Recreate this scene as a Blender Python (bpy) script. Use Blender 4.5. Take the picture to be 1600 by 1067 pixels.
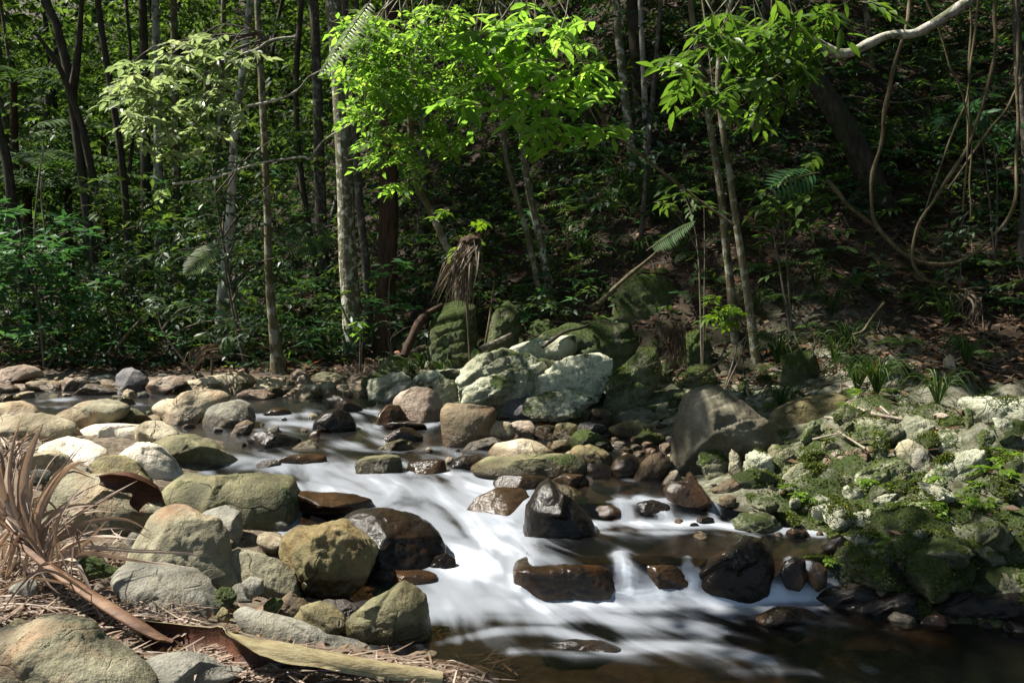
import bpy, math, random
import numpy as np
from mathutils import Vector, Matrix

random.seed(7)
RNG = np.random.default_rng(7)
for o in list(bpy.data.objects):
    bpy.data.objects.remove(o)
SC = bpy.context.scene
COL = SC.collection
PI = math.pi

# ------------------------------------------------------------------ camera
CAM_Z = 1.6
PITCH = math.atan2(533.5 - 440.0, 1556.0)          # eye line about 440 px down the photograph
cam_data = bpy.data.cameras.new('camera')
cam_data.sensor_width = 36.0
cam_data.lens = 35.0
cam_data.clip_start = 0.05
cam_data.clip_end = 400.0
cam = bpy.data.objects.new('camera', cam_data)
cam.location = (0, 0, CAM_Z)
cam.rotation_euler = (PI / 2 - PITCH, 0, 0)
COL.objects.link(cam)
SC.camera = cam
cam_data.dof.use_dof = True
cam_data.dof.focus_distance = 6.4
cam_data.dof.aperture_fstop = 9.0

# ------------------------------------------------------------------ light
SUN = Vector((-0.58, 0.08, 0.81)).normalized()       # direction towards the sun
world = bpy.data.worlds.new('World')
SC.world = world
world.use_nodes = True
wn = world.node_tree
wn.nodes.clear()
w_out = wn.nodes.new('ShaderNodeOutputWorld')
w_bg = wn.nodes.new('ShaderNodeBackground')
w_sky = wn.nodes.new('ShaderNodeTexSky')
w_sky.sky_type = 'NISHITA'
w_sky.sun_disc = False
w_sky.sun_elevation = math.asin(SUN.z)
w_sky.sun_rotation = math.atan2(SUN.x, SUN.y)
w_bg.inputs['Strength'].default_value = 0.068
wn.links.new(w_sky.outputs[0], w_bg.inputs[0])
wn.links.new(w_bg.outputs[0], w_out.inputs[0])
sun_data = bpy.data.lights.new('sun', 'SUN')
sun_data.energy = 5.0
sun_data.angle = math.radians(0.9)
sun_data.color = (1.0, 0.95, 0.86)
sun = bpy.data.objects.new('sun', sun_data)
sun.rotation_euler = (-SUN).to_track_quat('-Z', 'Y').to_euler()
sun.location = SUN * 60
COL.objects.link(sun)

SC.view_settings.view_transform = 'Standard'
SC.view_settings.look = 'None'
SC.view_settings.exposure = 1.4
SC.view_settings.gamma = 1.0
SC.view_settings.use_curve_mapping = False
SC.render.engine = 'CYCLES'
cy = SC.cycles
cy.use_denoising = True
cy.max_bounces = 7
cy.diffuse_bounces = 4
cy.glossy_bounces = 2
cy.transmission_bounces = 3
cy.transparent_max_bounces = 6
cy.caustics_reflective = False
cy.caustics_refractive = False
cy.sample_clamp_indirect = 4.0

# ------------------------------------------------------------------ numeric helpers
_cp, _sp = math.cos(PITCH), math.sin(PITCH)


def ray(px, py):
    """unit-depth view ray of a photograph pixel (1600 wide) in world axes"""
    px = np.asarray(px, float); py = np.asarray(py, float)
    a = (px - 800.0) / 1556.0
    b = (533.5 - py) / 1556.0
    return np.stack([a, _cp + b * _sp, -_sp + b * _cp], -1)


def at(px, py, Y):
    """world point seen at (px, py) at forward distance Y"""
    d = ray(px, py)
    t = np.asarray(Y, float) / d[..., 1]
    return np.array([0, 0, CAM_Z]) + d * np.asarray(t)[..., None]


def to_px(P):
    P = np.asarray(P, float)
    v = P - np.array([0, 0, CAM_Z])
    dep = v[..., 1] * _cp - v[..., 2] * _sp
    up = v[..., 1] * _sp + v[..., 2] * _cp
    dep = np.maximum(dep, 1e-3)
    return 800 + 1556 * v[..., 0] / dep, 533.5 - 1556 * up / dep, dep


def _hash(ix, iy, iz, seed):
    h = (ix.astype(np.int64) * 374761393 + iy.astype(np.int64) * 668265263 + iz.astype(np.int64) * 2147483647 + int(seed) * 974634777) & 0xffffffff
    h = ((h ^ (h >> 13)) * 1274126177) & 0xffffffff
    h = ((h ^ (h >> 16)) * 2246822519) & 0xffffffff
    return h ^ (h >> 15)


def noise3(P, seed=0):
    """gradient noise, roughly -1..1"""
    P = np.asarray(P, float)
    i = np.floor(P); f = P - i
    u = f * f * f * (f * (f * 6 - 15) + 10)
    res = 0
    for dx in (0, 1):
        for dy in (0, 1):
            for dz in (0, 1):
                h = _hash(i[..., 0] + dx, i[..., 1] + dy, i[..., 2] + dz, seed)
                gx = (h & 255) / 127.5 - 1; gy = ((h >> 8) & 255) / 127.5 - 1; gz = ((h >> 16) & 255) / 127.5 - 1
                d = gx * (f[..., 0] - dx) + gy * (f[..., 1] - dy) + gz * (f[..., 2] - dz)
                w = (u[..., 0] if dx else 1 - u[..., 0]) * (u[..., 1] if dy else 1 - u[..., 1]) * (u[..., 2] if dz else 1 - u[..., 2])
                res = res + w * d
    return res * 1.1


def fbm(P, octaves=4, seed=0, gain=0.5):
    P = np.asarray(P, float)
    a, r, f = 1.0, 0, 1.0
    for k in range(octaves):
        r = r + a * noise3(P * f, seed + k * 17)
        a *= gain; f *= 2.03
    return r


def p2(X, Y, z=0.0):
    return np.stack(np.broadcast_arrays(np.asarray(X, float), np.asarray(Y, float), np.asarray(z, float)), -1)


def sstep(a, b, x):
    t = np.clip((np.asarray(x, float) - a) / (b - a), 0, 1)
    return t * t * (3 - 2 * t)


# ------------------------------------------------------------------ the lie of the land
_wl = np.array([(-30, 0), (4.45, 0), (4.85, .04), (5.25, .10), (5.65, .18), (6.1, .27), (6.5, .31), (7.2, .36), (7.9, .40), (8.3, .42), (8.6, .47), (9.2, .50), (9.6, .53), (12, .58), (40, 1.2)], float)
_wr = np.array([(-30, 0), (4.85, 0), (4.94, .178), (5.0, .192), (5.72, .20), (5.83, .285), (6.6, .31), (7.2, .35), (8, .42), (9, .47), (12, .58), (40, 1.2)], float)


_wr0 = np.array([(-30, 0), (4.92, 0), (5.04, .185), (5.72, .20), (5.83, .285), (6.6, .31), (7.2, .35), (8, .42), (9, .47), (12, .58), (40, 1.2)], float)


def water_z(X, Y, lip=None):
    l = np.interp(Y, _wl[:, 0], _wl[:, 1])
    w = _wr if lip is None else lip
    r = np.interp(Y, w[:, 0], w[:, 1])
    k = sstep(-.02, .12, X)
    return l * (1 - k) + r * k


def on_water(px, py):
    px = np.asarray(px, float); py = np.asarray(py, float)
    d = ray(px, py)
    lo = np.full(px.shape, 1.5); hi = np.full(px.shape, 60.0)
    ts = np.linspace(1.5, 60, 2400)
    Pz = CAM_Z + ts * d[..., 2:3]
    z = water_z(ts * d[..., 0:1], ts * d[..., 1:2], _wr0)
    k = np.argmax(Pz < z, axis=-1)
    t = ts[k]
    return np.array([0, 0, CAM_Z]) + d * t[..., None]


# far / right bank edge, from upstream on the left to downstream on the right
_R_px = [(-900, 588), (-400, 592), (-150, 596), (0, 598), (120, 602), (240, 606), (350, 606), (430, 613), (560, 612), (610, 634), (690, 648), (780, 655), (880, 650), (1000, 664), (1045, 690), (1062, 735), (1100, 790), (1180, 812), (1285, 835), (1300, 880), (1290, 930), (1335, 952), (1420, 970), (1600, 986), (1850, 1000), (2300, 1010)]
_L_px = [(-900, 640), (-400, 646), (-100, 650), (60, 648), (230, 668), (350, 690), (360, 722), (285, 750), (250, 775), (440, 832), (420, 870), (400, 905), (470, 965), (560, 1012), (690, 1042), (770, 1075), (850, 1200), (900, 1600)]


def _edge(lst):
    a = np.array(lst, float)
    return on_water(a[:, 0], a[:, 1])[:, :2]


R_EDGE = _edge(_R_px)
L_EDGE = _edge(_L_px)


def poly_sd(X, Y, E):
    """distance to polyline, and side (+ left of travel)"""
    X = np.asarray(X, float); Y = np.asarray(Y, float)
    best = np.full(np.broadcast(X, Y).shape, 1e9); side = np.zeros_like(best)
    for (x0, y0), (x1, y1) in zip(E[:-1], E[1:]):
        dx, dy = x1 - x0, y1 - y0
        L2 = dx * dx + dy * dy + 1e-9
        t = np.clip(((X - x0) * dx + (Y - y0) * dy) / L2, 0, 1)
        ex, ey = X - x0 - t * dx, Y - y0 - t * dy
        d = ex * ex + ey * ey
        s = np.sign(dx * (Y - y0) - dy * (X - x0))
        m = d < best
        best = np.where(m, d, best); side = np.where(m, s, side)
    return np.sqrt(best) * side


def bank_params(X, Y):
    u = 800 + 1556 * X / np.maximum(Y, 1.0)          # bearing, as photograph column
    return u


def ground_z(X, Y, rough=True):
    X = np.asarray(X, float); Y = np.asarray(Y, float)
    sr = poly_sd(X, Y, R_EDGE)          # + beyond the far / right bank
    sl = -poly_sd(X, Y, L_EDGE)         # + on the near / left bank
    w = water_z(X, Y)
    u = bank_params(X, Y)
    bed = w - 0.03 - 0.16 * sstep(0, .5, np.minimum(-sr, -sl))
    # right bank
    d = np.maximum(sr, 0)
    kr = sstep(1180, 1340, u)           # steep mossy ledge on the right
    km = sstep(540, 700, u) * (1 - kr)  # middle outcrop
    prof_r = np.interp(d, [0, .12, .45, .8, 1.2, 2, 3.2, 6], [0, .02, .12, .26, .36, .48, .60, .72])
    prof_m = np.interp(d, [0, .2, 1.2, 2.0, 4], [0, .06, .26, .42, .6])
    prof_l = np.interp(d, [0, .3, 1.5, 4], [0, .06, .16, .3])
    prof = prof_r * kr + prof_m * km + prof_l * (1 - kr - km)
    d0 = np.interp(u, [300, 560, 700, 850, 1000, 1150, 1300, 1450, 1700], [3.5, 2.6, 2.2, 2.0, 1.5, 1.25, 1.7, 2.5, 3.2])
    sl_k = np.interp(u, [-200, 150, 400, 620, 800, 950], [.10, .13, .26, .48, .66, .78])
    e = np.maximum(d - d0, 0)
    hill = sl_k * (np.sqrt(e * e + .09) - .3)
    hill = np.where(hill > 9, 9 + (hill - 9) * .35, hill)
    right = w * np.exp(-d * .15) + .5 * (1 - np.exp(-d * .15)) + prof + hill
    # left bank
    dl = np.maximum(sl, 0)
    left = w + np.interp(dl, [0, .1, .5, 1.5, 4, 12], [0, .04, .10, .2, .35, 1.2])
    right = right + .45 * np.maximum(Y - 25 - .1 * np.abs(X), 0)
    z = np.where(sr > 0, right, np.where(sl > 0, left, bed))
    if rough:
        P = p2(X, Y)
        z = z + np.where(sr > 0, sstep(0, 1.5, d), np.where(sl > 0, .35, .2)) * (.10 * fbm(P * 1.1, 4, 3) + .03 * fbm(P * 5, 3, 9))
        kb = kr * sstep(.02, .3, d) * (1 - sstep(2.5, 4, d))
        st = fbm(p2(X * .8 + Y * .5, Y * 2.2 - X * .7) * 1.5, 3, 21)
        z = z + kb * (.16 * np.abs(fbm(P * 2.3, 4, 21)) + .05 * (np.floor(st * 4) / 4 - .3 * st) + .05 * np.abs(fbm(P * 7, 3, 23)))
        z = z + sstep(.3, 2, e) * (.35 * noise3(P * .45, 5) + .16 * np.abs(noise3(P * 1.3, 6)))
    return z


def gz_fast(X, Y):
    return lut(_LUTG, X, Y)


def surf_z(X, Y):
    return np.maximum(ground_z(X, Y), water_z(X, Y))


_gx = np.arange(-22, 18.01, .05); _gy = np.arange(1.0, 62.01, .05)
_GX, _GY = np.meshgrid(_gx, _gy)
_LUTG = ground_z(_GX.ravel(), _GY.ravel()).reshape(_GX.shape)
_LUTS = np.maximum(_LUTG, water_z(_GX, _GY))


def lut(tab, X, Y):
    u = np.clip((np.asarray(X) + 22) / .05, 0, len(_gx) - 2); v = np.clip((np.asarray(Y) - 1) / .05, 0, len(_gy) - 2)
    i = u.astype(int); j = v.astype(int); a = u - i; b = v - j
    return (tab[j, i] * (1 - a) + tab[j, i + 1] * a) * (1 - b) + (tab[j + 1, i] * (1 - a) + tab[j + 1, i + 1] * a) * b


def hit(px, py, f=None):
    """where the view ray of a pixel meets the ground or the water"""
    tab = _LUTS if f is None else _LUTG
    f = lambda X, Y: lut(tab, X, Y)
    px = np.atleast_1d(np.asarray(px, float)); py = np.atleast_1d(np.asarray(py, float))
    out = np.zeros((len(px), 3))
    ts = np.concatenate([np.arange(2, 14, .02), np.arange(14, 60, .1)])
    for i in range(len(px)):
        d = ray(px[i], py[i])
        P = np.array([0, 0, CAM_Z]) + ts[:, None] * d
        g = f(P[:, 0], P[:, 1])
        b = P[:, 2] < g
        k = int(np.argmax(b)) if b.any() else len(ts) - 1
        out[i] = P[k]; out[i, 2] = g[k]
    return out


# ------------------------------------------------------------------ object helpers
def tag(o, label=None, cat=None, group=None, kind=None):
    if label: o['label'] = label
    if cat: o['category'] = cat
    if group: o['group'] = group
    if kind: o['kind'] = kind
    return o


def new_mesh(name, V, F, mat=None, smooth=True, attrs=None):
    """V (n,3); F (m,3), (m,4) or list of such arrays"""
    me = bpy.data.meshes.new(name)
    V = np.ascontiguousarray(V, np.float32)
    Fs = F if isinstance(F, list) else [F]
    Fs = [np.asarray(f, np.int32) for f in Fs if len(f)]
    nl = sum(f.size for f in Fs); npoly = sum(len(f) for f in Fs)
    me.vertices.add(len(V)); me.vertices.foreach_set('co', V.ravel())
    me.loops.add(nl); me.polygons.add(npoly)
    li = np.concatenate([f.ravel() for f in Fs])
    ls, k = [], 0
    for f in Fs:
        ls.append(k + np.arange(len(f)) * f.shape[1]); k += f.size
    me.loops.foreach_set('vertex_index', li.astype(np.int32))
    me.polygons.foreach_set('loop_start', np.concatenate(ls).astype(np.int32))
    me.polygons.foreach_set('use_smooth', np.full(npoly, smooth))
    me.update(calc_edges=True)
    for k_, v in (attrs or {}).items():
        v = np.asarray(v, np.float32)
        if v.ndim == 1:
            a = me.attributes.new(k_, 'FLOAT', 'POINT'); a.data.foreach_set('value', v)
        else:
            a = me.attributes.new(k_, 'FLOAT_VECTOR', 'POINT'); a.data.foreach_set('vector', v.ravel())
    if mat: me.materials.append(mat)
    return me


def obj(name, me, parent=None, loc=None, rot=None):
    o = bpy.data.objects.new(name, me)
    COL.objects.link(o)
    if parent is not None: o.parent = parent
    if loc is not None: o.location = loc
    if rot is not None: o.rotation_euler = rot
    return o


def empty(name, loc):
    o = bpy.data.objects.new(name, None)
    o.empty_display_size = .1
    COL.objects.link(o)
    o.location = loc
    return o


def grid_faces(nu, nv):
    i = np.arange(nu * nv).reshape(nv, nu)
    return np.stack([i[:-1, :-1], i[:-1, 1:], i[1:, 1:], i[1:, :-1]], -1).reshape(-1, 4)
# ------------------------------------------------------------------ materials
class NT:
    def __init__(self, name):
        self.m = bpy.data.materials.new(name)
        self.m.use_nodes = True
        self.t = self.m.node_tree
        self.t.nodes.clear()

    def n(self, typ, inp=None, **kw):
        x = self.t.nodes.new('ShaderNode' + typ)
        for k, v in kw.items(): setattr(x, k, v)
        for k, v in (inp or {}).items():
            s = x.inputs[k]
            if hasattr(v, 'is_linked') or hasattr(v, 'links'): self.t.links.new(v, s)
            elif hasattr(v, 'outputs'): self.t.links.new(v.outputs[0], s)
            else: s.default_value = v
        return x

    def coord(self, scale=1.0, what='Object', rand=True):
        c = self.n('TexCoord')
        s = c.outputs[what]
        if rand:
            r = self.n('ObjectInfo').outputs['Random']
            m = self.n('Math', {0: r, 1: 37.0}, operation='MULTIPLY')
            s = self.n('VectorMath', {0: s, 1: m.outputs[0]}, operation='ADD').outputs[0]
        if scale != 1.0:
            s = self.n('VectorMath', {0: s, 3: scale}, operation='SCALE').outputs[0]
        return s

    def noise(self, vec, scale, detail=4, rough=.55, dist=0.0):
        return self.n('TexNoise', {'Vector': vec, 'Scale': scale, 'Detail': detail, 'Roughness': rough, 'Distortion': dist}).outputs[0]

    def ramp(self, fac, stops, interp='LINEAR'):
        r = self.n('ValToRGB', {'Fac': fac})
        r.color_ramp.interpolation = interp
        el = r.color_ramp.elements
        while len(el) < len(stops): el.new(.5)
        for e, (p, c) in zip(el, stops):
            e.position = p
            e.color = (c, c, c, 1) if isinstance(c, (int, float)) else (*c, 1)
        return r.outputs[0]

    def mix(self, fac, a, b, mode='MIX'):
        x = self.n('Mix', data_type='RGBA', blend_type=mode)
        for k, v in ((0, fac), (6, a), (7, b)):
            s = x.inputs[k]
            if hasattr(v, 'links'): self.t.links.new(v, s)
            elif isinstance(v, (int, float)): s.default_value = v
            else: s.default_value = (*v, 1)
        return x.outputs[2]

    def math(self, op, a, b=0.0, clamp=False):
        x = self.n('Math', {0: a, 1: b}, operation=op)
        x.use_clamp = clamp
        return x.outputs[0]

    def bump(self, h, strength=.5, dist=.02, normal=None):
        d = {'Height': h, 'Strength': strength, 'Distance': dist}
        if normal is not None: d['Normal'] = normal
        return self.n('Bump', d).outputs[0]

    def out(self, shader):
        o = self.n('OutputMaterial')
        self.t.links.new(shader if not hasattr(shader, 'outputs') else shader.outputs[0], o.inputs[0])
        return self.m


def rock_mat(name, dark, mid, light, stain=None, stain_amt=.35, rough=.85, spec=.3, lichen=None, lichen_amt=0., moss=0., crack=.3, wet_band=True, bump=.85, speck=.65, gloss_noise=False):
    t = NT(name)
    v = t.coord()
    n1 = t.noise(v, 3.2, 6, .62, .4)
    n2 = t.noise(v, 14, 6, .7)
    n3 = t.noise(v, 75, 4, .7)
    base = t.ramp(n1, [(.33, dark), (.5, mid), (.66, light)])
    f2 = t.ramp(n2, [(.35, .80), (.65, 1.38)])
    base = t.mix(.75, base, f2, 'MULTIPLY')
    base = t.mix(speck * .6, base, t.ramp(n3, [(.35, .68), (.6, 1.25)]), 'MULTIPLY')
    if stain:
        s = t.ramp(t.noise(v, 2.1, 4, .6, .8), [(.5, 0.), (.66, 1.)])
        base = t.mix(t.math('MULTIPLY', s, stain_amt), base, stain)
    # thin cracks and seams
    wv = t.n('VectorMath', {0: v, 1: t.n('VectorMath', {0: t.n('TexNoise', {'Vector': v, 'Scale': 3.0, 'Detail': 3}).outputs['Color'], 3: .35}, operation='SCALE').outputs[0]}, operation='ADD').outputs[0]
    vor = t.n('TexVoronoi', {'Vector': wv, 'Scale': 3.3}, feature='DISTANCE_TO_EDGE').outputs[0]
    cr = t.ramp(vor, [(0., 0.), (.022, 1.)])
    crm = t.ramp(t.noise(v, 4.5, 2), [(.48, 0.), (.6, 1.)])
    crk = t.math('SUBTRACT', 1.0, t.math('MULTIPLY', t.math('MULTIPLY', t.math('SUBTRACT', 1.0, cr), crm), crack))
    base = t.mix(1., base, crk, 'MULTIPLY')
    geo = t.n('NewGeometry')
    nz = t.n('SeparateXYZ', {0: geo.outputs['Normal']}).outputs[2]
    if lichen:
        l = t.ramp(t.noise(v, 9, 7, .72, .6), [(.5 - lichen_amt * .25, 0.), (.56 - lichen_amt * .2, 1.)])
        l = t.math('MULTIPLY', l, t.ramp(t.noise(v, 38, 4, .7), [(.36, .25), (.5, 1.)]))
        l = t.math('MULTIPLY', l, t.ramp(t.noise(v, 1.7, 3, .6), [(.40, .12), (.58, 1.)]))
        base = t.mix(t.math('MULTIPLY', l, .85), base, lichen)
    r = rough
    if moss > 0:
        mz = t.ramp(nz, [(.02, 0.), (.45, 1.)])
        mn = t.ramp(t.noise(v, 3.4, 6, .68), [(.62 - moss * .3, 0.), (.70 - moss * .3, 1.)])
        mm = t.math('MULTIPLY', t.math('ADD', t.math('MULTIPLY', mz, .6), .4), mn)
        mc = t.ramp(t.noise(v, 40, 4, .7), [(.3, (.016, .028, .006)), (.55, (.062, .092, .013)), (.75, (.14, .18, .025))])
        base = t.mix(mm, base, mc)
    rr = t.ramp(n2, [(.3, max(rough - .14, .04)), (.7, min(rough + .1, 1.))])
    if wet_band:
        at_ = t.n('Attribute', attribute_name='wet').outputs['Fac']
        wn_ = t.math('ADD', at_, t.math('MULTIPLY', t.math('SUBTRACT', n2, .5), .5))
        wm = t.ramp(wn_, [(.36, 0.), (.52, 1.)])
        base = t.mix(wm, base, t.mix(1., base, (.46, .40, .34), 'MULTIPLY'))
        rr = t.mix(wm, rr, (.22, .22, .22))
    h = t.math('ADD', t.math('MULTIPLY', n2, .55), t.math('MULTIPLY', n3, .18))
    h = t.math('ADD', h, t.math('MULTIPLY', crk, .5))
    h = t.math('ADD', h, t.math('MULTIPLY', t.noise(v, 6, 5, .6), .6))
    if moss > 0:
        h = t.math('ADD', h, t.math('MULTIPLY', t.math('MULTIPLY', mm, t.noise(v, 55, 3, .8)), 1.1))
    nb = t.bump(h, bump, .05)
    p = t.n('BsdfPrincipled', {'Base Color': base, 'Roughness': rr, 'Specular IOR Level': spec, 'Normal': nb})
    return t.out(p)


M = {}
M['tan'] = rock_mat('tan sandstone', (.17, .14, .085), (.33, .28, .185), (.50, .44, .32), (.30, .17, .08), .4, crack=.5)
M['pale'] = rock_mat('pale dry stone', (.36, .31, .22), (.56, .50, .38), (.68, .62, .51), (.36, .21, .10), .35)
M['olive'] = rock_mat('olive stone', (.055, .052, .024), (.115, .106, .052), (.215, .195, .105), (.15, .095, .035), .35, rough=.75, moss=.12, crack=.5)
M['yellow'] = rock_mat('yellow ochre stone', (.06, .05, .02), (.14, .118, .052), (.265, .23, .12), (.18, .10, .03), .45, rough=.78, crack=.5)
M['grey'] = rock_mat('grey stone', (.08, .077, .062), (.155, .148, .118), (.25, .24, .195), (.24, .19, .11), .25)
M['bluegrey'] = rock_mat('blue grey stone', (.06, .058, .06), (.12, .115, .115), (.19, .18, .175), (.15, .11, .08), .25)
M['greentan'] = rock_mat('greenish tan stone', (.11, .10, .06), (.20, .183, .118), (.32, .295, .20), (.36, .19, .10), .45, moss=.12)
M['pink'] = rock_mat('pinkish brown stone', (.145, .108, .078), (.26, .20, .15), (.40, .325, .255), (.27, .16, .09), .35)
M['brown'] = rock_mat('brown stone', (.062, .045, .025), (.125, .092, .052), (.20, .155, .092), (.14, .075, .03), .35, rough=.7)
M['ochre'] = rock_mat('orange brown stone', (.075, .052, .018), (.14, .098, .036), (.22, .16, .06), (.22, .095, .02), .6, rough=.8)
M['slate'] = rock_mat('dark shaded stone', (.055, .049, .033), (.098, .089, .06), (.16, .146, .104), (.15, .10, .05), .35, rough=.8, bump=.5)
M['wet'] = rock_mat('black wet stone', (.005, .0045, .004), (.012, .010, .008), (.026, .021, .016), (.035, .017, .006), .4, rough=.15, spec=.2, bump=.35, wet_band=False)
M['ledge'] = rock_mat('dark ledge stone under a film of water', (.008, .005, .003), (.020, .012, .006), (.045, .025, .011), (.07, .026, .007), .5, rough=.13, spec=.35, bump=.3, wet_band=False)
M['wetbrown'] = rock_mat('brown wet stone', (.014, .009, .005), (.032, .020, .011), (.064, .041, .022), (.075, .032, .011), .4, rough=.17, spec=.32, bump=.4, wet_band=False)
M['lichen'] = rock_mat('lichened outcrop stone', (.09, .093, .056), (.19, .19, .12), (.31, .31, .21), (.14, .12, .06), .3, lichen=(.58, .59, .44), lichen_amt=.7, moss=.30, bump=1.0)
M['bench'] = rock_mat('lichened and mossy bank stone', (.075, .073, .042), (.15, .145, .088), (.24, .235, .155), (.16, .11, .05), .3, lichen=(.32, .34, .22), lichen_amt=.3, moss=.66, bump=.9)
M['mossrock'] = rock_mat('moss covered stone', (.05, .05, .028), (.10, .095, .05), (.17, .155, .09), (.09, .06, .02), .3, lichen=(.16, .18, .12), lichen_amt=.3, moss=.85, bump=1.0)


def leaf_mat(name, dark, mid, light, trans=.45, gloss=.35, tint=(1.25, 1.3, .45), yellow=.03, spec=.22):
    t = NT(name)
    at_ = t.n('Attribute', attribute_name='rnd').outputs['Fac']
    c = t.ramp(at_, [(0., dark), (.45, mid), (1. - yellow * 1.5, light), (1. - yellow, light), (1., (light[0] * 2.2, light[1] * 1.15, light[2] * .6))])
    v = t.n('TexCoord').outputs['Object']
    c = t.mix(.5, c, t.ramp(t.noise(v, 30, 2), [(.3, .7), (.7, 1.25)]), 'MULTIPLY')
    p = t.n('BsdfPrincipled', {'Base Color': c, 'Roughness': gloss, 'Specular IOR Level': spec})
    tc = t.mix(1., c, tint, 'MULTIPLY')
    tr = t.n('BsdfTranslucent', {'Color': tc})
    mx = t.n('MixShader', {0: trans, 1: p, 2: tr})
    return t.out(mx)


M['leaf_bright'] = leaf_mat('bright green leaves', (.048, .105, .018), (.090, .180, .030), (.165, .275, .055), .6, .5, (2.5, 2.4, 1.3), .07)
M['leaf_fresh'] = leaf_mat('fresh broad leaves', (.055, .125, .022), (.102, .20, .036), (.18, .295, .065), .6, .45, (2.5, 2.4, 1.3), .05)
M['leaf_shade'] = leaf_mat('half shaded long leaves', (.035, .075, .014), (.068, .13, .022), (.12, .20, .035), .5, .4, (1.6, 1.7, .8), .03, .4)
M['leaf_pale'] = leaf_mat('pale glossy leaves', (.09, .13, .06), (.17, .22, .11), (.30, .34, .19), .5, .35, (1.7, 1.75, 1.2), .05, .5)
M['leaf_blue'] = leaf_mat('blue green understorey leaves', (.022, .070, .028), (.042, .115, .045), (.075, .165, .06), .4, .5, (1.3, 1.4, .7), .01)
M['leaf_dark'] = leaf_mat('dark glossy leaves', (.018, .034, .018), (.036, .062, .034), (.07, .10, .06), .25, .42, (1.2, 1.4, .7), .01)
M['leaf_mid'] = leaf_mat('mid green forest leaves', (.026, .052, .014), (.055, .10, .024), (.10, .165, .04), .45, .5, (1.7, 1.7, .8), .02)
M['leaf_fern'] = leaf_mat('fern fronds', (.024, .052, .016), (.046, .090, .026), (.085, .14, .045), .4, .65, (1.4, 1.5, .7), .02)
M['leaf_moss'] = leaf_mat('seedlings and filmy moss', (.055, .11, .012), (.10, .18, .018), (.16, .26, .03), .5, .5, (1.6, 1.6, .6), .02)
M['moss_tuft'] = leaf_mat('moss', (.022, .036, .006), (.055, .078, .011), (.12, .145, .02), .3, .8, (1.3, 1.4, .5), .02)
M['grass'] = leaf_mat('mat rush blades', (.022, .045, .012), (.042, .08, .018), (.075, .12, .03), .35, .5, (1.3, 1.4, .6), .03)
M['canopy'] = leaf_mat('canopy leaves', (.020, .042, .010), (.038, .070, .014), (.065, .105, .022), .35, .5, (1.3, 1.4, .5), .01)
M['dead_leaf'] = leaf_mat('fallen leaves', (.040, .022, .012), (.10, .055, .030), (.21, .135, .08), .15, .6, (1.1, .9, .6), .02)
M['straw'] = leaf_mat('dry palm straw', (.12, .08, .055), (.27, .20, .148), (.46, .37, .295), .25, .5, (1.1, .9, .7), .001)
M['dead_frond'] = leaf_mat('hanging dead fronds', (.045, .032, .022), (.11, .082, .058), (.22, .175, .13), .15, .7, (1., .9, .7), .001)


def bark_mat(name, dark, mid, light, lichen=None, amt=.5, moss=.2, scale=1.0, stretch=.25):
    t = NT(name)
    c = t.coord()
    v = t.n('Mapping', {'Vector': c, 'Scale': (1, 1, stretch)}).outputs[0]
    n1 = t.noise(v, 22 * scale, 5, .65)
    n2 = t.noise(c, 5 * scale, 4, .6)
    base = t.ramp(n1, [(.3, dark), (.52, mid), (.72, light)])
    if lichen:
        l = t.ramp(t.noise(c, 9 * scale, 5, .6, .3), [(.55 - amt * .12, 0.), (.60 - amt * .12, 1.)])
        base = t.mix(l, base, lichen)
    if moss > 0:
        mm = t.ramp(n2, [(.66 - moss * .35, 0.), (.78 - moss * .35, 1.)])
        base = t.mix(t.math('MULTIPLY', mm, .8), base, t.ramp(t.noise(c, 60, 3), [(.3, (.014, .022, .006)), (.7, (.05, .065, .014))]))
    h = t.math('ADD', n1, t.math('MULTIPLY', t.noise(c, 60, 3), .3))
    p = t.n('BsdfPrincipled', {'Base Color': base, 'Roughness': .85, 'Specular IOR Level': .25, 'Normal': t.bump(h, .7, .02)})
    return t.out(p)


M['bark_mottled'] = bark_mat('mottled mossy bark', (.06, .056, .03), (.13, .12, .07), (.22, .205, .135), (.42, .42, .34), .2, .25, 1.5, .5)
M['bark_grey'] = bark_mat('grey brown bark', (.035, .029, .022), (.085, .072, .056), (.15, .13, .10), (.20, .20, .16), -.1, .2, 1.6, .4)
M['bark_dark'] = bark_mat('dark bark', (.018, .015, .010), (.042, .034, .024), (.08, .066, .047), None, 0, .3)
M['bark_slim'] = bark_mat('smooth olive bark', (.055, .045, .024), (.12, .10, .055), (.19, .165, .10), (.24, .235, .18), .2, .25)
M['bark_pale'] = bark_mat('pale smooth bark', (.18, .165, .135), (.34, .32, .27), (.50, .48, .42), (.10, .11, .06), .1, .2)
M['vine'] = bark_mat('vine bark', (.045, .035, .02), (.11, .088, .046), (.20, .165, .095), None, 0, .1)
M['fibre'] = bark_mat('fibrous fern trunk', (.018, .010, .006), (.05, .028, .017), (.10, .060, .036), None, 0, .05, 1.6, .12)
M['twig'] = bark_mat('twig', (.05, .04, .028), (.11, .09, .065), (.18, .155, .12), None, 0, 0)
M['twig_pale'] = bark_mat('pale stick', (.14, .11, .08), (.25, .21, .16), (.36, .31, .25), None, 0, 0)


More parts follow.
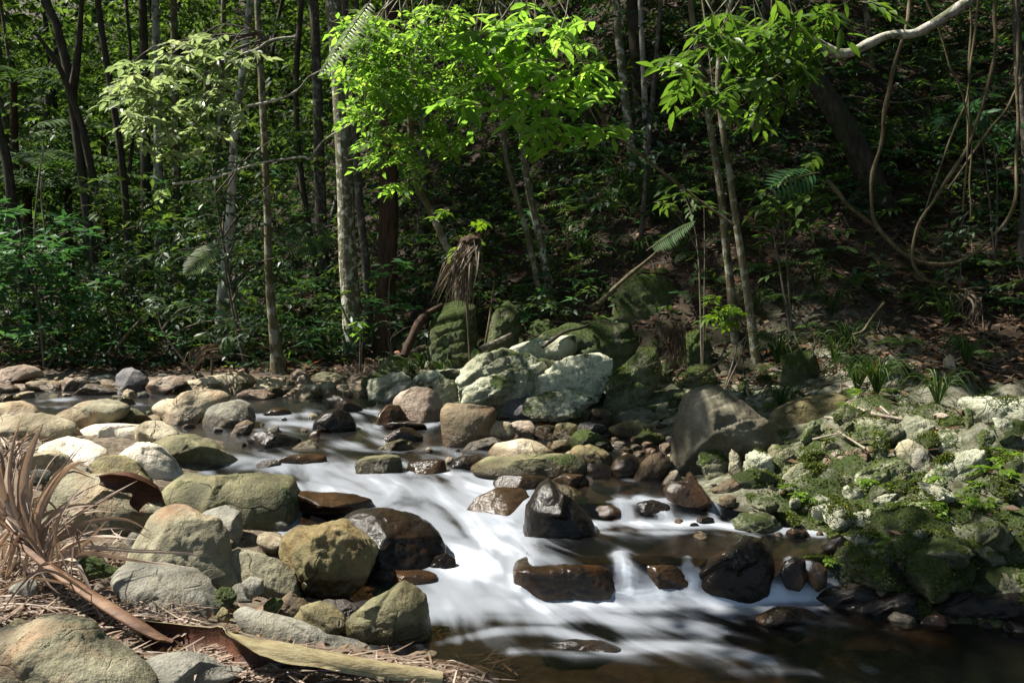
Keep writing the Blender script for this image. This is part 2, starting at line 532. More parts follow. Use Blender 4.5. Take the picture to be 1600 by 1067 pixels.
def ground_mat():
    t = NT('forest floor and creek bed')
    v = t.n('TexCoord').outputs['Object']
    A = lambda k: t.n('Attribute', attribute_name=k).outputs['Fac']
    n1 = t.noise(v, 2.5, 6, .65)
    n2 = t.noise(v, 16, 6, .7)
    n3 = t.noise(v, 60, 5, .75)
    litter = t.ramp(n3, [(.3, (.012, .009, .006)), (.5, (.034, .022, .013)), (.66, (.065, .040, .024)), (.8, (.12, .080, .05))])
    litter = t.mix(.8, litter, t.ramp(n1, [(.3, .5), (.7, 1.3)]), 'MULTIPLY')
    mossc = t.ramp(n3, [(.3, (.010, .018, .004)), (.55, (.035, .052, .009)), (.75, (.075, .10, .016))])
    mm = t.ramp(t.math('ADD', t.noise(v, 5.5, 7, .72), t.math('MULTIPLY', A('moss'), .30)), [(.60, 0.), (.72, 1.)])
    stone = t.ramp(n2, [(.3, (.07, .068, .045)), (.5, (.14, .135, .095)), (.7, (.25, .25, .19))])
    st = t.math('MULTIPLY', A('rocky'), t.ramp(t.noise(v, 5, 5, .6), [(.34, 0.), (.46, 1.)]))
    bed = t.ramp(n2, [(.3, (.022, .014, .008)), (.5, (.055, .036, .018)), (.7, (.11, .075, .038))])
    gravel = t.ramp(t.n('TexVoronoi', {'Vector': v, 'Scale': 34.0}).outputs['Color'], [(.0, (.06, .045, .03)), (.5, (.16, .125, .085)), (1., (.28, .235, .17))])
    c = t.mix(st, litter, stone)
    c = t.mix(A('gravel'), c, gravel)
    c = t.mix(t.math('MULTIPLY', mm, t.math('SUBTRACT', 1., A('gravel'))), c, mossc)
    c = t.mix(A('bed'), c, bed)
    h = t.math('ADD', t.math('MULTIPLY', n2, .7), t.math('MULTIPLY', n3, .4))
    p = t.n('BsdfPrincipled', {'Base Color': c, 'Roughness': .85, 'Specular IOR Level': .25, 'Normal': t.bump(h, .8, .04)})
    return t.out(p)


M['ground'] = ground_mat()


def water_mat():
    t = NT('creek water and silky foam')
    A = lambda k: t.n('Attribute', attribute_name=k).outputs['Fac']
    fl = t.n('Attribute', attribute_name='flow').outputs['Vector']
    foam = A('foam')
    s1 = t.noise(t.n('Mapping', {'Vector': fl, 'Scale': (1.0, .30, 1)}).outputs[0], 3.4, 2, .45, 1.2)
    s2 = t.noise(t.n('Mapping', {'Vector': fl, 'Scale': (1.0, .12, 1)}).outputs[0], 22, 2, .5, .3)
    s = t.math('ADD', t.math('MULTIPLY', s1, .9), t.math('MULTIPLY', s2, .10))
    f = t.math('ADD', foam, t.math('MULTIPLY', t.math('SUBTRACT', s, .52), 1.5))
    f = t.math('MULTIPLY', t.ramp(f, [(.06, 0.), (.5, .36), (.95, .95)], 'EASE'), t.ramp(foam, [(.02, 0.), (.35, 1.)]))
    hb = t.math('ADD', t.math('MULTIPLY', s1, .8), t.math('MULTIPLY', s2, .2))
    nb = t.bump(hb, .3, .03)
    lw = t.n('Fresnel', {'IOR': 1.46, 'Normal': nb}).outputs[0]
    gl = t.n('BsdfGlossy', {'Color': (1, 1, 1, 1), 'Roughness': .22, 'Normal': nb})
    tr = t.n('BsdfTransparent', {'Color': (.42, .37, .30, 1)})
    wat = t.n('MixShader', {0: lw, 1: tr, 2: gl})
    fm1 = t.n('BsdfDiffuse', {'Color': (.62, .67, .75, 1), 'Normal': t.bump(s, .35, .05)})
    fm2 = t.n('BsdfTranslucent', {'Color': (.62, .67, .75, 1)})
    fm = t.n('MixShader', {0: .25, 1: fm1, 2: fm2})
    return t.out(t.n('MixShader', {0: f, 1: wat, 2: fm}))


M['water'] = water_mat()
# ------------------------------------------------------------------ ground and water
def axis(segs):
    a = [np.arange(s, e, st) for s, e, st in segs] + [np.array([segs[-1][1]])]
    return np.concatenate(a)


def build_ground():
    xs = axis([(-90, -24, 6), (-24, -10, .5), (-10, -6, .14), (-6, 6, .055), (6, 10, .12), (10, 24, .5), (24, 90, 6)])
    ys = axis([(-60, -6, 4), (-6, 1.5, .5), (1.5, 9.5, .05), (9.5, 15, .09), (15, 24, .25), (24, 40, .8), (40, 110, 6)])
    X, Y = np.meshgrid(xs, ys)
    X = X.ravel(); Y = Y.ravel()
    Z = ground_z(X, Y)
    sr = poly_sd(X, Y, R_EDGE); sl = -poly_sd(X, Y, L_EDGE); u = bank_params(X, Y)
    bed = ((sr < 0.02) & (sl < 0.02)).astype(float)
    kr = sstep(1120, 1260, u)
    rocky = np.where(sr > 0, (sstep(560, 700, u) * (1 - sstep(.9, 2.2, sr))) * (1 - kr) + kr * (1 - sstep(1.6, 3.0, sr)), 0)
    gravel = np.where(sl > 0, .75, np.where((sr > 0) & (u < 560), 1 - sstep(.1, .7, sr), 0))
    moss = np.where(sr > 0, .12 * kr * (1 - sstep(2, 4, sr)) + .35 * sstep(250, 600, u) * (1 - sstep(1.5, 3, sr)) + .25 * kr * sstep(0, .1, sr) * (1 - sstep(.4, 1.0, sr)), 0)
    me = new_mesh('ground', np.stack([X, Y, Z], -1), grid_faces(len(xs), len(ys)), M['ground'], attrs={'bed': bed, 'rocky': rocky, 'gravel': gravel, 'moss': moss})
    o = obj('ground', me)
    tag(o, 'dark leaf littered forest floor, stony banks and brown creek bed', 'ground', kind='structure')


# white water: strokes over the photograph, laid on the water surface (points, half width in px, strength)
FOAM = [
    ([(640, 965), (740, 945), (850, 948), (950, 940), (1050, 932), (1150, 940), (1285, 925)], 24, 1.1),
    ([(700, 915), (760, 925), (800, 930)], 34, 1.0),
    ([(770, 775), (785, 815), (760, 860), (725, 905), (715, 940)], 44, 1.15),
    ([(560, 790), (640, 800), (700, 830), (770, 850)], 22, .8),
    ([(440, 725), (540, 742), (640, 765), (730, 790), (790, 815)], 26, .85),
    ([(470, 760), (560, 775), (640, 785), (720, 810)], 16, .7),
    ([(600, 755), (700, 760), (760, 770)], 12, .6),
    ([(300, 738), (380, 718), (470, 705), (560, 694)], 12, .6),
    ([(380, 730), (450, 735), (530, 728)], 9, .5),
    ([(500, 700), (600, 705), (690, 700)], 6, .5),
    ([(430, 662), (500, 664), (570, 668), (630, 690)], 8, .75),
    ([(380, 648), (440, 650), (480, 648)], 6, .8),
    ([(560, 645), (585, 645), (600, 655), (590, 668)], 8, .8),
    ([(400, 672), (470, 668)], 6, .55),
    ([(540, 680), (590, 690), (620, 698)], 7, .6),
    ([(670, 665), (690, 660)], 5, .8),
    ([(560, 750), (590, 755), (620, 750)], 8, .6),
    ([(690, 735), (720, 742), (760, 745)], 7, .8),
    ([(630, 725), (640, 738)], 5, .9),
    ([(820, 835), (900, 820), (1000, 818), (1100, 820), (1200, 826), (1280, 834)], 8, 1.0),
    ([(930, 832), (1060, 832), (1190, 838)], 6, .45),
    ([(968, 786), (975, 815)], 9, 1.1), ([(1000, 780), (1030, 788), (1045, 815)], 8, 1.0), ([(1112, 785), (1118, 815)], 7, .9), ([(950, 785), (1050, 782)], 5, .8),
    ([(940, 752), (990, 750)], 5, .5), ([(900, 745), (880, 742)], 4, .4),
    ([(800, 880), (803, 925)], 6, 1.0), ([(968, 868), (978, 895), (985, 930)], 8, 1.1), ([(1074, 872), (1080, 910), (1088, 930)], 6, .9), ([(1232, 872), (1232, 912)], 5, .9), ([(1262, 880), (1252, 915)], 6, 1.0), ([(1090, 890), (1085, 920)], 6, .9), ([(890, 900), (893, 930)], 4, .6), ([(820, 862), (900, 858)], 5, .35),
    ([(700, 955), (800, 968), (900, 962), (1000, 970), (1120, 985)], 14, .75),
    ([(690, 1005), (780, 985), (860, 985), (960, 1008), (1080, 1010), (1200, 1030)], 12, .62),
    ([(800, 1018), (900, 1022), (1000, 1015), (1100, 1010)], 9, .5),
    ([(650, 985), (720, 975)], 14, .5), ([(1100, 960), (1200, 958), (1290, 950)], 10, .5), ([(1150, 1045), (1260, 1050), (1380, 1045)], 10, .26), ([(700, 1030), (800, 1040)], 10, .28),
    ([(660, 880), (700, 890), (735, 900)], 14, .8), ([(640, 900), (670, 925)], 12, .6),
    ([(15, 622), (60, 628), (110, 624)], 4, .7), ([(45, 636), (100, 637)], 4, .7), ([(180, 622), (260, 622)], 3, .4), ([(210, 630), (225, 632)], 4, .7),
    ([(280, 750), (330, 738)], 9, .5), ([(395, 842), (440, 835)], 8, .6), ([(455, 830), (470, 800)], 6, .6), ([(370, 855), (400, 862)], 5, .7),
    ([(340, 700), (400, 705), (470, 715)], 6, .35),
]


def build_water():
    xs = axis([(-12, -6, .12), (-6, -3.0, .05), (-3.0, 3.4, .026), (3.4, 9, .12)])
    ys = axis([(-4, 2.5, .4), (2.5, 4.4, .04), (4.4, 6.4, .02), (6.4, 8, .028), (8, 11.5, .05), (11.5, 13, .2)])
    X, Y = np.meshgrid(xs, ys)
    sh = X.shape
    X = X.ravel(); Y = Y.ravel()
    Z = water_z(X, Y)
    # smooth the steps a little so that the falls curl over
    foam = np.zeros(len(X))
    pxx, pyy, dep = to_px(np.stack([X, Y, Z], -1))
    for pts, hw, st in FOAM:
        a = np.array(pts, float)
        st = st * float(np.interp(a[:, 1].mean(), [600, 700, 760, 800], [.72, .72, .92, 1.05]))
        best = np.full(len(X), 1e9)
        for (x0, y0), (x1, y1) in zip(a[:-1], a[1:]):
            dx, dy = x1 - x0, y1 - y0
            t = np.clip(((pxx - x0) * dx + (pyy - y0) * dy) / (dx * dx + dy * dy + 1e-9), 0, 1)
            # widths are wider across than up the frame because the water lies flat
            d2 = ((pxx - x0 - t * dx) / 1.9) ** 2 + (pyy - y0 - t * dy) ** 2
            best = np.minimum(best, d2)
        foam = np.maximum(foam, st * np.exp(-best / (2 * (hw * .72) ** 2))) 
        foam = np.maximum(foam, .5 * st * np.exp(-best / (2 * (hw * 1.35) ** 2)))
    foam = np.clip(foam * .65, 0, .92)
    # flow coordinate: across, along (flow runs from the far left towards the near right)
    ang = math.atan2(-.86, .50)
    fx, fy = math.cos(ang), math.sin(ang)
    wob = .25 * noise3(p2(X, Y) * .8, 4)
    along = X * fx + Y * fy + wob
    across = -X * fy + Y * fx + .18 * noise3(p2(X, Y) * 1.1, 8)
    fl = np.stack([across, along, Z * 2.2], -1)
    sw = noise3(np.stack([across * 5, along * 1.6, 0 * X], -1), 31) * .5 + noise3(np.stack([across * 11, along * 3.2, 0 * X], -1), 32) * .25
    Z = Z + np.clip(foam, .08, 1) * .035 * (sw + .5 * foam) + .002 * noise3(np.stack([across * 9, along * 4, 0 * X], -1), 33)
    # drop the sheet under the banks
    me = new_mesh('water', np.stack([X, Y, Z], -1), grid_faces(len(xs), len(ys)), M['water'], attrs={'foam': foam, 'flow': fl})
    o = obj('water', me)
    tag(o, 'shallow creek tumbling over ledges in silky white cascades', 'creek', kind='structure')


build_ground()
build_water()
# ------------------------------------------------------------------ rocks
_ico = {}


def ico(level):
    if level in _ico: return _ico[level]
    t = (1 + 5 ** .5) / 2
    V = np.array([(-1, t, 0), (1, t, 0), (-1, -t, 0), (1, -t, 0), (0, -1, t), (0, 1, t), (0, -1, -t), (0, 1, -t), (t, 0, -1), (t, 0, 1), (-t, 0, -1), (-t, 0, 1)], float)
    V /= np.linalg.norm(V[0])
    F = np.array([(0, 11, 5), (0, 5, 1), (0, 1, 7), (0, 7, 10), (0, 10, 11), (1, 5, 9), (5, 11, 4), (11, 10, 2), (10, 7, 6), (7, 1, 8), (3, 9, 4), (3, 4, 2), (3, 2, 6), (3, 6, 8), (3, 8, 9), (4, 9, 5), (2, 4, 11), (6, 2, 10), (8, 6, 7), (9, 8, 1)])
    for _ in range(level):
        E = np.sort(np.concatenate([F[:, [0, 1]], F[:, [1, 2]], F[:, [2, 0]]]), 1)
        U, inv = np.unique(E, axis=0, return_inverse=True)
        inv = inv.ravel()
        mid = V[U].sum(1)
        mid /= np.linalg.norm(mid, axis=1)[:, None]
        n = len(V); m = len(F)
        a, b, c = inv[:m] + n, inv[m:2 * m] + n, inv[2 * m:] + n
        V = np.concatenate([V, mid])
        F = np.concatenate([np.stack([F[:, 0], a, c], 1), np.stack([F[:, 1], b, a], 1), np.stack([F[:, 2], c, b], 1), np.stack([a, b, c], 1)])
    _ico[level] = (V, F)
    return _ico[level]


def unit_(v):
    return v / np.linalg.norm(v)


def polar(outline, soft):
    """radius of a closed outline around the origin, sampled at 256 angles"""
    th = np.linspace(-PI, PI, 256, endpoint=False)
    r = np.zeros(256)
    n = len(outline)
    for i in range(n):
        x0, y0 = outline[i]; x1, y1 = outline[(i + 1) % n]
        dx, dy = x1 - x0, y1 - y0
        c, s = np.cos(th), np.sin(th)
        den = c * dy - s * dx
        den = np.where(np.abs(den) < 1e-9, 1e-9, den)
        t = (x0 * dy - y0 * dx) / den
        k = (x0 * s - y0 * c) / den
        ok = (t > 0) & (k >= -1e-6) & (k <= 1 + 1e-6)
        r = np.where(ok, np.maximum(r, t), r)
    if soft:
        k = np.exp(-np.linspace(-2, 2, 2 * soft + 1) ** 2); k /= k.sum()
        r = np.convolve(np.concatenate([r[-soft:], r, r[:soft]]), k, 'valid')
    return th, r


def shape_rock(outline, depth, seed, level=4, ang=.35, lean=.3, e=2.5, noise=.07, strata=0., planes=()):
    rng = np.random.default_rng(seed)
    U, F = ico(level)
    ax = np.array(outline)
    W = ax[:, 0].max() - ax[:, 0].min(); H = ax[:, 1].max() - ax[:, 1].min()
    size = math.sqrt(W * H)
    th, r = polar(outline, 3 if ang > .5 else 6)
    x, y, z = U[:, 0], U[:, 1], U[:, 2]
    rho = np.hypot(x, z); theta = np.arctan2(z, x)
    rr = np.interp(theta, np.append(th, PI), np.append(r, r[0]))
    s = (rho ** e + np.abs(y) ** e) ** (-1 / e)
    P = np.stack([np.cos(theta) * rr * rho * s, y * s * depth / 2, np.sin(theta) * rr * rho * s], -1)
    # flat facets broken off the front, top and sides
    ncut = int(4 + ang * 10)
    y_first = P[:, 1].copy()
    for k in range(ncut):
        nrm = rng.normal(size=3)
        nrm[1] -= .7; nrm[2] += .25
        nrm /= np.linalg.norm(nrm)
        q = P @ nrm
        d = np.quantile(q, rng.uniform(.66, .93) if ang > .3 else rng.uniform(.84, .97))
        ex = np.maximum(q - d, 0) * (.6 + .4 * ang)
        if nrm[1] < -.25:                             # facets on the front are cut back in depth, which keeps the outline
            P[:, 1] += np.minimum(ex / max(-nrm[1], .4), depth * .55)
        else:
            P -= (ex * .35)[:, None] * nrm
    P[:, 1] = np.minimum(P[:, 1], y_first + .42 * depth)
    for nx, ny, nz, d in planes:
        nrm = unit_(np.array([nx, ny, nz], float))
        ex = np.maximum(P @ nrm - d * size, 0)
        P[:, 1] += np.minimum(ex / max(-nrm[1], .3), depth * .8)
    nn = P / (np.linalg.norm(P, axis=1)[:, None] + 1e-9)
    Q = P / size + seed * 1.37
    disp = noise * fbm(Q * 1.7, 4, seed, .5) + .35 * noise * (np.abs(fbm(Q * 4.0, 3, seed + 5)) - .3) * (.5 + ang)
    disp += .016 * fbm(Q * 14, 3, seed + 8)
    if strata:
        ly = Q @ unit_(np.array([-.35, .25, .9])) * 5.5 + .5 * fbm(Q * 1.6, 3, seed + 2)
        fr = ly - np.floor(ly)
        disp += strata * (np.minimum(fr * 1.3, 1) ** .5 - .6) + strata * .9 * (np.abs(fbm(Q * 3.1, 4, seed + 4)) - .35)
    P = P + nn * (disp * size)[:, None] * [.7, 1.25, .7]
    P[:, 1] += lean * P[:, 2]
    # hold the traced width and height
    x0, x1, z0, z1 = ax[:, 0].min(), ax[:, 0].max(), ax[:, 1].min(), ax[:, 1].max()
    for c, lo, hi in ((0, x0, x1), (2, z0, z1)):
        a, b = P[:, c].min(), P[:, c].max()
        P[:, c] = lo + (P[:, c] - a) * (hi - lo) / (b - a)
    return P, F


ZO = {1: (0, 540), 2: (400, 540), 3: (800, 540), 4: (1200, 540), 5: (0, 800), 6: (400, 800), 7: (800, 800), 8: (1200, 800)}
ROCKS = []
_seed = [100]


def rock(label, kind, pts, z=None, name='boulder', cat=None, group=None, Y=None, depth=.85, sink=.22, ang=.35, lean=.3, e=2.5, noise=.07, level=None, lift=0., seed=None, planes=()):
    _seed[0] += 1
    seed = seed or _seed[0]
    a = np.array(pts, float)
    if len(a) == 2:                                   # a bounding box: make up an outline
        (x0, y0), (x1, y1) = a
        rng = np.random.default_rng(seed)
        th = np.sort(rng.uniform(0, 2 * PI, 9)) if ang > .5 else np.linspace(0, 2 * PI, 11)[:-1] + rng.normal(size=10) * .1
        k = rng.uniform(.85, 1.05, len(th))
        a = np.stack([(x0 + x1) / 2 + (x1 - x0) / 2 * np.cos(th) * k, (y0 + y1) / 2 + (y1 - y0) / 2 * np.sin(th) * k], -1)
        a[:, 0] = x0 + (a[:, 0] - a[:, 0].min()) / np.ptp(a[:, 0]) * (x1 - x0)
        a[:, 1] = y0 + (a[:, 1] - a[:, 1].min()) / np.ptp(a[:, 1]) * (y1 - y0)
    elif z:
        a = a / 4.0 + np.array(ZO[z], float)
    cx = (a[:, 0].min() + a[:, 0].max()) / 2
    yb = a[:, 1].max()
    if Y is None:
        B = hit(cx, min(yb, 1062))[0]
        Yf = B[1]
        if yb > 1062: Yf -= (yb - 1062) / 1556 * 4
    else:
        Yf = Y
    wpx = np.ptp(a[:, 0]); hpx = np.ptp(a[:, 1])
    wm = wpx / 1556 * Yf
    hm = hpx / 1556 * Yf
    dep = depth * min(wm, 1.6 * hm + .25 * wm)
    Yc = Yf + .34 * dep
    c0 = at(cx, a[:, 1].mean(), Yc)
    C = at(a[:, 0], a[:, 1], np.full(len(a), Yc))
    ol = C[:, [0, 2]] - c0[[0, 2]]
    # bury the foot
    low = ol[:, 1].min(); H = np.ptp(ol[:, 1])
    ol[:, 1] = np.where(ol[:, 1] < low + .35 * H, ol[:, 1] - sink * H * (1 - (ol[:, 1] - low) / (.35 * H)), ol[:, 1])
    area = math.sqrt(wpx * hpx)
    strata = {'lichen': .07, 'bench': .07, 'mossrock': .05, 'slate': .03}.get(kind, 0.)
    if kind in ('lichen', 'bench', 'mossrock'): area *= 1.3; noise = max(noise, .10)
    lv = level or (5 if area > 95 else 4 if area > 34 else 3)
    P, F = shape_rock(ol, dep, seed, lv, ang, lean, e, noise, strata, planes)
    if Y is None and yb < 600:                        # on a slope: reach down to the ground
        gz = float(ground_z(c0[0], Yf - .1)); lowz = P[:, 2].min() + c0[2]
        if lowz > gz - .06:
            hi = P[:, 2].max(); k_ = (hi + c0[2] - gz + .06) / (hi - P[:, 2].min())
            P[:, 2] = hi - (hi - P[:, 2]) * k_
    base = np.array([c0[0], c0[1], c0[2] + P[:, 2].min()])
    P = P + np.array([0, 0, c0[2] - base[2]])
    zw = float(water_z(c0[0], c0[1]))
    inw = float(surf_z(c0[0], Yf)) - float(ground_z(c0[0], Yf)) > .004
    wet = 1 - np.clip((P[:, 2] + base[2] - zw) / (.15 if inw else .02), 0, 1)
    me = new_mesh(name, P, F, M[kind], attrs={'wet': wet if inw else wet * 0})
    o = obj(name, me, loc=base + np.array([0, 0, lift]))
    tag(o, label, cat or ('boulder' if name == 'boulder' else 'rock'), group)
    ROCKS.append((o, c0, wm, Yc))
    return o


B, S = 'boulder', 'rock'
G1 = 'boulders along the far shore'
# --- far left shore (region 1)
rock('pink-topped grey boulder at the far left waterline', 'pink', [(-60, 165), (60, 135), (130, 120), (200, 145), (240, 180), (225, 210), (150, 230), (120, 270), (60, 270), (-60, 250)], 1, group=G1)
rock('low square cream stone in water below the pink-topped boulder', 'tan', [(150, 230), (165, 218), (290, 222), (375, 240), (385, 280), (300, 292), (150, 280)], 1, S, group=G1, ang=.6)
rock('small cracked pinkish stone between cream block and wedge', 'pink', [(372, 240), (390, 200), (440, 205), (490, 230), (480, 270), (430, 290), (380, 285)], 1, S, group=G1, ang=.6)
rock('pale humped stone beside the round dark grey boulder', 'pale', [(500, 240), (560, 195), (630, 182), (700, 200), (735, 250), (640, 262), (500, 265)], 1, S, group=G1, Y=10.3)
rock('long mossy grey stone behind the pale humped stone', 'grey', [(500, 215), (600, 165), (680, 155), (720, 170), (700, 220), (560, 230)], 1, S, group=G1, Y=10.7)
rock('dark brown wedge stone in water before the pale humped stone', 'brown', [(455, 300), (540, 240), (640, 250), (740, 270), (745, 300), (600, 318), (470, 316)], 1, S, group=G1)
rock('round dark grey boulder on the far left shore', 'bluegrey', [(705, 190), (740, 150), (800, 140), (860, 160), (910, 210), (915, 250), (880, 300), (760, 305), (720, 250)], 1, group=G1)
rock('pinkish brown sloping stone right of the round grey boulder', 'pink', [(885, 280), (940, 235), (1040, 190), (1120, 195), (1165, 235), (1060, 280), (1020, 310), (900, 310)], 1, S, group=G1)
rock('small dark brown stone highest on the far left shore', 'brown', [(1090, 180), (1130, 155), (1200, 150), (1260, 185), (1200, 220), (1120, 215)], 1, S, group=G1, Y=10.9)
rock('long low tan boulder slanting along the far shore', 'tan', [(1040, 290), (1140, 240), (1300, 195), (1450, 170), (1530, 190), (1565, 240), (1500, 295), (1400, 305), (1180, 300)], 1, group=G1)
rock('small olive wedge against the long low tan boulder', 'olive', [(1405, 290), (1460, 240), (1540, 220), (1555, 270), (1480, 312)], 1, S, group=G1, Y=9.6)
rock('flat pinkish stone at the end of the long tan boulder', 'pink', [(1480, 320), (1540, 280), (1640, 275), (1720, 310), (1640, 340), (1500, 340)], 1, S, group=G1)
rock('brown stone cut by the left frame edge under the pink-topped boulder', 'pink', [(-80, 260), (0, 235), (80, 245), (118, 270), (60, 295), (-60, 295)], 1, S, group=G1)
rock('small ochre stone at the left frame edge in midstream', 'yellow', [(-60, 330), (0, 305), (60, 308), (105, 335), (60, 358), (-60, 360)], 1, S)
rock('tan humped boulder at the left edge with dark shaded base', 'tan', [(-120, 380), (40, 355), (110, 350), (180, 375), (230, 415), (245, 442), (100, 450), (-120, 450)], 1)
rock('broad tan boulder at the left edge behind the dry palm leaves', 'tan', [(-160, 480), (80, 440), (180, 435), (280, 465), (380, 500), (425, 540), (400, 575), (300, 580), (100, 610), (-160, 600)], 1)
rock('cream sloping boulder behind the broken-faced olive rock', 'greentan', [(310, 460), (400, 405), (520, 350), (640, 340), (740, 360), (800, 385), (760, 440), (600, 510), (520, 535), (400, 535)], 1)
rock('olive rock with angular broken face beside the cream sloping boulder', 'olive', [(520, 505), (580, 440), (680, 390), (780, 390), (850, 400), (900, 440), (935, 475), (880, 505), (560, 520)], 1, S, ang=.75)
rock('small tan stone right of the olive broken-faced rock', 'tan', [(900, 450), (950, 432), (1000, 450), (1015, 485), (940, 490)], 1, S)
rock('ochre wet stone tip in the far channel', 'yellow', [(700, 345), (760, 318), (820, 330), (845, 370), (740, 378)], 1, S)
rock('large boulder with orange-stained sunlit top and dark front', 'tan', [(910, 390), (980, 350), (1080, 340), (1130, 295), (1250, 280), (1350, 300), (1400, 340), (1390, 370), (1290, 420), (1230, 470), (1170, 500), (1050, 502), (950, 470), (915, 430)], 1, seed=321)
rock('mottled grey-brown boulder streaked with wet white', 'grey', [(1240, 490), (1280, 400), (1350, 370), (1480, 340), (1550, 370), (1595, 440), (1585, 485), (1480, 510), (1360, 522), (1250, 520)], 1)
rock('small dark pointed stone leaning on the mottled boulder', 'brown', [(1440, 560), (1460, 500), (1530, 470), (1575, 490), (1570, 545), (1520, 568)], 1, S, ang=.7)
rock('reddish pebble in water under the orange-stained boulder', 'wetbrown', [(1125, 505), (1150, 490), (1200, 492), (1215, 515), (1160, 522)], 1, S)
rock('flat cream boulder with a thin crack across its top', 'pale', [(430, 570), (500, 530), (620, 500), (760, 493), (850, 500), (910, 520), (915, 600), (760, 650), (560, 640)], 1, Y=7.0, ang=.5)
rock('smooth tan boulder butting the flat cracked boulder', 'tan', [(830, 510), (900, 475), (1000, 480), (1070, 520), (1115, 560), (1050, 610), (910, 620), (850, 580)], 1)
rock('large bleached white boulder behind the dry palm leaves', 'pale', [(140, 690), (200, 640), (330, 590), (430, 572), (560, 600), (690, 670), (660, 740), (560, 760), (440, 760), (250, 770), (150, 750)], 1, Y=6.45)
rock('tan brown boulder in front of the bleached white one', 'tan', [(140, 720), (230, 670), (320, 660), (400, 690), (442, 730), (420, 772), (200, 785), (150, 765)], 1, Y=5.95)
rock('small orange-tan stone below the bleached white boulder', 'yellow', [(265, 760), (290, 735), (350, 745), (410, 765), (400, 800), (320, 815), (270, 800)], 1, S)
rock('small grey stone beside the small orange-tan stone', 'grey', [(180, 790), (220, 775), (290, 780), (320, 810), (290, 840), (200, 840)], 1, S, Y=5.45)
rock('cream faceted boulder sloping into the white water', 'pale', [(680, 680), (740, 630), (850, 612), (930, 620), (1000, 660), (1070, 730), (1135, 815), (1060, 845), (950, 850), (850, 830), (720, 760)], 1, ang=.6, seed=77)
rock('olive boulder with a broken hollow, beside the cream faceted boulder', 'olive', [(920, 610), (1000, 570), (1100, 560), (1200, 575), (1300, 610), (1380, 660), (1440, 710), (1455, 735), (1380, 755), (1250, 750), (1120, 765), (1040, 740), (960, 680)], 1)
rock('ochre boulder above the curled dark palm sheath', 'yellow', [(545, 810), (580, 720), (640, 690), (740, 695), (830, 730), (870, 790), (945, 850), (960, 895), (900, 910), (700, 900), (600, 860)], 1, Y=5.6, ang=.55)
rock('small grey stone left of the ochre boulder', 'grey', [(440, 800), (470, 755), (540, 760), (570, 800), (540, 830), (460, 830)], 1, S)
# --- near left bank
rock('large grey-tan slab boulder under the palm leaflets', 'greentan', [(47, 790), (52, 755), (75, 745), (140, 748), (170, 765), (205, 790), (240, 806), (225, 835), (180, 852), (100, 850), (50, 845)], ang=.6, seed=55)
rock('large rounded olive boulder at the edge of the white water', 'olive', [(230, 778), (258, 756), (320, 748), (390, 752), (440, 765), (456, 795), (452, 822), (430, 834), (380, 836), (300, 825), (242, 808)], e=2.8)
rock('grey stone with glistening wet white face', 'grey', [(298, 820), (320, 800), (355, 793), (376, 802), (379, 835), (370, 856), (335, 856), (305, 845)], ang=.5, Y=5.35)
rock('large greenish tan boulder with an orange-stained shoulder', 'greentan', [(740, 300), (790, 170), (830, 80), (930, 20), (1010, 0), (1100, 20), (1200, 60), (1290, 80), (1345, 140), (1390, 230), (1430, 340), (1500, 400), (1520, 470), (1440, 500), (1200, 480), (1000, 470), (830, 440), (745, 370)], 5, ang=.5, seed=411, Y=4.62)
rock('grey boulder lying behind the brown palm stalk', 'grey', [(608, 490), (660, 440), (760, 410), (900, 395), (1020, 400), (1130, 430), (1230, 490), (1300, 560), (1340, 620), (1392, 700), (1250, 760), (1100, 760), (900, 740), (760, 660), (660, 580)], 5, Y=4.28, seed=414, ang=.45)
rock('big mossy grey boulder filling the bottom left corner', 'greentan', [(-220, 850), (90, 750), (190, 700), (330, 705), (440, 730), (520, 760), (600, 830), (700, 890), (800, 930), (900, 1000), (1000, 1067), (900, 1190), (-220, 1190)], 5, Y=3.15, seed=418, sink=.05, depth=.6)
rock('pale grey stone at the bottom beside the corner boulder', 'grey', [(870, 940), (980, 910), (1100, 905), (1200, 910), (1290, 960), (1400, 1030), (1490, 1067), (1300, 1150), (950, 1150)], 5, Y=3.45, seed=420, sink=.05, depth=.7)
rock('flat brown-grey stone half buried in straw above the corner boulder', 'pink', [(370, 700), (430, 660), (520, 670), (590, 710), (625, 770), (560, 800), (450, 780)], 5, S, Y=3.95)
rock('small rounded stone under the palm straw at the left edge', 'grey', [(40, 480), (100, 420), (190, 420), (230, 460), (220, 500), (60, 500)], 5, S, Y=4.2)
rock('olive-grey rock between the tan boulder and the yellow boulder', 'greentan', [(1400, 300), (1450, 250), (1600, 270), (1700, 320), (1800, 400), (1870, 510), (1885, 555), (1780, 590), (1600, 560), (1440, 430)], 5, Y=4.75)
rock('small tan stone in the shaded gap below the orange-stained boulder', 'yellow', [(1350, 640), (1380, 605), (1420, 615), (1440, 660), (1400, 695), (1360, 680)], 5, S)
rock('small dark mossy stone in the shaded gap', 'mossrock', [(1330, 500), (1380, 470), (1440, 480), (1480, 530), (1430, 580), (1350, 570)], 5, S, Y=4.45)
rock('pebble-sized grey stone beside the olive-grey rock', 'grey', [(1510, 440), (1560, 410), (1640, 430), (1650, 490), (1560, 520)], 5, S, Y=4.45)
rock('dark mossy stone under the brown palm stalk', 'mossrock', [(430, 330), (520, 290), (640, 330), (740, 390), (700, 440), (560, 430)], 5, S, Y=4.6)
rock('square brown stone with pale top by the grey slab', 'brown', [(70, 650), (140, 560), (200, 515), (280, 560), (335, 605), (220, 690), (110, 680)], 6, S, ang=.75)
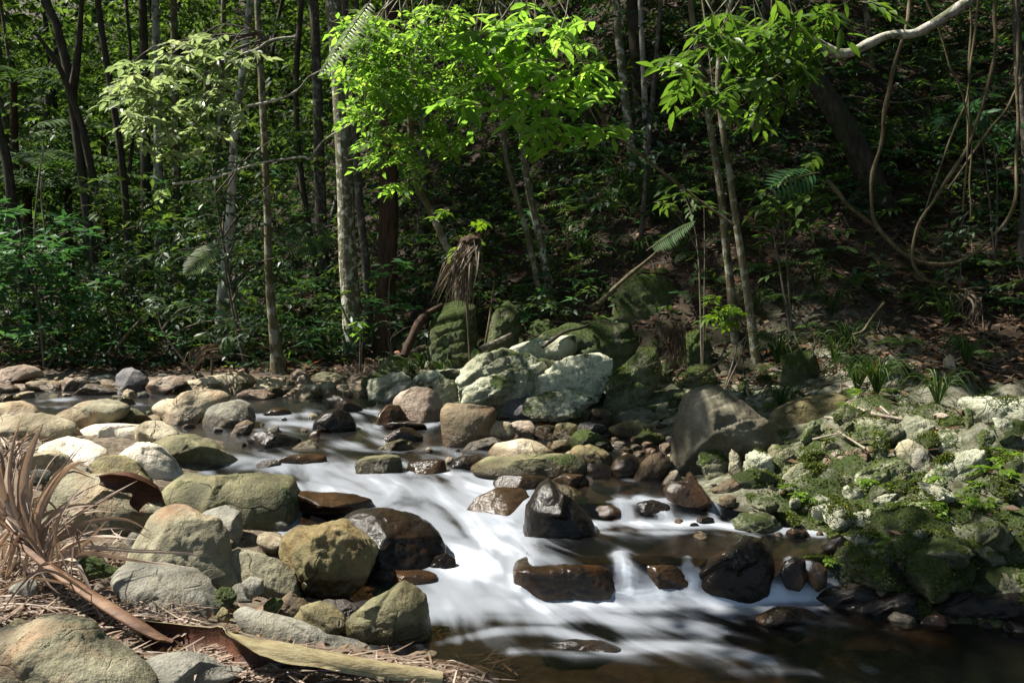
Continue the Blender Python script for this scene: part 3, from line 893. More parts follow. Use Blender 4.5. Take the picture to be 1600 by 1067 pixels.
rock('small dark green stone beside the square brown stone', 'mossrock', [(35, 590), (80, 545), (150, 540), (170, 570), (90, 640), (40, 630)], 6, S, Y=4.45)
rock('long smooth grey slab behind the pale palm sheath', 'grey', [(-190, 700), (-100, 655), (20, 650), (180, 690), (320, 740), (480, 820), (640, 890), (830, 945), (640, 975), (200, 940), (-90, 850)], 6, Y=4.08, depth=.5, seed=431)
rock('olive half-sunk stone at the edge of the still water', 'olive', [(200, 700), (280, 620), (390, 580), (470, 610), (545, 655), (580, 700), (480, 745), (350, 750), (230, 740)], 6, sink=.4)
rock('low dark blue-grey stone behind the olive half-sunk stone', 'bluegrey', [(380, 590), (440, 560), (530, 555), (600, 580), (662, 625), (600, 665), (480, 660), (400, 640)], 6)
rock('triangular olive rock with a black right side', 'olive', [(538, 720), (600, 660), (750, 570), (880, 500), (920, 488), (1000, 540), (1050, 600), (1062, 700), (1088, 800), (1060, 850), (950, 860), (850, 865), (700, 830), (560, 770)], 6, ang=.85, noise=.035, seed=441, lean=.15)
rock('big yellow-green boulder with a dark hollow on its left', 'yellow', [(108, 240), (150, 170), (230, 120), (330, 90), (440, 75), (560, 85), (650, 140), (720, 200), (752, 260), (745, 340), (700, 430), (600, 500), (500, 545), (380, 560), (270, 510), (190, 410), (125, 330)], 6, ang=.45, noise=.11, seed=455, sink=.08)
rock('big black wet boulder behind the yellow-green boulder', 'wet', [(500, 90), (580, 30), (700, 5), (830, 10), (960, 30), (1060, 80), (1130, 140), (1180, 220), (1192, 260), (1130, 320), (1060, 360), (900, 365), (720, 350), (600, 250)], 6, seed=460, ang=.25)
rock('flat reddish wet stone at the foot of the black boulder', 'wetbrown', [(700, 410), (780, 365), (880, 385), (1000, 380), (1090, 410), (1135, 435), (1000, 468), (750, 470)], 6, S)
rock('small glassy wet stone right of the big black boulder', 'wet', [(1080, 345), (1130, 280), (1190, 262), (1240, 300), (1252, 355), (1160, 372)], 6, S)
rock('tiny brown wet stone in still water below the triangular rock', 'brown', [(900, 925), (1000, 880), (1080, 880), (1135, 915), (1060, 938), (940, 940)], 6, S)
# --- far middle shore (region 2)
rock('rounded tan block on the far shore', 'tan', [(5, 265), (10, 215), (90, 200), (165, 215), (178, 255), (80, 268)], 2, S, group=G1, e=3)
rock('low olive stone below the rounded tan block', 'olive', [(-5, 300), (60, 260), (140, 258), (185, 290), (120, 322), (0, 322)], 2, S, group=G1)
rock('grey-green stone filling the gap at the far shore', 'grey', [(170, 265), (200, 225), (270, 205), (310, 215), (290, 260), (230, 270)], 2, S, group=G1, Y=10.2)
rock('largest olive stone of the far middle pile', 'olive', [(290, 255), (330, 200), (410, 165), (500, 175), (575, 200), (578, 255), (520, 280), (400, 280)], 2, S, group=G1, Y=10.0)
rock('small tan stone topping the far middle pile', 'tan', [(425, 155), (480, 138), (540, 152), (555, 178), (480, 190), (440, 180)], 2, S, group=G1, Y=10.6)
rock('pale wedge stone slanting into the water in the far middle', 'greentan', [(215, 325), (290, 270), (380, 240), (412, 245), (390, 305), (360, 328)], 2, S, group=G1, ang=.7)
rock('grey-green pointed stone at the far middle waterline', 'greentan', [(372, 318), (400, 250), (470, 225), (502, 262), (502, 305), (450, 326)], 2, S, group=G1, ang=.6)
rock('wide low tan pebble near the driftwood pile', 'tan', [(180, 300), (240, 280), (300, 275), (290, 310), (220, 322)], 2, S, group=G1)
for i, bb in enumerate([((520, 610), (534, 619)), ((536, 612), (552, 620)), ((548, 603), (566, 612)), ((553, 596), (572, 606)), ((530, 601), (545, 610)), ((560, 609), (574, 619)), ((385, 606), (402, 616)), ((545, 588), (560, 597))]):
    rock('small brown pebble on the far shore beside the driftwood scraps', 'pink' if i % 2 else 'tan', bb, name='pebble', cat='pebble', group='pebbles beside the driftwood')
# --- wet rocks in the middle of the stream
rock('grey wet knob, upper of two dark midstream rocks', 'wet', [(400, 355), (420, 320), (480, 310), (560, 340), (640, 370), (675, 412), (560, 420), (430, 405)], 2, S)
rock('black wet hump, lower of two dark midstream rocks', 'wet', [(345, 525), (370, 440), (420, 405), (500, 395), (570, 420), (610, 470), (635, 525), (500, 545)], 2, S)
rock('dark brown rock left of the pinkish cracked boulder', 'wetbrown', [(738, 495), (760, 420), (820, 370), (890, 370), (935, 440), (925, 490), (800, 502)], 2, S, ang=.5)
rock('flat black stone between cascade and brown box rock', 'wet', [(782, 505), (850, 480), (960, 475), (1065, 490), (1065, 525), (900, 535)], 2, S)
rock('glistening black sloping rock below the flat black stone', 'wet', [(768, 615), (820, 560), (900, 515), (980, 525), (1042, 570), (1032, 605), (900, 618)], 2, S, ang=.6)
rock('olive dark wedge in front of the glistening black rock', 'olive', [(738, 660), (820, 610), (900, 588), (960, 610), (985, 655), (860, 668)], 2, S, ang=.6)
rock('square brown box-shaped boulder in midstream', 'brown', [(1143, 480), (1150, 400), (1180, 370), (1300, 375), (1420, 380), (1490, 395), (1503, 440), (1470, 520), (1400, 600), (1250, 650), (1165, 630)], 2, ang=.5, e=3.2, seed=512)
rock('smooth orange-tan boulder before the brown box boulder', 'tan', [(1238, 625), (1270, 560), (1350, 510), (1480, 470), (1600, 475), (1622, 560), (1540, 610), (1400, 640), (1290, 645)], 2)
rock('flat grey stone at the foot of the orange-tan boulder', 'grey', [(1270, 655), (1330, 610), (1440, 580), (1562, 575), (1550, 625), (1400, 660)], 2, S, ang=.6)
rock('smooth pale tan oval boulder on the midstream bar', 'tan', [(762, 712), (775, 695), (810, 687), (840, 692), (869, 708), (855, 722), (790, 726)])
rock('long olive slab lying along the midstream bar', 'olive', [(733, 747), (770, 725), (830, 715), (900, 712), (919, 725), (917, 747), (870, 756), (800, 758)], e=3)
rock('mossy olive block standing alone in the rapids', 'olive', [(620, 805), (625, 730), (660, 700), (800, 685), (880, 690), (905, 730), (917, 795), (880, 812), (700, 815)], 2, e=3.4, seed=520)
rock('low brown wet block right of the mossy olive block', 'wetbrown', [(935, 795), (960, 740), (1050, 720), (1180, 715), (1195, 785), (1060, 802)], 2, S, e=3.2)
rock('black wet rock with a small spout of water', 'wet', [(1200, 770), (1230, 720), (1290, 692), (1380, 700), (1440, 740), (1420, 775), (1300, 785)], 2, S)
rock('small dark wet stone under the oval tan boulder', 'wet', [(1430, 740), (1450, 700), (1500, 690), (1530, 730), (1480, 760)], 2, S)
rock('low dark olive stone left of the rapids', 'wet', [(381, 692), (390, 677), (420, 674), (445, 682), (470, 690), (450, 699), (400, 700)], name=S)
rock('tiny reddish wet stone in the rapids', 'wetbrown', [(320, 590), (345, 545), (380, 530), (398, 550), (385, 595), (340, 602)], 2, S)
rock('small dark olive stone under the tiny reddish one', 'olive', [(215, 645), (270, 610), (330, 590), (390, 640), (320, 652)], 2, S)
rock('flat half-drowned shining rock left of the mossy block', 'wetbrown', [(100, 730), (200, 690), (320, 680), (420, 700), (435, 735), (300, 750), (150, 752)], 2, S, sink=.7)
rock('drowned pale hump at the left of the shining rock', 'bluegrey', [(0, 745), (40, 720), (110, 715), (150, 745), (90, 765)], 2, S, sink=.7)
rock('brown stone skimmed by water at the left of the rapids', 'wetbrown', [(60, 430), (120, 390), (190, 390), (225, 425), (140, 440)], 2, S, sink=.6)
rock('dark red wet slab with clinging leaves behind the black boulder', 'wetbrown', [(210, 1000), (220, 940), (290, 925), (400, 940), (560, 940), (680, 975), (725, 1030), (660, 1075), (400, 1090), (250, 1060)], 2, ang=.6)
rock('low brown wet stone at the head of the main drop', 'wetbrown', [(726, 797), (740, 775), (775, 765), (820, 770), (830, 790), (812, 806), (750, 807)], name=S)
rock('black triangular rock splitting the main drop', 'wet', [(817, 838), (820, 795), (845, 765), (860, 757), (895, 785), (922, 812), (938, 832), (912, 845), (855, 848)], ang=.6, seed=541, noise=.05)
rock('olive wedge behind the black triangular rock', 'olive', [(848, 775), (862, 757), (895, 765), (922, 785), (905, 800), (865, 800)], name=S, ang=.6, Y=5.95)
rock('orange brown flat stone above the black triangular rock', 'wetbrown', [(860, 752), (880, 741), (910, 742), (922, 755), (900, 763), (870, 762)], name=S)
rock('reddish wet stone under the long olive slab', 'wetbrown', [(770, 758), (790, 744), (850, 742), (868, 755), (830, 766), (785, 768)], name=S)
# --- gravel bar (region 3)
rock('flat-topped ochre block at the back of the bar', 'yellow', [(258, 492), (320, 400), (370, 380), (500, 385), (545, 400), (500, 480), (350, 500)], 3, S, ang=.75, e=3)
rock('dark brown block beside the flat-topped ochre block', 'brown', [(470, 480), (520, 400), (610, 395), (640, 430), (620, 500), (520, 505)], 3, S, ang=.7)
rock('tan stone behind the oval boulder, left end of the bar', 'pink', [(-10, 490), (30, 470), (120, 480), (148, 520), (110, 590), (10, 585)], 3, S)
rock('rounded brown stone next along the bar', 'brown', [(118, 550), (150, 508), (220, 498), (275, 510), (260, 575), (180, 588)], 3, S)
rock('yellow cobble with grey foot on the bar', 'yellow', [(255, 560), (290, 500), (350, 482), (420, 500), (410, 570), (320, 590)], 3, S)
rock('dark sloping stone behind the green wedge', 'bluegrey', [(380, 560), (430, 490), (490, 478), (570, 500), (610, 530), (520, 580), (420, 590)], 3, S)
rock('mossy ochre boulder at the right end of the bar', 'yellow', [(600, 515), (700, 480), (780, 465), (880, 500), (885, 550), (780, 590), (650, 585)], 3)
rock('green mossy wedge standing on the bar', 'mossrock', [(328, 690), (400, 580), (460, 530), (540, 560), (620, 610), (640, 645), (560, 680), (400, 690)], 3, S, ang=.8)
rock('ochre angular stone in front of the green wedge', 'yellow', [(355, 690), (390, 622), (480, 635), (600, 675), (635, 700), (600, 760), (480, 770), (400, 730)], 3, S, ang=.8)
rock('round tan stone left of the green wedge', 'tan', [(240, 640), (270, 600), (330, 592), (370, 625), (340, 675), (270, 670)], 3, S)
rock('thin grey slab stone behind the round tan stone', 'grey', [(510, 545), (570, 528), (630, 545), (620, 575), (540, 572)], 3, S, ang=.6)
rock('brown wet rounded stone at the foot of the bar', 'wetbrown', [(615, 765), (650, 710), (720, 675), (800, 710), (812, 765), (720, 820), (650, 810)], 3, S)
rock('dark brown sloping rock beside the big shaded boulder', 'brown', [(735, 840), (810, 750), (870, 690), (930, 675), (1000, 690), (1015, 770), (930, 850)], 3, S, ang=.6)
rock('cream cobble on the pebble patch', 'pale', [(850, 580), (880, 545), (930, 550), (968, 585), (930, 605), (870, 600)], 3, S)
rock('black wet stones shelf under the ochre angular stone', 'wet', [(440, 790), (480, 740), (580, 740), (640, 780), (600, 820), (480, 820)], 3, S)
for i, bb in enumerate([((985, 682), (1003, 693)), ((1003, 690), (1022, 701)), ((985, 694), (1002, 704)), ((1018, 680), (1036, 691)), ((1030, 692), (1050, 706)), ((960, 690), (980, 700)), ((970, 700), (990, 710)), ((1010, 700), (1026, 710)), ((1040, 682), (1054, 692)), ((990, 704), (1008, 712)), ((955, 683), (968, 692)), ((1022, 708), (1040, 716))]):
    rock('small brown pebble on the bar beside the big shaded boulder', ('brown', 'pink', 'grey')[i % 3], bb, name='pebble', cat='pebble', group='pebbles on the midstream bar')
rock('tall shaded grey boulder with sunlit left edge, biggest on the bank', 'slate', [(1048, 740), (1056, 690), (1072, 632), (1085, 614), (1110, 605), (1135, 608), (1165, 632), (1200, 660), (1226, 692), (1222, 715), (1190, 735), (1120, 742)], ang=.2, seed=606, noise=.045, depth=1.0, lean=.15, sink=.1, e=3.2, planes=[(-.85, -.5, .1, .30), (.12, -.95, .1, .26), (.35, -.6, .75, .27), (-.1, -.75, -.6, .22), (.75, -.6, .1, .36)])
rock('smooth orange-brown log-shaped rock on the right bank', 'yellow', [(0, 440), (60, 395), (200, 345), (350, 315), (470, 305), (495, 325), (495, 385), (420, 440), (260, 510), (130, 545), (40, 520)], 4, Y=7.1, depth=.6, e=2.8, noise=.03, ang=.2, seed=610)
rock('bright moss-topped stone at the foot of the shaded boulder', 'bench', [(1155, 740), (1190, 670), (1300, 645), (1350, 680), (1375, 750), (1320, 820), (1200, 830)], 3, S, ang=.7)
rock('narrow upright pale stone beside the moss-topped stone', 'greentan', [(1348, 810), (1370, 700), (1390, 655), (1440, 700), (1455, 810), (1400, 865)], 3, S, ang=.7, Y=6.2)
rock('wet reddish-brown rock beside the small fall', 'wetbrown', [(958, 925), (1000, 880), (1100, 855), (1120, 800), (1150, 800), (1180, 880), (1235, 950), (1245, 1030), (1150, 1075), (1060, 1060), (980, 980)], 3, ang=.5)
rock('small grey pointed stone under the shaded boulder', 'grey', [(940, 860), (1000, 790), (1040, 780), (1060, 830), (1000, 880)], 3, S)
rock('brown angular stone wedged on the bank by the small fall', 'brown', [(1250, 910), (1320, 860), (1380, 840), (1440, 870), (1420, 930), (1320, 950)], 3, S, ang=.8)
# --- ledges
rock('wide dark ledge block with water sliding over its top', 'ledge', [(5, 345), (60, 312), (300, 296), (560, 296), (645, 320), (655, 420), (620, 500), (400, 545), (150, 560), (20, 550)], 7, Y=4.90, e=5, ang=.15, noise=.025, depth=.7, sink=.3, seed=701, lean=.05)
rock('brown ledge block between two spouts', 'ledge', [(730, 330), (780, 306), (1000, 298), (1090, 312), (1120, 400), (1080, 480), (900, 480), (750, 430)], 7, Y=4.92, e=5, ang=.15, noise=.025, depth=.8, sink=.5, seed=702, lean=.05)
rock('jagged black ledge rock with glinting broken top', 'wet', [(1140, 450), (1180, 380), (1300, 290), (1400, 230), (1470, 215), (1510, 180), (1580, 200), (1640, 210), (1690, 280), (1690, 380), (1660, 490), (1500, 520), (1350, 500), (1200, 480)], 7, Y=4.76, ang=.6, noise=.16, depth=.9, seed=703, sink=.3, e=2.8)
rock('small black round stone with water either side at the ledge', 'wet', [(80, 380), (100, 320), (170, 295), (240, 320), (250, 400), (180, 440), (100, 430)], 8, S, Y=4.84, sink=.3)
rock('small brown stone at the right end of the ledge', 'wetbrown', [(255, 400), (270, 340), (320, 320), (370, 350), (360, 430), (300, 450)], 8, S, Y=4.84, sink=.3)
rock('brown rock with water fanning over it at the small fall', 'wetbrown', [(480, 1045), (520, 1015), (600, 1000), (690, 1010), (700, 1060), (560, 1080)], 3, S, Y=5.74)
rock('round dark rock veiled by the small fall', 'wet', [(760, 1040), (800, 985), (900, 975), (980, 990), (1020, 1060), (900, 1085)], 3, S, Y=5.76)
rock('drowned red stone under the pool below the ledge', 'wetbrown', [(1180, 965), (1215, 948), (1260, 950), (1285, 965), (1240, 978)], name=S, sink=1.0)
rock('drowned orange slab under the dark pool', 'yellow', [(1290, 1016), (1340, 1004), (1400, 1006), (1432, 1014), (1390, 1026), (1320, 1028)], name=S, sink=1.0, lift=-.05)
rock('drowned brown ledge hump in the lower rapids', 'wet', [(850, 1010), (900, 1000), (950, 1002), (975, 1014), (930, 1022), (870, 1022)], name=S, sink=1.0, lift=-.01)
# --- middle outcrop
GO = 'lichened outcrop across the creek'
rock('left rounded lichened rock of the outcrop', 'lichen', [(678, 270), (690, 215), (760, 195), (830, 165), (920, 170), (972, 210), (975, 280), (900, 320), (800, 345), (700, 335)], 2, group=GO, ang=.6)
rock('grey angular rock before the left end of the outcrop', 'grey', [(800, 300), (870, 230), (960, 222), (1005, 250), (940, 310), (860, 345), (810, 350)], 2, S, ang=.8)
rock('pinkish boulder with a cracked wet front below the outcrop', 'pink', [(855, 345), (920, 290), (1000, 255), (1080, 260), (1130, 300), (1165, 380), (1130, 450), (1000, 480), (910, 460), (880, 410)], 2, ang=.5, seed=808)
rock('flat greenish slab behind the left of the outcrop', 'lichen', [(950, 220), (1050, 170), (1200, 148), (1265, 160), (1270, 230), (1180, 260), (1000, 265)], 2, S, group=GO, ang=.8, Y=9.4)
rock('upright split block at the foot of the outcrop', 'lichen', [(1095, 250), (1140, 200), (1210, 200), (1262, 230), (1265, 365), (1180, 375), (1120, 320)], 2, S, group=GO, ang=.9)
rock('biggest white-green lichened boulder in the outcrop', 'lichen', [(712, 602), (714, 575), (745, 552), (790, 545), (830, 555), (856, 572), (850, 600), (815, 622), (770, 634), (722, 633)], group=GO, ang=.75, seed=811, Y=8.35)
rock('tilted flat-faced lichened slab on the front of the outcrop', 'lichen', [(720, 628), (722, 606), (760, 588), (785, 582), (802, 598), (800, 612), (765, 622), (740, 634)], group=GO, name=S, ang=.9, Y=8.15, depth=.4)
rock('dark overhung rock inside the cleft of the outcrop', 'mossrock', [(770, 600), (800, 572), (850, 560), (880, 570), (880, 610), (840, 640), (780, 640)], group=GO, name=S, Y=8.7)
rock('slanting lichened ridge on the right of the outcrop', 'lichen', [(80, 250), (90, 205), (180, 200), (300, 140), (430, 80), (540, 50), (620, 80), (640, 200), (560, 290), (300, 330), (100, 320)], 3, group=GO, ang=.7, Y=8.3, seed=815)
rock('white-tipped lower ledge of the outcrop', 'lichen', [(65, 370), (100, 310), (200, 290), (330, 280), (520, 290), (560, 360), (400, 420), (200, 440), (90, 420)], 3, group=GO, name=S, ang=.7, Y=8.0)
rock('mossy hump at the top of the outcrop', 'mossrock', [(830, 560), (850, 530), (890, 508), (940, 502), (990, 510), (1005, 540), (985, 580), (940, 600), (880, 590)], group=GO, ang=.5, Y=9.2, seed=817)
rock('pale flat ledge high in the outcrop', 'lichen', [(790, 560), (800, 540), (850, 530), (900, 525), (905, 550), (870, 565), (820, 570)], group=GO, name=S, ang=.8, Y=8.95)
rock('small grey rock under the cleft at the foot of the outcrop', 'bluegrey', [(780, 640), (795, 622), (820, 615), (840, 630), (830, 648), (800, 652)], name=S)
rock('mossy slab leaning on the slope right of the outcrop', 'bench', [(940, 640), (950, 605), (985, 570), (1010, 545), (1035, 550), (1040, 590), (1010, 630), (970, 648)], ang=.6, Y=8.4, seed=823)
rock('small mossy block on the shore left of the outcrop', 'bench', [(586, 578), (590, 558), (620, 555), (650, 560), (655, 578), (620, 584)], name=S, ang=.7)
rock('tall mossy stump-shaped rock under the dead hanging fronds', 'mossrock', [(668, 560), (672, 500), (690, 478), (720, 470), (742, 482), (748, 530), (740, 566), (700, 572)], ang=.3, e=3, seed=826)
rock('mossy leaning rock right of the stump-shaped rock', 'mossrock', [(752, 545), (770, 490), (795, 470), (815, 490), (812, 530), (790, 552)], ang=.5, Y=9.9)
rock('small mossy rock at the foot of the twin-stemmed tree', 'mossrock', [(825, 520), (835, 500), (855, 498), (868, 515), (850, 530)], name=S, Y=9.7)
rock('bare brown rock face set into the slope', 'mossrock', [(955, 490), (962, 440), (990, 425), (1040, 425), (1062, 450), (1058, 490), (1010, 500)], name='cliff', cat='cliff', ang=.5, e=4, depth=.3, seed=829)  # mossy material darkens this bare brown face in place of shade
rock('mossy rock beside the root mat on the slope', 'mossrock', [(1060, 560), (1075, 520), (1100, 515), (1115, 540), (1105, 570), (1080, 575)], name=S, ang=.5)
rock('dark mossy rock lower on the slope above the tall boulder', 'mossrock', [(1065, 605), (1080, 575), (1110, 570), (1125, 590), (1110, 612)], name=S, ang=.5)
rock('bare olive rock face low on the right slope', 'mossrock', [(1218, 592), (1224, 560), (1248, 548), (1275, 552), (1285, 580), (1262, 598)], name='cliff', cat='cliff', ang=.8, depth=.5)
rock('small upright tan stone on the shaded right slope', 'tan', [(1090, 190), (1110, 100), (1150, 55), (1180, 80), (1185, 150), (1140, 195)], 4, S, ang=.6)
# --- right bank bench
GB = 'lichened rocks on the right bank'
rb = lambda label, kind, pts, z=4, **k: rock(label, kind, pts, z, name=S, group=GB, **{**dict(ang=.85, sink=.3), **k})
rb('pale mossy knob right of the tall shaded boulder', 'bench', [(10, 720), (30, 660), (90, 628), (160, 660), (230, 740), (140, 770), (40, 770)])
rb('broken pale rock under the tall boulder\'s right foot', 'lichen', [(1455, 770), (1480, 690), (1540, 665), (1640, 690), (1650, 790), (1540, 840)], 3)
rb('long mossy base rock at the top of the small fall', 'bench', [(60, 940), (80, 800), (200, 750), (400, 770), (480, 830), (460, 920), (300, 960), (100, 970)])
rb('low grey-green slab in the middle of the bank', 'bench', [(470, 860), (600, 760), (780, 690), (880, 720), (900, 800), (760, 860), (560, 900)], ang=.6)
rb('mossy rock with a white knob', 'bench', [(510, 590), (540, 510), (600, 450), (700, 480), (820, 520), (840, 590), (700, 640), (560, 630)])
rb('upright white stone standing in the gravel hollow', 'lichen', [(668, 695), (675, 590), (700, 560), (750, 585), (745, 690), (700, 710)], ang=.7)
rb('pointed lichened rock at the back of the bench', 'lichen', [(845, 600), (860, 500), (890, 445), (960, 445), (1070, 500), (1060, 580), (960, 620)])
rb('square white-topped rock with mossy face', 'lichen', [(1005, 610), (1060, 570), (1180, 538), (1290, 560), (1305, 660), (1230, 715), (1100, 720), (1030, 680)], seed=862)
rb('tan grey rock beside the square white-topped rock', 'greentan', [(815, 680), (860, 620), (920, 600), (1000, 640), (1010, 720), (900, 760), (830, 730)])
rb('dark splintered stone below the tan grey rock', 'grey', [(895, 760), (920, 690), (980, 650), (1030, 650), (1040, 730), (970, 790)], ang=1.)
rb('broad flat lichened slab in front of the white-topped rock', 'lichen', [(1000, 830), (1060, 770), (1250, 690), (1420, 668), (1440, 760), (1330, 860), (1150, 890), (1030, 880)], ang=.7, seed=866)
rb('large pale slab at the right edge below the slope', 'lichen', [(1270, 400), (1290, 340), (1400, 320), (1700, 350), (1720, 470), (1500, 500), (1330, 490)], ang=.7, seed=867)
rb('white rock perched at the right edge, topmost of the bank', 'lichen', [(1450, 330), (1500, 270), (1560, 210), (1700, 180), (1720, 330), (1560, 360)], Y=7.5)
rb('small pale stone on the upper bank behind the large slab', 'lichen', [(1310, 325), (1330, 300), (1385, 305), (1390, 335), (1340, 345)])
rb('narrow upright stone at the left end of the large slab', 'bench', [(1235, 500), (1240, 410), (1270, 390), (1290, 430), (1290, 510)])
rb('small white stone under the large pale slab', 'lichen', [(1425, 510), (1440, 455), (1500, 455), (1570, 490), (1540, 530), (1460, 535)])
rb('folded grey stone between slab and white-topped rock', 'bench', [(1300, 640), (1320, 570), (1380, 530), (1440, 560), (1430, 630), (1370, 660)])
rb('tall pale rock cut by the right frame edge', 'lichen', [(1540, 720), (1560, 560), (1620, 480), (1800, 500), (1800, 760), (1620, 780)], Y=6.1)
rb('grey wedge stone at the right edge above the moss', 'grey', [(1470, 920), (1500, 850), (1570, 820), (1720, 840), (1720, 940), (1560, 960)], Y=5.7)
rb('small pale block low on the back of the bench', 'bench', [(200, 580), (260, 520), (310, 470), (345, 500), (340, 570), (260, 610)])
rb('flat mossy stone right of the log-shaped rock', 'bench', [(330, 640), (360, 600), (430, 590), (440, 640), (400, 665)])
rb('moss-cushioned rock at the back edge of the bench', 'mossrock', [(1060, 520), (1090, 470), (1160, 450), (1240, 480), (1230, 530), (1120, 545)])
rb('white streaked shelf stone on the mossy ledge', 'lichen', [(1050, 220), (1065, 165), (1140, 150), (1240, 165), (1220, 215), (1120, 240)], 8)
rb('pale rippled shelf at the top right of the mossy ledge', 'lichen', [(1170, 150), (1240, 95), (1350, 60), (1560, 45), (1700, 60), (1700, 130), (1500, 150), (1300, 170)], 8, ang=.6)
rb('white tongue of stone at the right edge of the ledge', 'lichen', [(1480, 130), (1540, 80), (1640, 60), (1760, 70), (1760, 170), (1560, 180)], 8, ang=.6, Y=4.95)
rb('thin pale ledge stone above the overhang', 'grey', [(1300, 305), (1340, 280), (1400, 280), (1435, 300), (1380, 315)], 8)
rb('dark wet rock at the foot of the ledge by the fall', 'wet', [(330, 540), (340, 470), (400, 400), (480, 330), (540, 420), (580, 500), (560, 580), (440, 560)], 8, ang=.9, sink=.2)
rb('black broken rock at the tip of the bank', 'wet', [(350, 240), (400, 190), (470, 150), (530, 190), (520, 250), (430, 270)], 8, ang=.9)
rb('mossy shoulder of the ledge above the fall', 'mossrock', [(480, 330), (500, 220), (580, 150), (700, 150), (760, 230), (740, 340), (600, 400)], 8, ang=.5, Y=5.2)
rb('big dark moss-hung overhang facing the pool', 'mossrock', [(820, 440), (850, 330), (960, 260), (1150, 250), (1300, 300), (1330, 420), (1260, 560), (1060, 590), (900, 520)], 8, ang=.5, Y=4.98, seed=891, e=3)
rb('mossy foot of the ledge in the pool', 'mossrock', [(560, 610), (590, 480), (660, 420), (780, 470), (860, 560), (940, 640), (900, 690), (740, 680), (620, 650)], 8, ang=.6, Y=4.84)
rb('grey stone tip at the waterline under the mossy foot', 'grey', [(770, 680), (820, 635), (900, 650), (945, 690), (860, 705)], 8)
rb('rounded brown cobble lodged in the mossy face', 'brown', [(680, 520), (700, 475), (750, 450), (800, 480), (825, 520), (760, 550), (700, 550)], 8, ang=.4, Y=4.72)
rb('dark brown cobble beside the tan block in the nook', 'brown', [(1215, 600), (1230, 560), (1290, 538), (1330, 560), (1320, 620), (1250, 640)], 8, ang=.3, Y=4.75)
rb('square tan block at the waterline in the nook', 'tan', [(1275, 680), (1280, 600), (1320, 568), (1430, 572), (1435, 670), (1380, 700)], 8, ang=.6, e=3.2)
rb('grey-green leaning block at the right edge of the pool', 'bench', [(1450, 640), (1460, 500), (1500, 420), (1700, 380), (1760, 620), (1600, 690)], 8, ang=.7, Y=4.62)
rb('low orange-brown shelf under the water by the nook', 'wetbrown', [(950, 690), (1000, 640), (1120, 640), (1230, 680), (1200, 710), (1040, 715)], 8, ang=.5, sink=.6)
for i, bb in enumerate([((1320, 703), (1334, 714)), ((1334, 700), (1348, 712)), ((1346, 708), (1362, 720)), ((1310, 712), (1330, 722)), ((1286, 716), (1300, 726)), ((1300, 706), (1312, 715)), ((1352, 698), (1366, 708)), ((1396, 673), (1412, 684)), ((1276, 708), (1294, 720)), ((1340, 718), (1352, 726)), ((1385, 752), (1406, 764)), ((1460, 645), (1485, 656)), ((1490, 640), (1508, 650))]):
    rock('small brown pebble in a hollow of the right bank', ('brown', 'pink')[i % 2], bb, name='pebble', cat='pebble', group='pebbles in the hollows of the right bank')
for i, bb in enumerate([((1494, 957), (1504, 968)), ((1508, 958), (1520, 968)), ((1536, 972), (1550, 984)), ((1566, 974), (1584, 988)), ((1520, 966), (1530, 976))]):
    rock('little wet pebble at the waterline of the nook', 'wet', bb, name='pebble', cat='pebble', group='wet pebbles in the nook')
# ------------------------------------------------------------------ vegetation builders
def unit(v):
    return v / (np.linalg.norm(v, axis=-1, keepdims=True) + 1e-12)


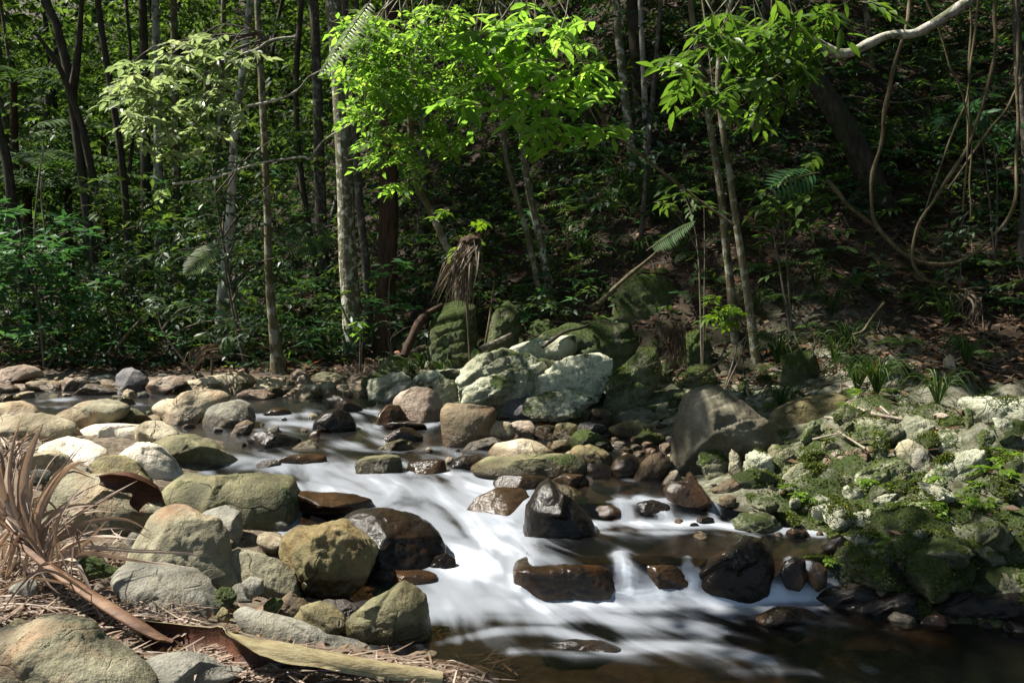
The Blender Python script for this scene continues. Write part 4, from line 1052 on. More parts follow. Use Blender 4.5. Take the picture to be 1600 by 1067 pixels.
class Geo:
    """collects vertices and faces for one mesh"""

    def __init__(self):
        self.V, self.T, self.Q, self.R, self.n = [], [], [], [], 0

    def add(self, V, T=None, Q=None, rnd=None):
        V = np.asarray(V, float).reshape(-1, 3)
        if T is not None and len(T): self.T.append(np.asarray(T).reshape(-1, 3) + self.n)
        if Q is not None and len(Q): self.Q.append(np.asarray(Q).reshape(-1, 4) + self.n)
        self.V.append(V)
        self.R.append(np.full(len(V), .5) if rnd is None else np.broadcast_to(rnd, (len(V),)))
        self.n += len(V)

    def mesh(self, name, mat, origin=None, smooth=True):
        V = np.concatenate(self.V)
        if origin is not None: V = V - np.asarray(origin)
        F = []
        if self.T: F.append(np.concatenate(self.T))
        if self.Q: F.append(np.concatenate(self.Q))
        return new_mesh(name, V, F, mat, smooth, {'rnd': np.concatenate(self.R)})

    def tube(self, P, r, sides=6, cap=True):
        P = np.asarray(P, float); n = len(P)
        r = np.broadcast_to(np.asarray(r, float), (n,))
        T = unit(np.gradient(P, axis=0))
        up = np.array([0.31, .95, .05])
        A = unit(np.cross(T, up)); Bv = np.cross(T, A)
        th = np.arange(sides) / sides * 2 * PI
        ring = P[:, None] + r[:, None, None] * (np.cos(th)[None, :, None] * A[:, None] + np.sin(th)[None, :, None] * Bv[:, None])
        i = np.arange(n * sides).reshape(n, sides)
        q = np.stack([i[:-1], np.roll(i[:-1], -1, 1), np.roll(i[1:], -1, 1), i[1:]], -1).reshape(-1, 4)
        self.add(ring.reshape(-1, 3), Q=q)

    def leaves(self, C, D, N, L, W, curl=.18, fine=False, rnd=None, rng=None):
        C = np.asarray(C, float); n = len(C)
        if n == 0: return
        D = unit(D); S = unit(np.cross(D, N)); N = np.cross(S, D)
        L = np.broadcast_to(L, (n,))[:, None]; W = np.broadcast_to(W, (n,))[:, None]
        if rnd is None: rnd = (rng or RNG).random(n)
        st = [(.2, .72), (.5, 1.), (.8, .55)] if fine else [(.45, 1.)]
        vs = [C]
        for t, w in st:
            m = C + D * (t * L) - N * (curl * t * t * L)
            up = N * (.16 * w * W)
            vs += [m - S * (.5 * w * W) + up, m, m + S * (.5 * w * W) + up]
        vs.append(C + D * L - N * (curl * L))
        k = len(vs)
        V = np.stack(vs, 1)
        b = (np.arange(n) * k)[:, None]
        t_, q_ = [], []
        t_ += [b + np.array([[0, 2, 1]]), b + np.array([[0, 3, 2]])]
        for s in range(len(st) - 1):
            o = 1 + 3 * s
            q_ += [b + np.array([[o, o + 1, o + 4, o + 3]]), b + np.array([[o + 1, o + 2, o + 5, o + 4]])]
        o = 1 + 3 * (len(st) - 1)
        t_ += [b + np.array([[o, o + 1, k - 1]]), b + np.array([[o + 1, o + 2, k - 1]])]
        self.add(V.reshape(-1, 3), np.concatenate(t_), np.concatenate(q_) if q_ else None, np.repeat(rnd, k))


def spline(P, n):
    """smooth curve through control points"""
    P = np.asarray(P, float)
    if len(P) < 3:
        return P[0] + np.linspace(0, 1, n)[:, None] * (P[-1] - P[0])
    Pp = np.concatenate([2 * P[:1] - P[1:2], P, 2 * P[-1:] - P[-2:-1]])
    u = np.linspace(0, len(P) - 1 - 1e-6, n)
    i = u.astype(int); t = (u - i)[:, None]
    a, b, c, d = Pp[i], Pp[i + 1], Pp[i + 2], Pp[i + 3]
    return .5 * (2 * b + (c - a) * t + (2 * a - 5 * b + 4 * c - d) * t * t + (3 * b - a - 3 * c + d) * t ** 3)


def rand_dir(rng, n, zlo=-.4, zhi=.5):
    a = rng.uniform(0, 2 * PI, n); z = rng.uniform(zlo, zhi, n)
    r = np.sqrt(1 - z * z)
    return np.stack([r * np.cos(a), r * np.sin(a), z], -1)


def spray_leaves(geo, twigs, rng, O, D, k, TL, L, ratio, fine=False, droop=.25, jit=.25, whorl=False, curl=.18, tw_r=.0022):
    """leafy twigs: origins O, directions D, k leaves each, twig length TL"""
    n = len(O)
    if n == 0: return
    D = unit(D)
    up = np.array([0, 0, 1.0])
    side = unit(np.cross(D, up) + 1e-6)
    s = np.linspace(.25, 1, k)
    if whorl: s = .80 + .2 * np.linspace(0, 1, k)
    C = O[:, None] + D[:, None] * (s[None, :, None] * TL) - up * (droop * TL * (s ** 2))[None, :, None]
    sg = np.where(np.arange(k) % 2 == 0, 1., -1.)
    if whorl:
        an = np.arange(k) / k * 2 * PI + rng.uniform(0, 2 * PI, n)[:, None]
        upv = np.cross(side, D)
        LD = np.cos(an)[..., None] * side[:, None] + np.sin(an)[..., None] * unit(np.cross(up, side))[:, None] + .15 * D[:, None] + up * .12
    else:
        LD = D[:, None] * .75 + sg[None, :, None] * side[:, None] * .8 - up * (.15 + droop * .6)
        LD[:, -1] = D - up * droop
    LD = LD + rng.normal(size=LD.shape) * jit
    N = np.broadcast_to(up, LD.shape) + rng.normal(size=LD.shape) * .35
    sz = L * rng.uniform(.65, 1.15, (n, k))
    base = rng.random(n)[:, None] * .6 + rng.random((n, k)) * .4
    geo.leaves(C.reshape(-1, 3), LD.reshape(-1, 3), N.reshape(-1, 3), sz.ravel(), (sz * ratio).ravel(), curl, fine, base.ravel())
    if twigs is not None:
        for i in range(n):
            ss = np.linspace(0, 1, 4)[:, None]
            P = O[i] + D[i] * ss * TL - up * droop * TL * ss ** 2
            twigs.tube(P, np.linspace(tw_r * 1.4, tw_r * .6, 4), 3)


# ------------------------------------------------------------------ where the sun gets through the canopy
SUNV = np.array(SUN)
LIT = []


def lit_px(lst):
    for px, py, r in lst:
        P = hit(px, py)[0]
        LIT.append((P, r * (.85 if px > 1190 else 1.3)))


lit_px([(-60, 600, .5), (20, 600, .5), (120, 592, .5), (200, 595, .5), (300, 600, .5), (440, 600, .4), (510, 598, .4), (60, 640, .5), (150, 650, .5), (280, 630, .5), (350, 650, .4), (20, 670, .5), (100, 700, .55), (180, 690, .5), (250, 680, .4), (300, 710, .4), (210, 725, .4), (-40, 720, .5),
        (120, 770, .35), (330, 765, .4), (420, 770, .3), (270, 830, .35), (50, 830, .4), (10, 780, .4), (500, 850, .45), (240, 920, .25), (330, 930, .22), (100, 1010, .3), (40, 930, .3), (590, 960, .3), (420, 985, .35), (520, 1030, .3), (280, 1040, .2), (380, 890, .2), (160, 900, .2),
        (420, 640, .4), (500, 650, .45), (600, 655, .4), (440, 690, .5), (560, 690, .5), (640, 720, .4), (500, 730, .5), (600, 760, .5), (700, 770, .5), (760, 820, .5), (700, 860, .45), (720, 930, .4), (820, 930, .35), (920, 930, .3), (1020, 930, .3), (1130, 935, .3), (1260, 920, .25), (860, 970, .3), (980, 975, .3), (780, 990, .3), (1080, 1000, .25), (900, 820, .3), (1000, 822, .3), (1100, 825, .25), (1210, 830, .2), (1010, 795, .2),
        (740, 660, .4), (800, 690, .35), (850, 710, .35), (900, 680, .3), (960, 670, .25), (690, 650, .3), (650, 630, .4), (990, 690, .2),
        (600, 595, .35), (640, 590, .4), (690, 600, .35), (740, 575, .4), (770, 605, .35), (830, 600, .2), (860, 585, .25), (900, 560, .22), (850, 545, .2), (840, 620, .15),
        (1225, 705, .2), (1110, 715, .15), (1340, 670, .2), (1420, 665, .25), (1480, 685, .3), (1560, 640, .3), (1590, 600, .3), (1500, 730, .3), (1420, 705, .2), (1370, 700, .12), (1440, 775, .18), (1520, 810, .2), (1330, 850, .2), (1580, 820, .2), (1480, 840, .15), (1270, 730, .15), (1390, 790, .12), (1310, 790, .12)])
LIT.append((at(1085, 620, 6.95), .16)); LIT.append((at(1058, 690, 6.9), .16))
for _q in ((545, 480), (541, 430), (538, 380), (536, 320), (533, 260), (530, 200), (546, 520)): LIT.append((at(_q[0], _q[1], 10.3), .16))


def shades(P, extra=0.0):
    """True where foliage at P would take the sun away from a sunlit place"""
    P = np.asarray(P, float)
    bad = np.zeros(len(P), bool)
    for T, r in LIT:
        w = P - T
        t = w @ SUNV
        d2 = (w * w).sum(1) - t * t
        bad |= (t > .6) & (d2 < (r + extra) ** 2)
    return bad


# ------------------------------------------------------------------ stems
def stem_path(pts, Y=None, base=True, up_to=None, dY=None):
    a = np.array(pts, float)
    if Y is None:
        B_ = hit(a[0, 0], a[0, 1], ground_z)[0]
        Y = B_[1]
    Ys = np.full(len(a), Y) if dY is None else Y + np.asarray(dY, float)
    P = at(a[:, 0], a[:, 1], Ys)
    if base:
        g = float(ground_z(P[0, 0], P[0, 1]))
        if P[0, 2] > g - .1:
            P = np.concatenate([[[P[0, 0], P[0, 1], g - .12]], P if P[0, 2] > g + .02 else P[1:]])
    if up_to is not None and P[-1, 2] < up_to:
        d = P[-1] - P[-2]
        d = d / max(d[2], .2 * np.linalg.norm(d))
        for k in range(3):
            P = np.concatenate([P, [P[-1] + (up_to - P[-1, 2]) / (3 - k) * np.array([d[0] * .5, d[1] * .3, 1.])]])
    return P, Y


def stem_geo(P, w0, w1, flare=.0, sides=12, n=None, seed=0, wob=.08, kink=0.):
    n = n or max(12, len(P) * 7)
    S = spline(P, n)
    if kink:
        S = S + kink * np.stack([noise3(S * 2.3 + seed, 5), noise3(S * 2.3 + seed, 6), noise3(S * 2.3 + seed, 7)], -1)
    t = np.linspace(0, 1, n)
    r = w0 + (w1 - w0) * t ** .8
    r = r * (1 + flare * np.exp(-t * n * .16))
    if kink: r = r * (1 + .45 * noise3(S * 5 + seed, 8))
    g = Geo()
    g.tube(S, r, sides)
    V = g.V[0]
    ctr = np.repeat(S, sides, 0)
    nn = V - ctr
    k = fbm(np.concatenate([V[:, :2] * 9, V[:, 2:] * 2.2], 1) + seed, 3, seed)
    g.V[0] = ctr + nn * (1 + wob * k + flare * .35 * np.repeat(np.exp(-t * n * .3), sides) * np.cos(5 * np.tile(np.arange(sides) / sides * 2 * PI, n)))[:, None]
    return g, S, r


def crown_leaves(geo, c, rad, n, rng, L=.34):
    q = unit(rng.normal(size=(n, 3))) * (rng.random(n) ** .4)[:, None] * np.array([rad, rad, rad * .55]) + c
    q = q[~shades(q, .16)]
    x, y, dep = to_px(q)
    q = q[~((y > -160) & (dep < 14) & (x > -300) & (x < 1900))]        # stays above the view near the creek
    m = len(q)
    if m: geo.leaves(q, rand_dir(rng, m, -.5, .2), np.array([0, 0, 1.]) + rng.normal(size=(m, 3)) * .4, rng.uniform(.6, 1.1, m) * L, rng.uniform(.6, 1.1, m) * L * .5, rng=rng)
    return m


def tree(name, label, pts, w_px, mat, cat='tree', group=None, Y=None, limbs=(), crown_z=10., crown_r=2.2, crown_n=260, flare=.35, seed=1, w_top=.6, base=True, wob=.08, sides=14, lit=0.):
    rng = np.random.default_rng(seed)
    P, Y = stem_path(pts, Y, base, crown_z)
    w0 = w_px / 1556 * Y / 2
    g, S, r = stem_geo(P, w0, w0 * w_top, flare, sides, None, seed, wob)
    if lit:
        for q in S[4:int(len(S) * .55):3]: LIT.append((q + np.array([-r[0], 0, 0]), lit))
    root = empty(name, S[0])
    obj('trunk', g.mesh('trunk', mat, S[0]), root)
    for lp, lw in limbs:
        a = np.array(lp, float)
        LP = at(a[:, 0], a[:, 1], np.full(len(a), Y) - np.linspace(0, .4, len(a)))
        lg, _, _ = stem_geo(LP, lw / 1556 * Y / 2, lw / 1556 * Y / 5, 0, 7, 18, seed + 3)
        obj('limb', lg.mesh('limb', mat, S[0]), root)
    if crown_n:
        cg = Geo(); c = S[-1]
        if crown_leaves(cg, c, crown_r, crown_n, rng):
            cr = obj('crown', cg.mesh('crown', M['canopy'], S[0]), root)
    tag(root, label, cat, group)
    return root, Y


# ------------------------------------------------------------------ foliage given as clumps over the photograph
def clumps(geo, twigs, rng, lst, Y, dY, L, ratio, k, TL, dens=1., fine=False, droop=.25, whorl=False, lit=0., curl=.18, jit=.25, thin=False):
    """lst: (px, py, rx, ry[, weight]); dens: leafy twigs per 1000 px^2"""
    for c in lst:
        px, py, rx, ry = c[:4]
        wgt = c[4] if len(c) > 4 else 1.
        n = max(2, int(dens * wgt * PI * rx * ry / 1000))
        a = rng.uniform(0, 2 * PI, n); q = np.sqrt(rng.random(n)) * .92
        x = px + rx * q * np.cos(a); y = py + ry * q * np.sin(a)
        Yq = Y + rng.uniform(-dY, dY, n)
        O = at(x, y, Yq)
        cc = at(px, py, Y)
        D = unit(O - cc) * .6 + rand_dir(rng, n, -.25, .3)
        D[:, 2] *= .5
        O = O - unit(D) * TL * .55
        if thin: keep = ~shades(O) | (rng.random(n) < .4); O = O[keep]; D = D[keep]
        spray_leaves(geo, twigs, rng, O, D, k, TL, L, ratio, fine, droop, jit, whorl, curl)
        if lit: LIT.append((cc, lit * max(rx, ry) / 1556 * Y))


def foliage_plant(name, label, cat, mat, lst, base_px, Y, dY, L, ratio, k, TL, dens, stem_mat='twig', seed=1, group=None, stems=None, part='foliage', stem_w=8, hang=None, trunk=None, trunk_dY=None, **kw):
    """a shrub or sapling: stems rising from its foot to its clumps, and its leaves"""
    rng = np.random.default_rng(seed)
    if base_px is None:
        B0 = at(lst[0][0], lst[0][1], Y); foot = np.array([B0[0], B0[1], float(ground_z(B0[0], B0[1]))])
    else:
        foot = at(base_px[0], base_px[1], Y)
        foot[2] = float(ground_z(foot[0], foot[1]))
    root = empty(name, foot)
    g, tw = Geo(), Geo()
    clumps(g, tw, rng, lst, Y, dY, L, ratio, k, TL, dens, **kw)
    obj(part, g.mesh(part, M[mat], foot), root)
    r0 = stem_w / 1556 * Y / 2
    mains = []
    if trunk is not None:
        tp, tY, tmat, tw_px = trunk
        TP, tY = stem_path(tp, tY, True, None, None if trunk_dY is None else trunk_dY)
        tg, TS, _ = stem_geo(TP, tw_px / 1556 * tY / 2, tw_px / 1556 * tY / 4, .3, 12, None, seed, .07)
        obj('trunk', tg.mesh('trunk', M[tmat], foot), root)
    for c in lst:
        e = at(c[0], c[1], Y + rng.uniform(-.5, .5) * dY)
        if hang is not None:
            h = at(hang[0] + rng.normal() * hang[3], hang[1] + rng.normal() * hang[3] * .4, hang[2])
            mid = h * .5 + e * .5 + np.array([rng.normal() * .1, rng.normal() * .1, .15])
            P = spline([h, mid, e], 10)
            tw.tube(P, np.linspace(r0, r0 * .3, 10), 5)
            continue
        if not mains or len(mains) < 2 and c is lst[len(lst) // 2]:
            mid = foot * .45 + e * .55 + np.array([rng.normal() * .08, 0, .12 * (e[2] - foot[2])])
            P = spline([foot - [0, 0, .05], mid, e], 14)
            mains.append(P); r1 = r0
        else:
            cand = [m_[j] for m_ in mains for j in range(5, 12)]
            s0 = min(cand, key=lambda q: abs(q[2] - (e[2] * .75 + foot[2] * .25)) + .4 * np.linalg.norm(q - e))
            P = spline([s0, s0 * .5 + e * .5 + np.array([0, 0, .06]), e], 8); r1 = r0 * .6
        tw.tube(P, np.linspace(r1, r1 * .3, len(P)), 5)
    obj('stems', tw.mesh('stems', M[stem_mat], foot), root)
    tag(root, label, cat, group)
    return root


# ------------------------------------------------------------------ ferns, blades, strips
def frond(geo, rng, P0, direction, length, droop, width, pairs=22, leaflets=9, stalk=None, tilt=None, rnd=None):
    d = unit(np.asarray(direction, float))
    n = 24
    s = np.linspace(0, 1, n)[:, None]
    C = P0 + d * s * length - np.array([0, 0, 1.]) * (droop * length * s ** 2)
    if stalk is not None: stalk.tube(C, np.linspace(.009, .002, n) * (length / 1.2), 4)
    T = unit(np.gradient(C, axis=0))
    up = np.array([0, 0, 1.]) if tilt is None else unit(np.asarray(tilt, float))
    side = unit(np.cross(T, up)); nor = np.cross(side, T)
    ii = np.linspace(3, n - 1, pairs)
    lo = np.floor(ii).astype(int).clip(0, n - 2); f = (ii - lo)[:, None]
    c = C[lo] * (1 - f) + C[lo + 1] * f
    t = T[lo]; sd = side[lo]; nr = nor[lo]
    u = ii / (n - 1)
    pl = width * np.sin(np.clip(u * 1.02, 0, 1) * PI) ** .7 * (1.1 - .25 * u)
    sp = length / pairs
    for sg in (-1, 1):
        pd = unit(sd * sg + t * .4 - nr * .12)
        rv = (rnd if rnd is not None else rng.random()) * .6 + .4 * rng.random(len(c))
        geo.leaves(c, pd, nr + .15 * rng.normal(size=c.shape), pl * rng.uniform(.9, 1.05, len(c)), np.full(len(c), sp * .62), .22, True, rv)


def fern(name, label, base, n, length, seed=1, mat='leaf_fern', droop=.45, lift=.6, width=.22, group=None, cat='fern', trunk_h=0., pairs=20, leaflets=7, lit=0.):
    rng = np.random.default_rng(seed)
    base = np.asarray(base, float)
    root = empty(name, base)
    top = base + [0, 0, trunk_h]
    if trunk_h > .1:
        g, _, _ = stem_geo(np.array([base - [0, 0, .1], base + [0, 0, trunk_h * .5], top]), .055, .06, .3, 10, 14, seed, .25)
        obj('trunk', g.mesh('trunk', M['fibre'], base), root)
    a0 = rng.uniform(0, 2 * PI)
    for k in range(n):
        a = a0 + k * 2.4 + rng.normal() * .15
        d = np.array([math.cos(a), math.sin(a), lift * rng.uniform(.6, 1.2)])
        L = length * rng.uniform(.75, 1.1)
        g = Geo()
        frond(g, rng, top, d, L, droop * rng.uniform(.8, 1.3), L * width, pairs, leaflets, g)
        obj('frond', g.mesh('frond', M[mat], base), root)
    tag(root, label, cat, group)
    if lit: LIT.append((top, lit))
    return root


def strips(geo, rng, paths, widths, rnd=None, twist=0.0, n=12, normal=(0, -1, .3)):
    """long narrow blades along 3d paths, tapering to the tip"""
    for i, P in enumerate(paths):
        S = spline(P, n)
        T = unit(np.gradient(S, axis=0))
        N0 = unit(np.asarray(normal, float) + rng.normal(size=3) * .3)
        side = unit(np.cross(T, N0))
        tw = np.linspace(0, twist * rng.normal(), n)[:, None]
        nor = np.cross(side, T)
        side = side * np.cos(tw) + nor * np.sin(tw)
        nor = np.cross(side, T)
        t = np.linspace(0, 1, n)
        w = (widths[i] if np.ndim(widths) else widths) * np.minimum(1, .35 + 3 * t) * (1 - t ** 2.5) ** .8
        w = np.maximum(w, .0006)[:, None] / 2
        V = np.stack([S - side * w + nor * w * .5, S, S + side * w + nor * w * .5], 1).reshape(-1, 3)
        k = np.arange(n - 1)[:, None] * 3
        q = np.concatenate([k + np.array([[0, 1, 4, 3]]), k + np.array([[1, 2, 5, 4]])])
        geo.add(V, Q=q, rnd=(rng.random() if rnd is None else rnd))


def tuft(geo, rng, base, n, length, w=.006, lean=.55, rnd=None):
    a = rng.uniform(0, 2 * PI, n)
    L = length * rng.uniform(.55, 1.1, n)
    paths = []
    for k in range(n):
        d = np.array([math.cos(a[k]), math.sin(a[k]), 0])
        s = lean * rng.uniform(.4, 1.3)
        paths.append([base + d * .01, base + d * L[k] * s * .35 + [0, 0, L[k] * .6], base + d * L[k] * s * .8 + [0, 0, L[k] * .72], base + d * L[k] * s * 1.2 + [0, 0, L[k] * (.72 - .5 * s)]])
    strips(geo, rng, paths, w, rnd, n=7)
# ------------------------------------------------------------------ hanging and bankside foliage (registered first so that the sun reaches it)
rng0 = np.random.default_rng(11)
foliage_plant('leafy_tree', 'bright small-leaved tree branch glowing over the middle of the creek', 'tree', 'leaf_bright',
    [(565, 95, 48, 48), (560, 45, 42, 36), (620, 60, 60, 50), (690, 35, 55, 38), (640, 130, 66, 46), (590, 165, 48, 36), (685, 165, 48, 46), (600, 222, 42, 36), (655, 232, 42, 36), (540, 170, 22, 18), (632, 285, 36, 14), (720, 110, 40, 50), (700, 222, 45, 16), (575, 250, 22, 14), (612, 120, 40, 40), (545, 120, 25, 20)],
    (700, 430), 8.3, .4, .085, .5, 7, .22, 6.0, 'bark_slim', 21, lit=1.5, droop=.35, stem_w=4, hang=(690, -60, 8.6, 60), trunk=([(716, 430), (692, 372), (672, 328), (652, 285), (642, 200), (650, 100), (680, -60)], 11.2, 'bark_slim', 15), trunk_dY=[0, 0, 0, -.2, -.8, -1.6, -2.6])
foliage_plant('leafy_tree', 'broad-leaved sapling with sunlit lime green leaves in the top centre', 'tree', 'leaf_fresh',
    [(765, 55, 55, 46), (835, 40, 58, 40), (785, 120, 58, 40), (855, 108, 58, 40), (905, 95, 45, 36), (840, 165, 56, 28), (905, 150, 36, 24), (790, 170, 30, 22), (875, 192, 56, 22), (948, 190, 26, 18), (860, 215, 42, 16), (945, 215, 16, 12), (735, 70, 34, 40), (720, 150, 26, 30), (890, 30, 40, 25), (950, 135, 18, 14)],
    (850, 490), 8.0, .5, .165, .40, 6, .24, 2.1, 'bark_slim', 22, lit=1.6, droop=.3, fine=True, stem_w=4, hang=(800, -40, 8.3, 40), trunk=([(850, 492), (838, 430), (822, 360), (802, 290), (790, 240), (784, 160), (782, 60), (790, -40)], None, 'bark_slim', 11))
foliage_plant('leafy_tree', 'long-leaved branch hanging in half shade at the top right', 'tree', 'leaf_shade',
    [(1060, 100, 36, 26), (1075, 130, 30, 18), (1115, 150, 40, 18), (1145, 30, 46, 28), (1185, 70, 46, 36), (1225, 110, 44, 30), (1170, 132, 40, 22), (1245, 50, 46, 36), (1300, 15, 46, 16), (1105, 62, 36, 28), (1205, 15, 40, 20), (1370, 4, 16, 8), (1200, 160, 30, 18), (1262, 90, 26, 26)],
    (1182, 560), 7.4, .4, .165, .34, 6, .24, 2.6, 'bark_slim', 23, lit=.25, droop=.5, fine=True, stem_w=4, hang=(1180, -60, 7.6, 50), trunk=([(1184, 562), (1174, 500), (1162, 420), (1151, 350), (1140, 270), (1129, 200), (1122, 120), (1135, 30), (1165, -60)], None, 'bark_slim', 14))
foliage_plant('leafy_tree', 'silvery glossy-leaved branch catching the sun at the upper left', 'tree', 'leaf_pale',
    [(230, 110, 46, 32), (290, 80, 56, 32), (350, 90, 46, 32), (200, 150, 34, 28), (270, 150, 56, 32), (340, 140, 46, 28), (230, 190, 42, 22), (300, 190, 46, 22), (262, 216, 22, 12), (290, 235, 26, 10), (392, 85, 28, 14), (330, 60, 36, 18), (372, 170, 22, 18), (258, 295, 20, 7), (180, 128, 16, 10), (300, 300, 10, 8)],
    (346, 545), 9.4, .4, .115, .5, 7, .26, 7.0, 'bark_grey', 24, lit=1.5, thin=True, droop=.3, fine=True, stem_w=3.5, hang=(400, 60, 9.6, 14), trunk=([(343, 548), (348, 460), (356, 380), (362, 300), (367, 200), (380, 100), (395, -40)], None, 'bark_pale', 19))
foliage_plant('shrub', 'blue-green whorled-leaf bush above the far left shore', 'shrub', 'leaf_blue',
    [(30, 380, 56, 36), (85, 400, 56, 44), (115, 358, 36, 26), (40, 450, 46, 36), (105, 470, 52, 26), (60, 500, 46, 22), (112, 540, 26, 13), (122, 562, 22, 11), (20, 515, 22, 16), (145, 440, 26, 26), (20, 330, 30, 20), (-20, 420, 40, 60)],
    (70, 575), 11.0, .5, .17, .34, 7, .26, 3.4, 'twig', 25, droop=.15, whorl=True, stem_w=6)
foliage_plant('shrub', 'dark glossy shrub between the two pale trunks', 'shrub', 'leaf_dark',
    [(330, 240, 46, 26), (400, 232, 50, 22), (430, 215, 36, 13), (300, 350, 36, 26), (350, 330, 46, 36), (280, 390, 36, 18), (350, 400, 46, 36), (390, 350, 36, 26), (440, 400, 12, 10), (330, 290, 30, 22), (390, 430, 26, 26), (420, 290, 26, 24)],
    (390, 560), 10.0, .5, .105, .42, 7, .24, 4.2, 'twig', 26, droop=.4, stem_w=6, thin=True)
foliage_plant('shrub', 'pale tipped shrub low beside the pale trunk', 'shrub', 'leaf_dark',
    [(250, 475, 30, 12), (300, 478, 34, 15), (370, 500, 36, 22), (340, 522, 36, 16), (240, 465, 16, 10), (400, 515, 20, 16), (400, 560, 22, 10)],
    (330, 555), 9.9, .4, .11, .40, 7, .22, 4.4, 'twig', 27, droop=.3, stem_w=5, lit=.5)
foliage_plant('shrub', 'mid green shrub rising behind the blue-green bush', 'shrub', 'leaf_mid',
    [(160, 320, 40, 30), (210, 400, 40, 30), (230, 350, 30, 26), (170, 480, 30, 16), (215, 500, 26, 20), (280, 440, 26, 14), (150, 290, 30, 20), (240, 430, 26, 20)],
    (200, 560), 11.6, .5, .14, .38, 6, .26, 3.2, 'twig', 28, droop=.25, stem_w=5)
foliage_plant('shrub', 'leafy shrub with broad leaves on the slope behind the slim pair', 'shrub', 'leaf_mid',
    [(1215, 300, 34, 26), (1250, 280, 34, 26), (1240, 330, 30, 20), (1205, 350, 26, 18), (1280, 310, 26, 18), (1270, 250, 26, 20)],
    (1240, 400), 9.3, .3, .15, .36, 6, .24, 3.0, 'twig', 29, droop=.4, stem_w=5, fine=True)
foliage_plant('sapling', 'small sapling with bright tip leaves left of the long diagonal branch', 'sapling', 'leaf_mid',
    [(1075, 305, 26, 18), (1060, 290, 18, 12), (1100, 320, 18, 12), (1040, 320, 16, 8)], (1100, 420), 8.9, .2, .12, .38, 6, .2, 3.5, 'twig', 30, droop=.35, stem_w=4, lit=.4)
foliage_plant('sapling', 'tiny seedling with two bright leaves at the foot of the mottled trunk', 'seedling', 'leaf_fresh', [(561, 505, 10, 7), (563, 520, 7, 6)], (561, 555), 10.2, .08, .12, .4, 5, .1, 26, 'twig', 31, stem_w=3, lit=1.)
foliage_plant('sapling', 'dark-leaved seedling in front of the fibrous fern trunk', 'seedling', 'leaf_blue', [(610, 415, 20, 10), (625, 405, 14, 8), (600, 470, 26, 14), (625, 480, 20, 10)], (612, 530), 10.8, .15, .15, .32, 7, .16, 7, 'twig', 32, stem_w=3, whorl=True)
foliage_plant('sapling', 'seedling with drooping leaves by the rotten log', 'seedling', 'leaf_dark', [(602, 505, 16, 10), (620, 515, 16, 8), (660, 512, 20, 12)], (615, 545), 10.6, .15, .11, .45, 6, .14, 7, 'twig', 33, stem_w=3)
foliage_plant('sapling', 'bright fern-leaved seedling atop the dead hanging fronds', 'seedling', 'leaf_moss', [(730, 375, 22, 10), (712, 390, 14, 8), (700, 335, 24, 10), (740, 350, 20, 10)], (735, 470), 9.8, .15, .10, .42, 7, .16, 7, 'twig', 34, stem_w=3)
foliage_plant('sapling', 'yellow-green seedling at the foot of the slim pair', 'seedling', 'leaf_moss', [(1130, 480, 18, 10), (1115, 495, 14, 9), (1140, 500, 14, 8), (1120, 465, 10, 8)], (1130, 520), 8.6, .12, .13, .32, 7, .16, 9, 'twig', 35, stem_w=3, lit=.5)
foliage_plant('shrub', 'small shrub with glossy specks right of the vine loop', 'shrub', 'leaf_dark', [(1490, 365, 22, 14), (1510, 355, 18, 12), (1475, 375, 14, 10), (1520, 325, 22, 14), (1550, 345, 20, 12)], (1500, 400), 9.0, .2, .10, .5, 6, .16, 6, 'twig', 36, stem_w=3)
foliage_plant('shrub', 'drooping broad-leaved shrub under the right-hand trunk', 'shrub', 'leaf_blue', [(1540, 185, 30, 20), (1570, 195, 30, 18), (1520, 150, 26, 18), (1500, 175, 22, 14), (1555, 215, 26, 12)], (1560, 300), 9.6, .3, .17, .3, 6, .2, 4, 'twig', 37, droop=.5, stem_w=4)

# sunlit ferns deep on the left
for i, (px, py, Y, h, ln, li) in enumerate([(40, 255, 14.5, 1.6, 1.5, .45), (105, 290, 15.0, 1.3, 1.5, .35), (-20, 300, 14, 1.2, 1.5, .4), (160, 215, 17, 2.2, 1.7, .2), (20, 130, 17.5, 2.6, 1.7, .3)]):
    p = at(px, py, Y); b = np.array([p[0], p[1], float(ground_z(p[0], p[1]))])
    fern('tree_fern', ['sunlit tree fern at the left edge behind the blue-green bush', 'tree fern arching right of the sunlit one in the left distance', 'tree fern cut by the left frame edge', 'tall dim tree fern behind the forked dark tree', 'high tree fern near the upper left corner'][i], b, 11, ln, 40 + i, trunk_h=max(p[2] - b[2], .2), droop=.4, lift=.45, group='tree ferns in the left distance', cat='tree fern', pairs=18, leaflets=6, lit=li)


def single_frond(label, p0, p1, Y0, Y1, width, seed, mat='leaf_fern', droop=.12, lit=0., tilt=None, pairs=26):
    rng = np.random.default_rng(seed)
    A = at(*p0, Y0); E = at(*p1, Y1)
    L = np.linalg.norm(E - A)
    d = (E - A) / L + np.array([0, 0, droop])
    root = empty('fern_frond', A)
    g, st = Geo(), Geo()
    frond(g, rng, A, d, L * 1.0, droop, width, pairs, 9, st, tilt)
    obj('leaflets', g.mesh('leaflets', M[mat], A), root)
    obj('stalk', st.mesh('stalk', M['twig'], A), root)
    tag(root, label, 'fern frond')
    if lit:
        for t in (.2, .5, .8): LIT.append((A + (E - A) * t, lit))


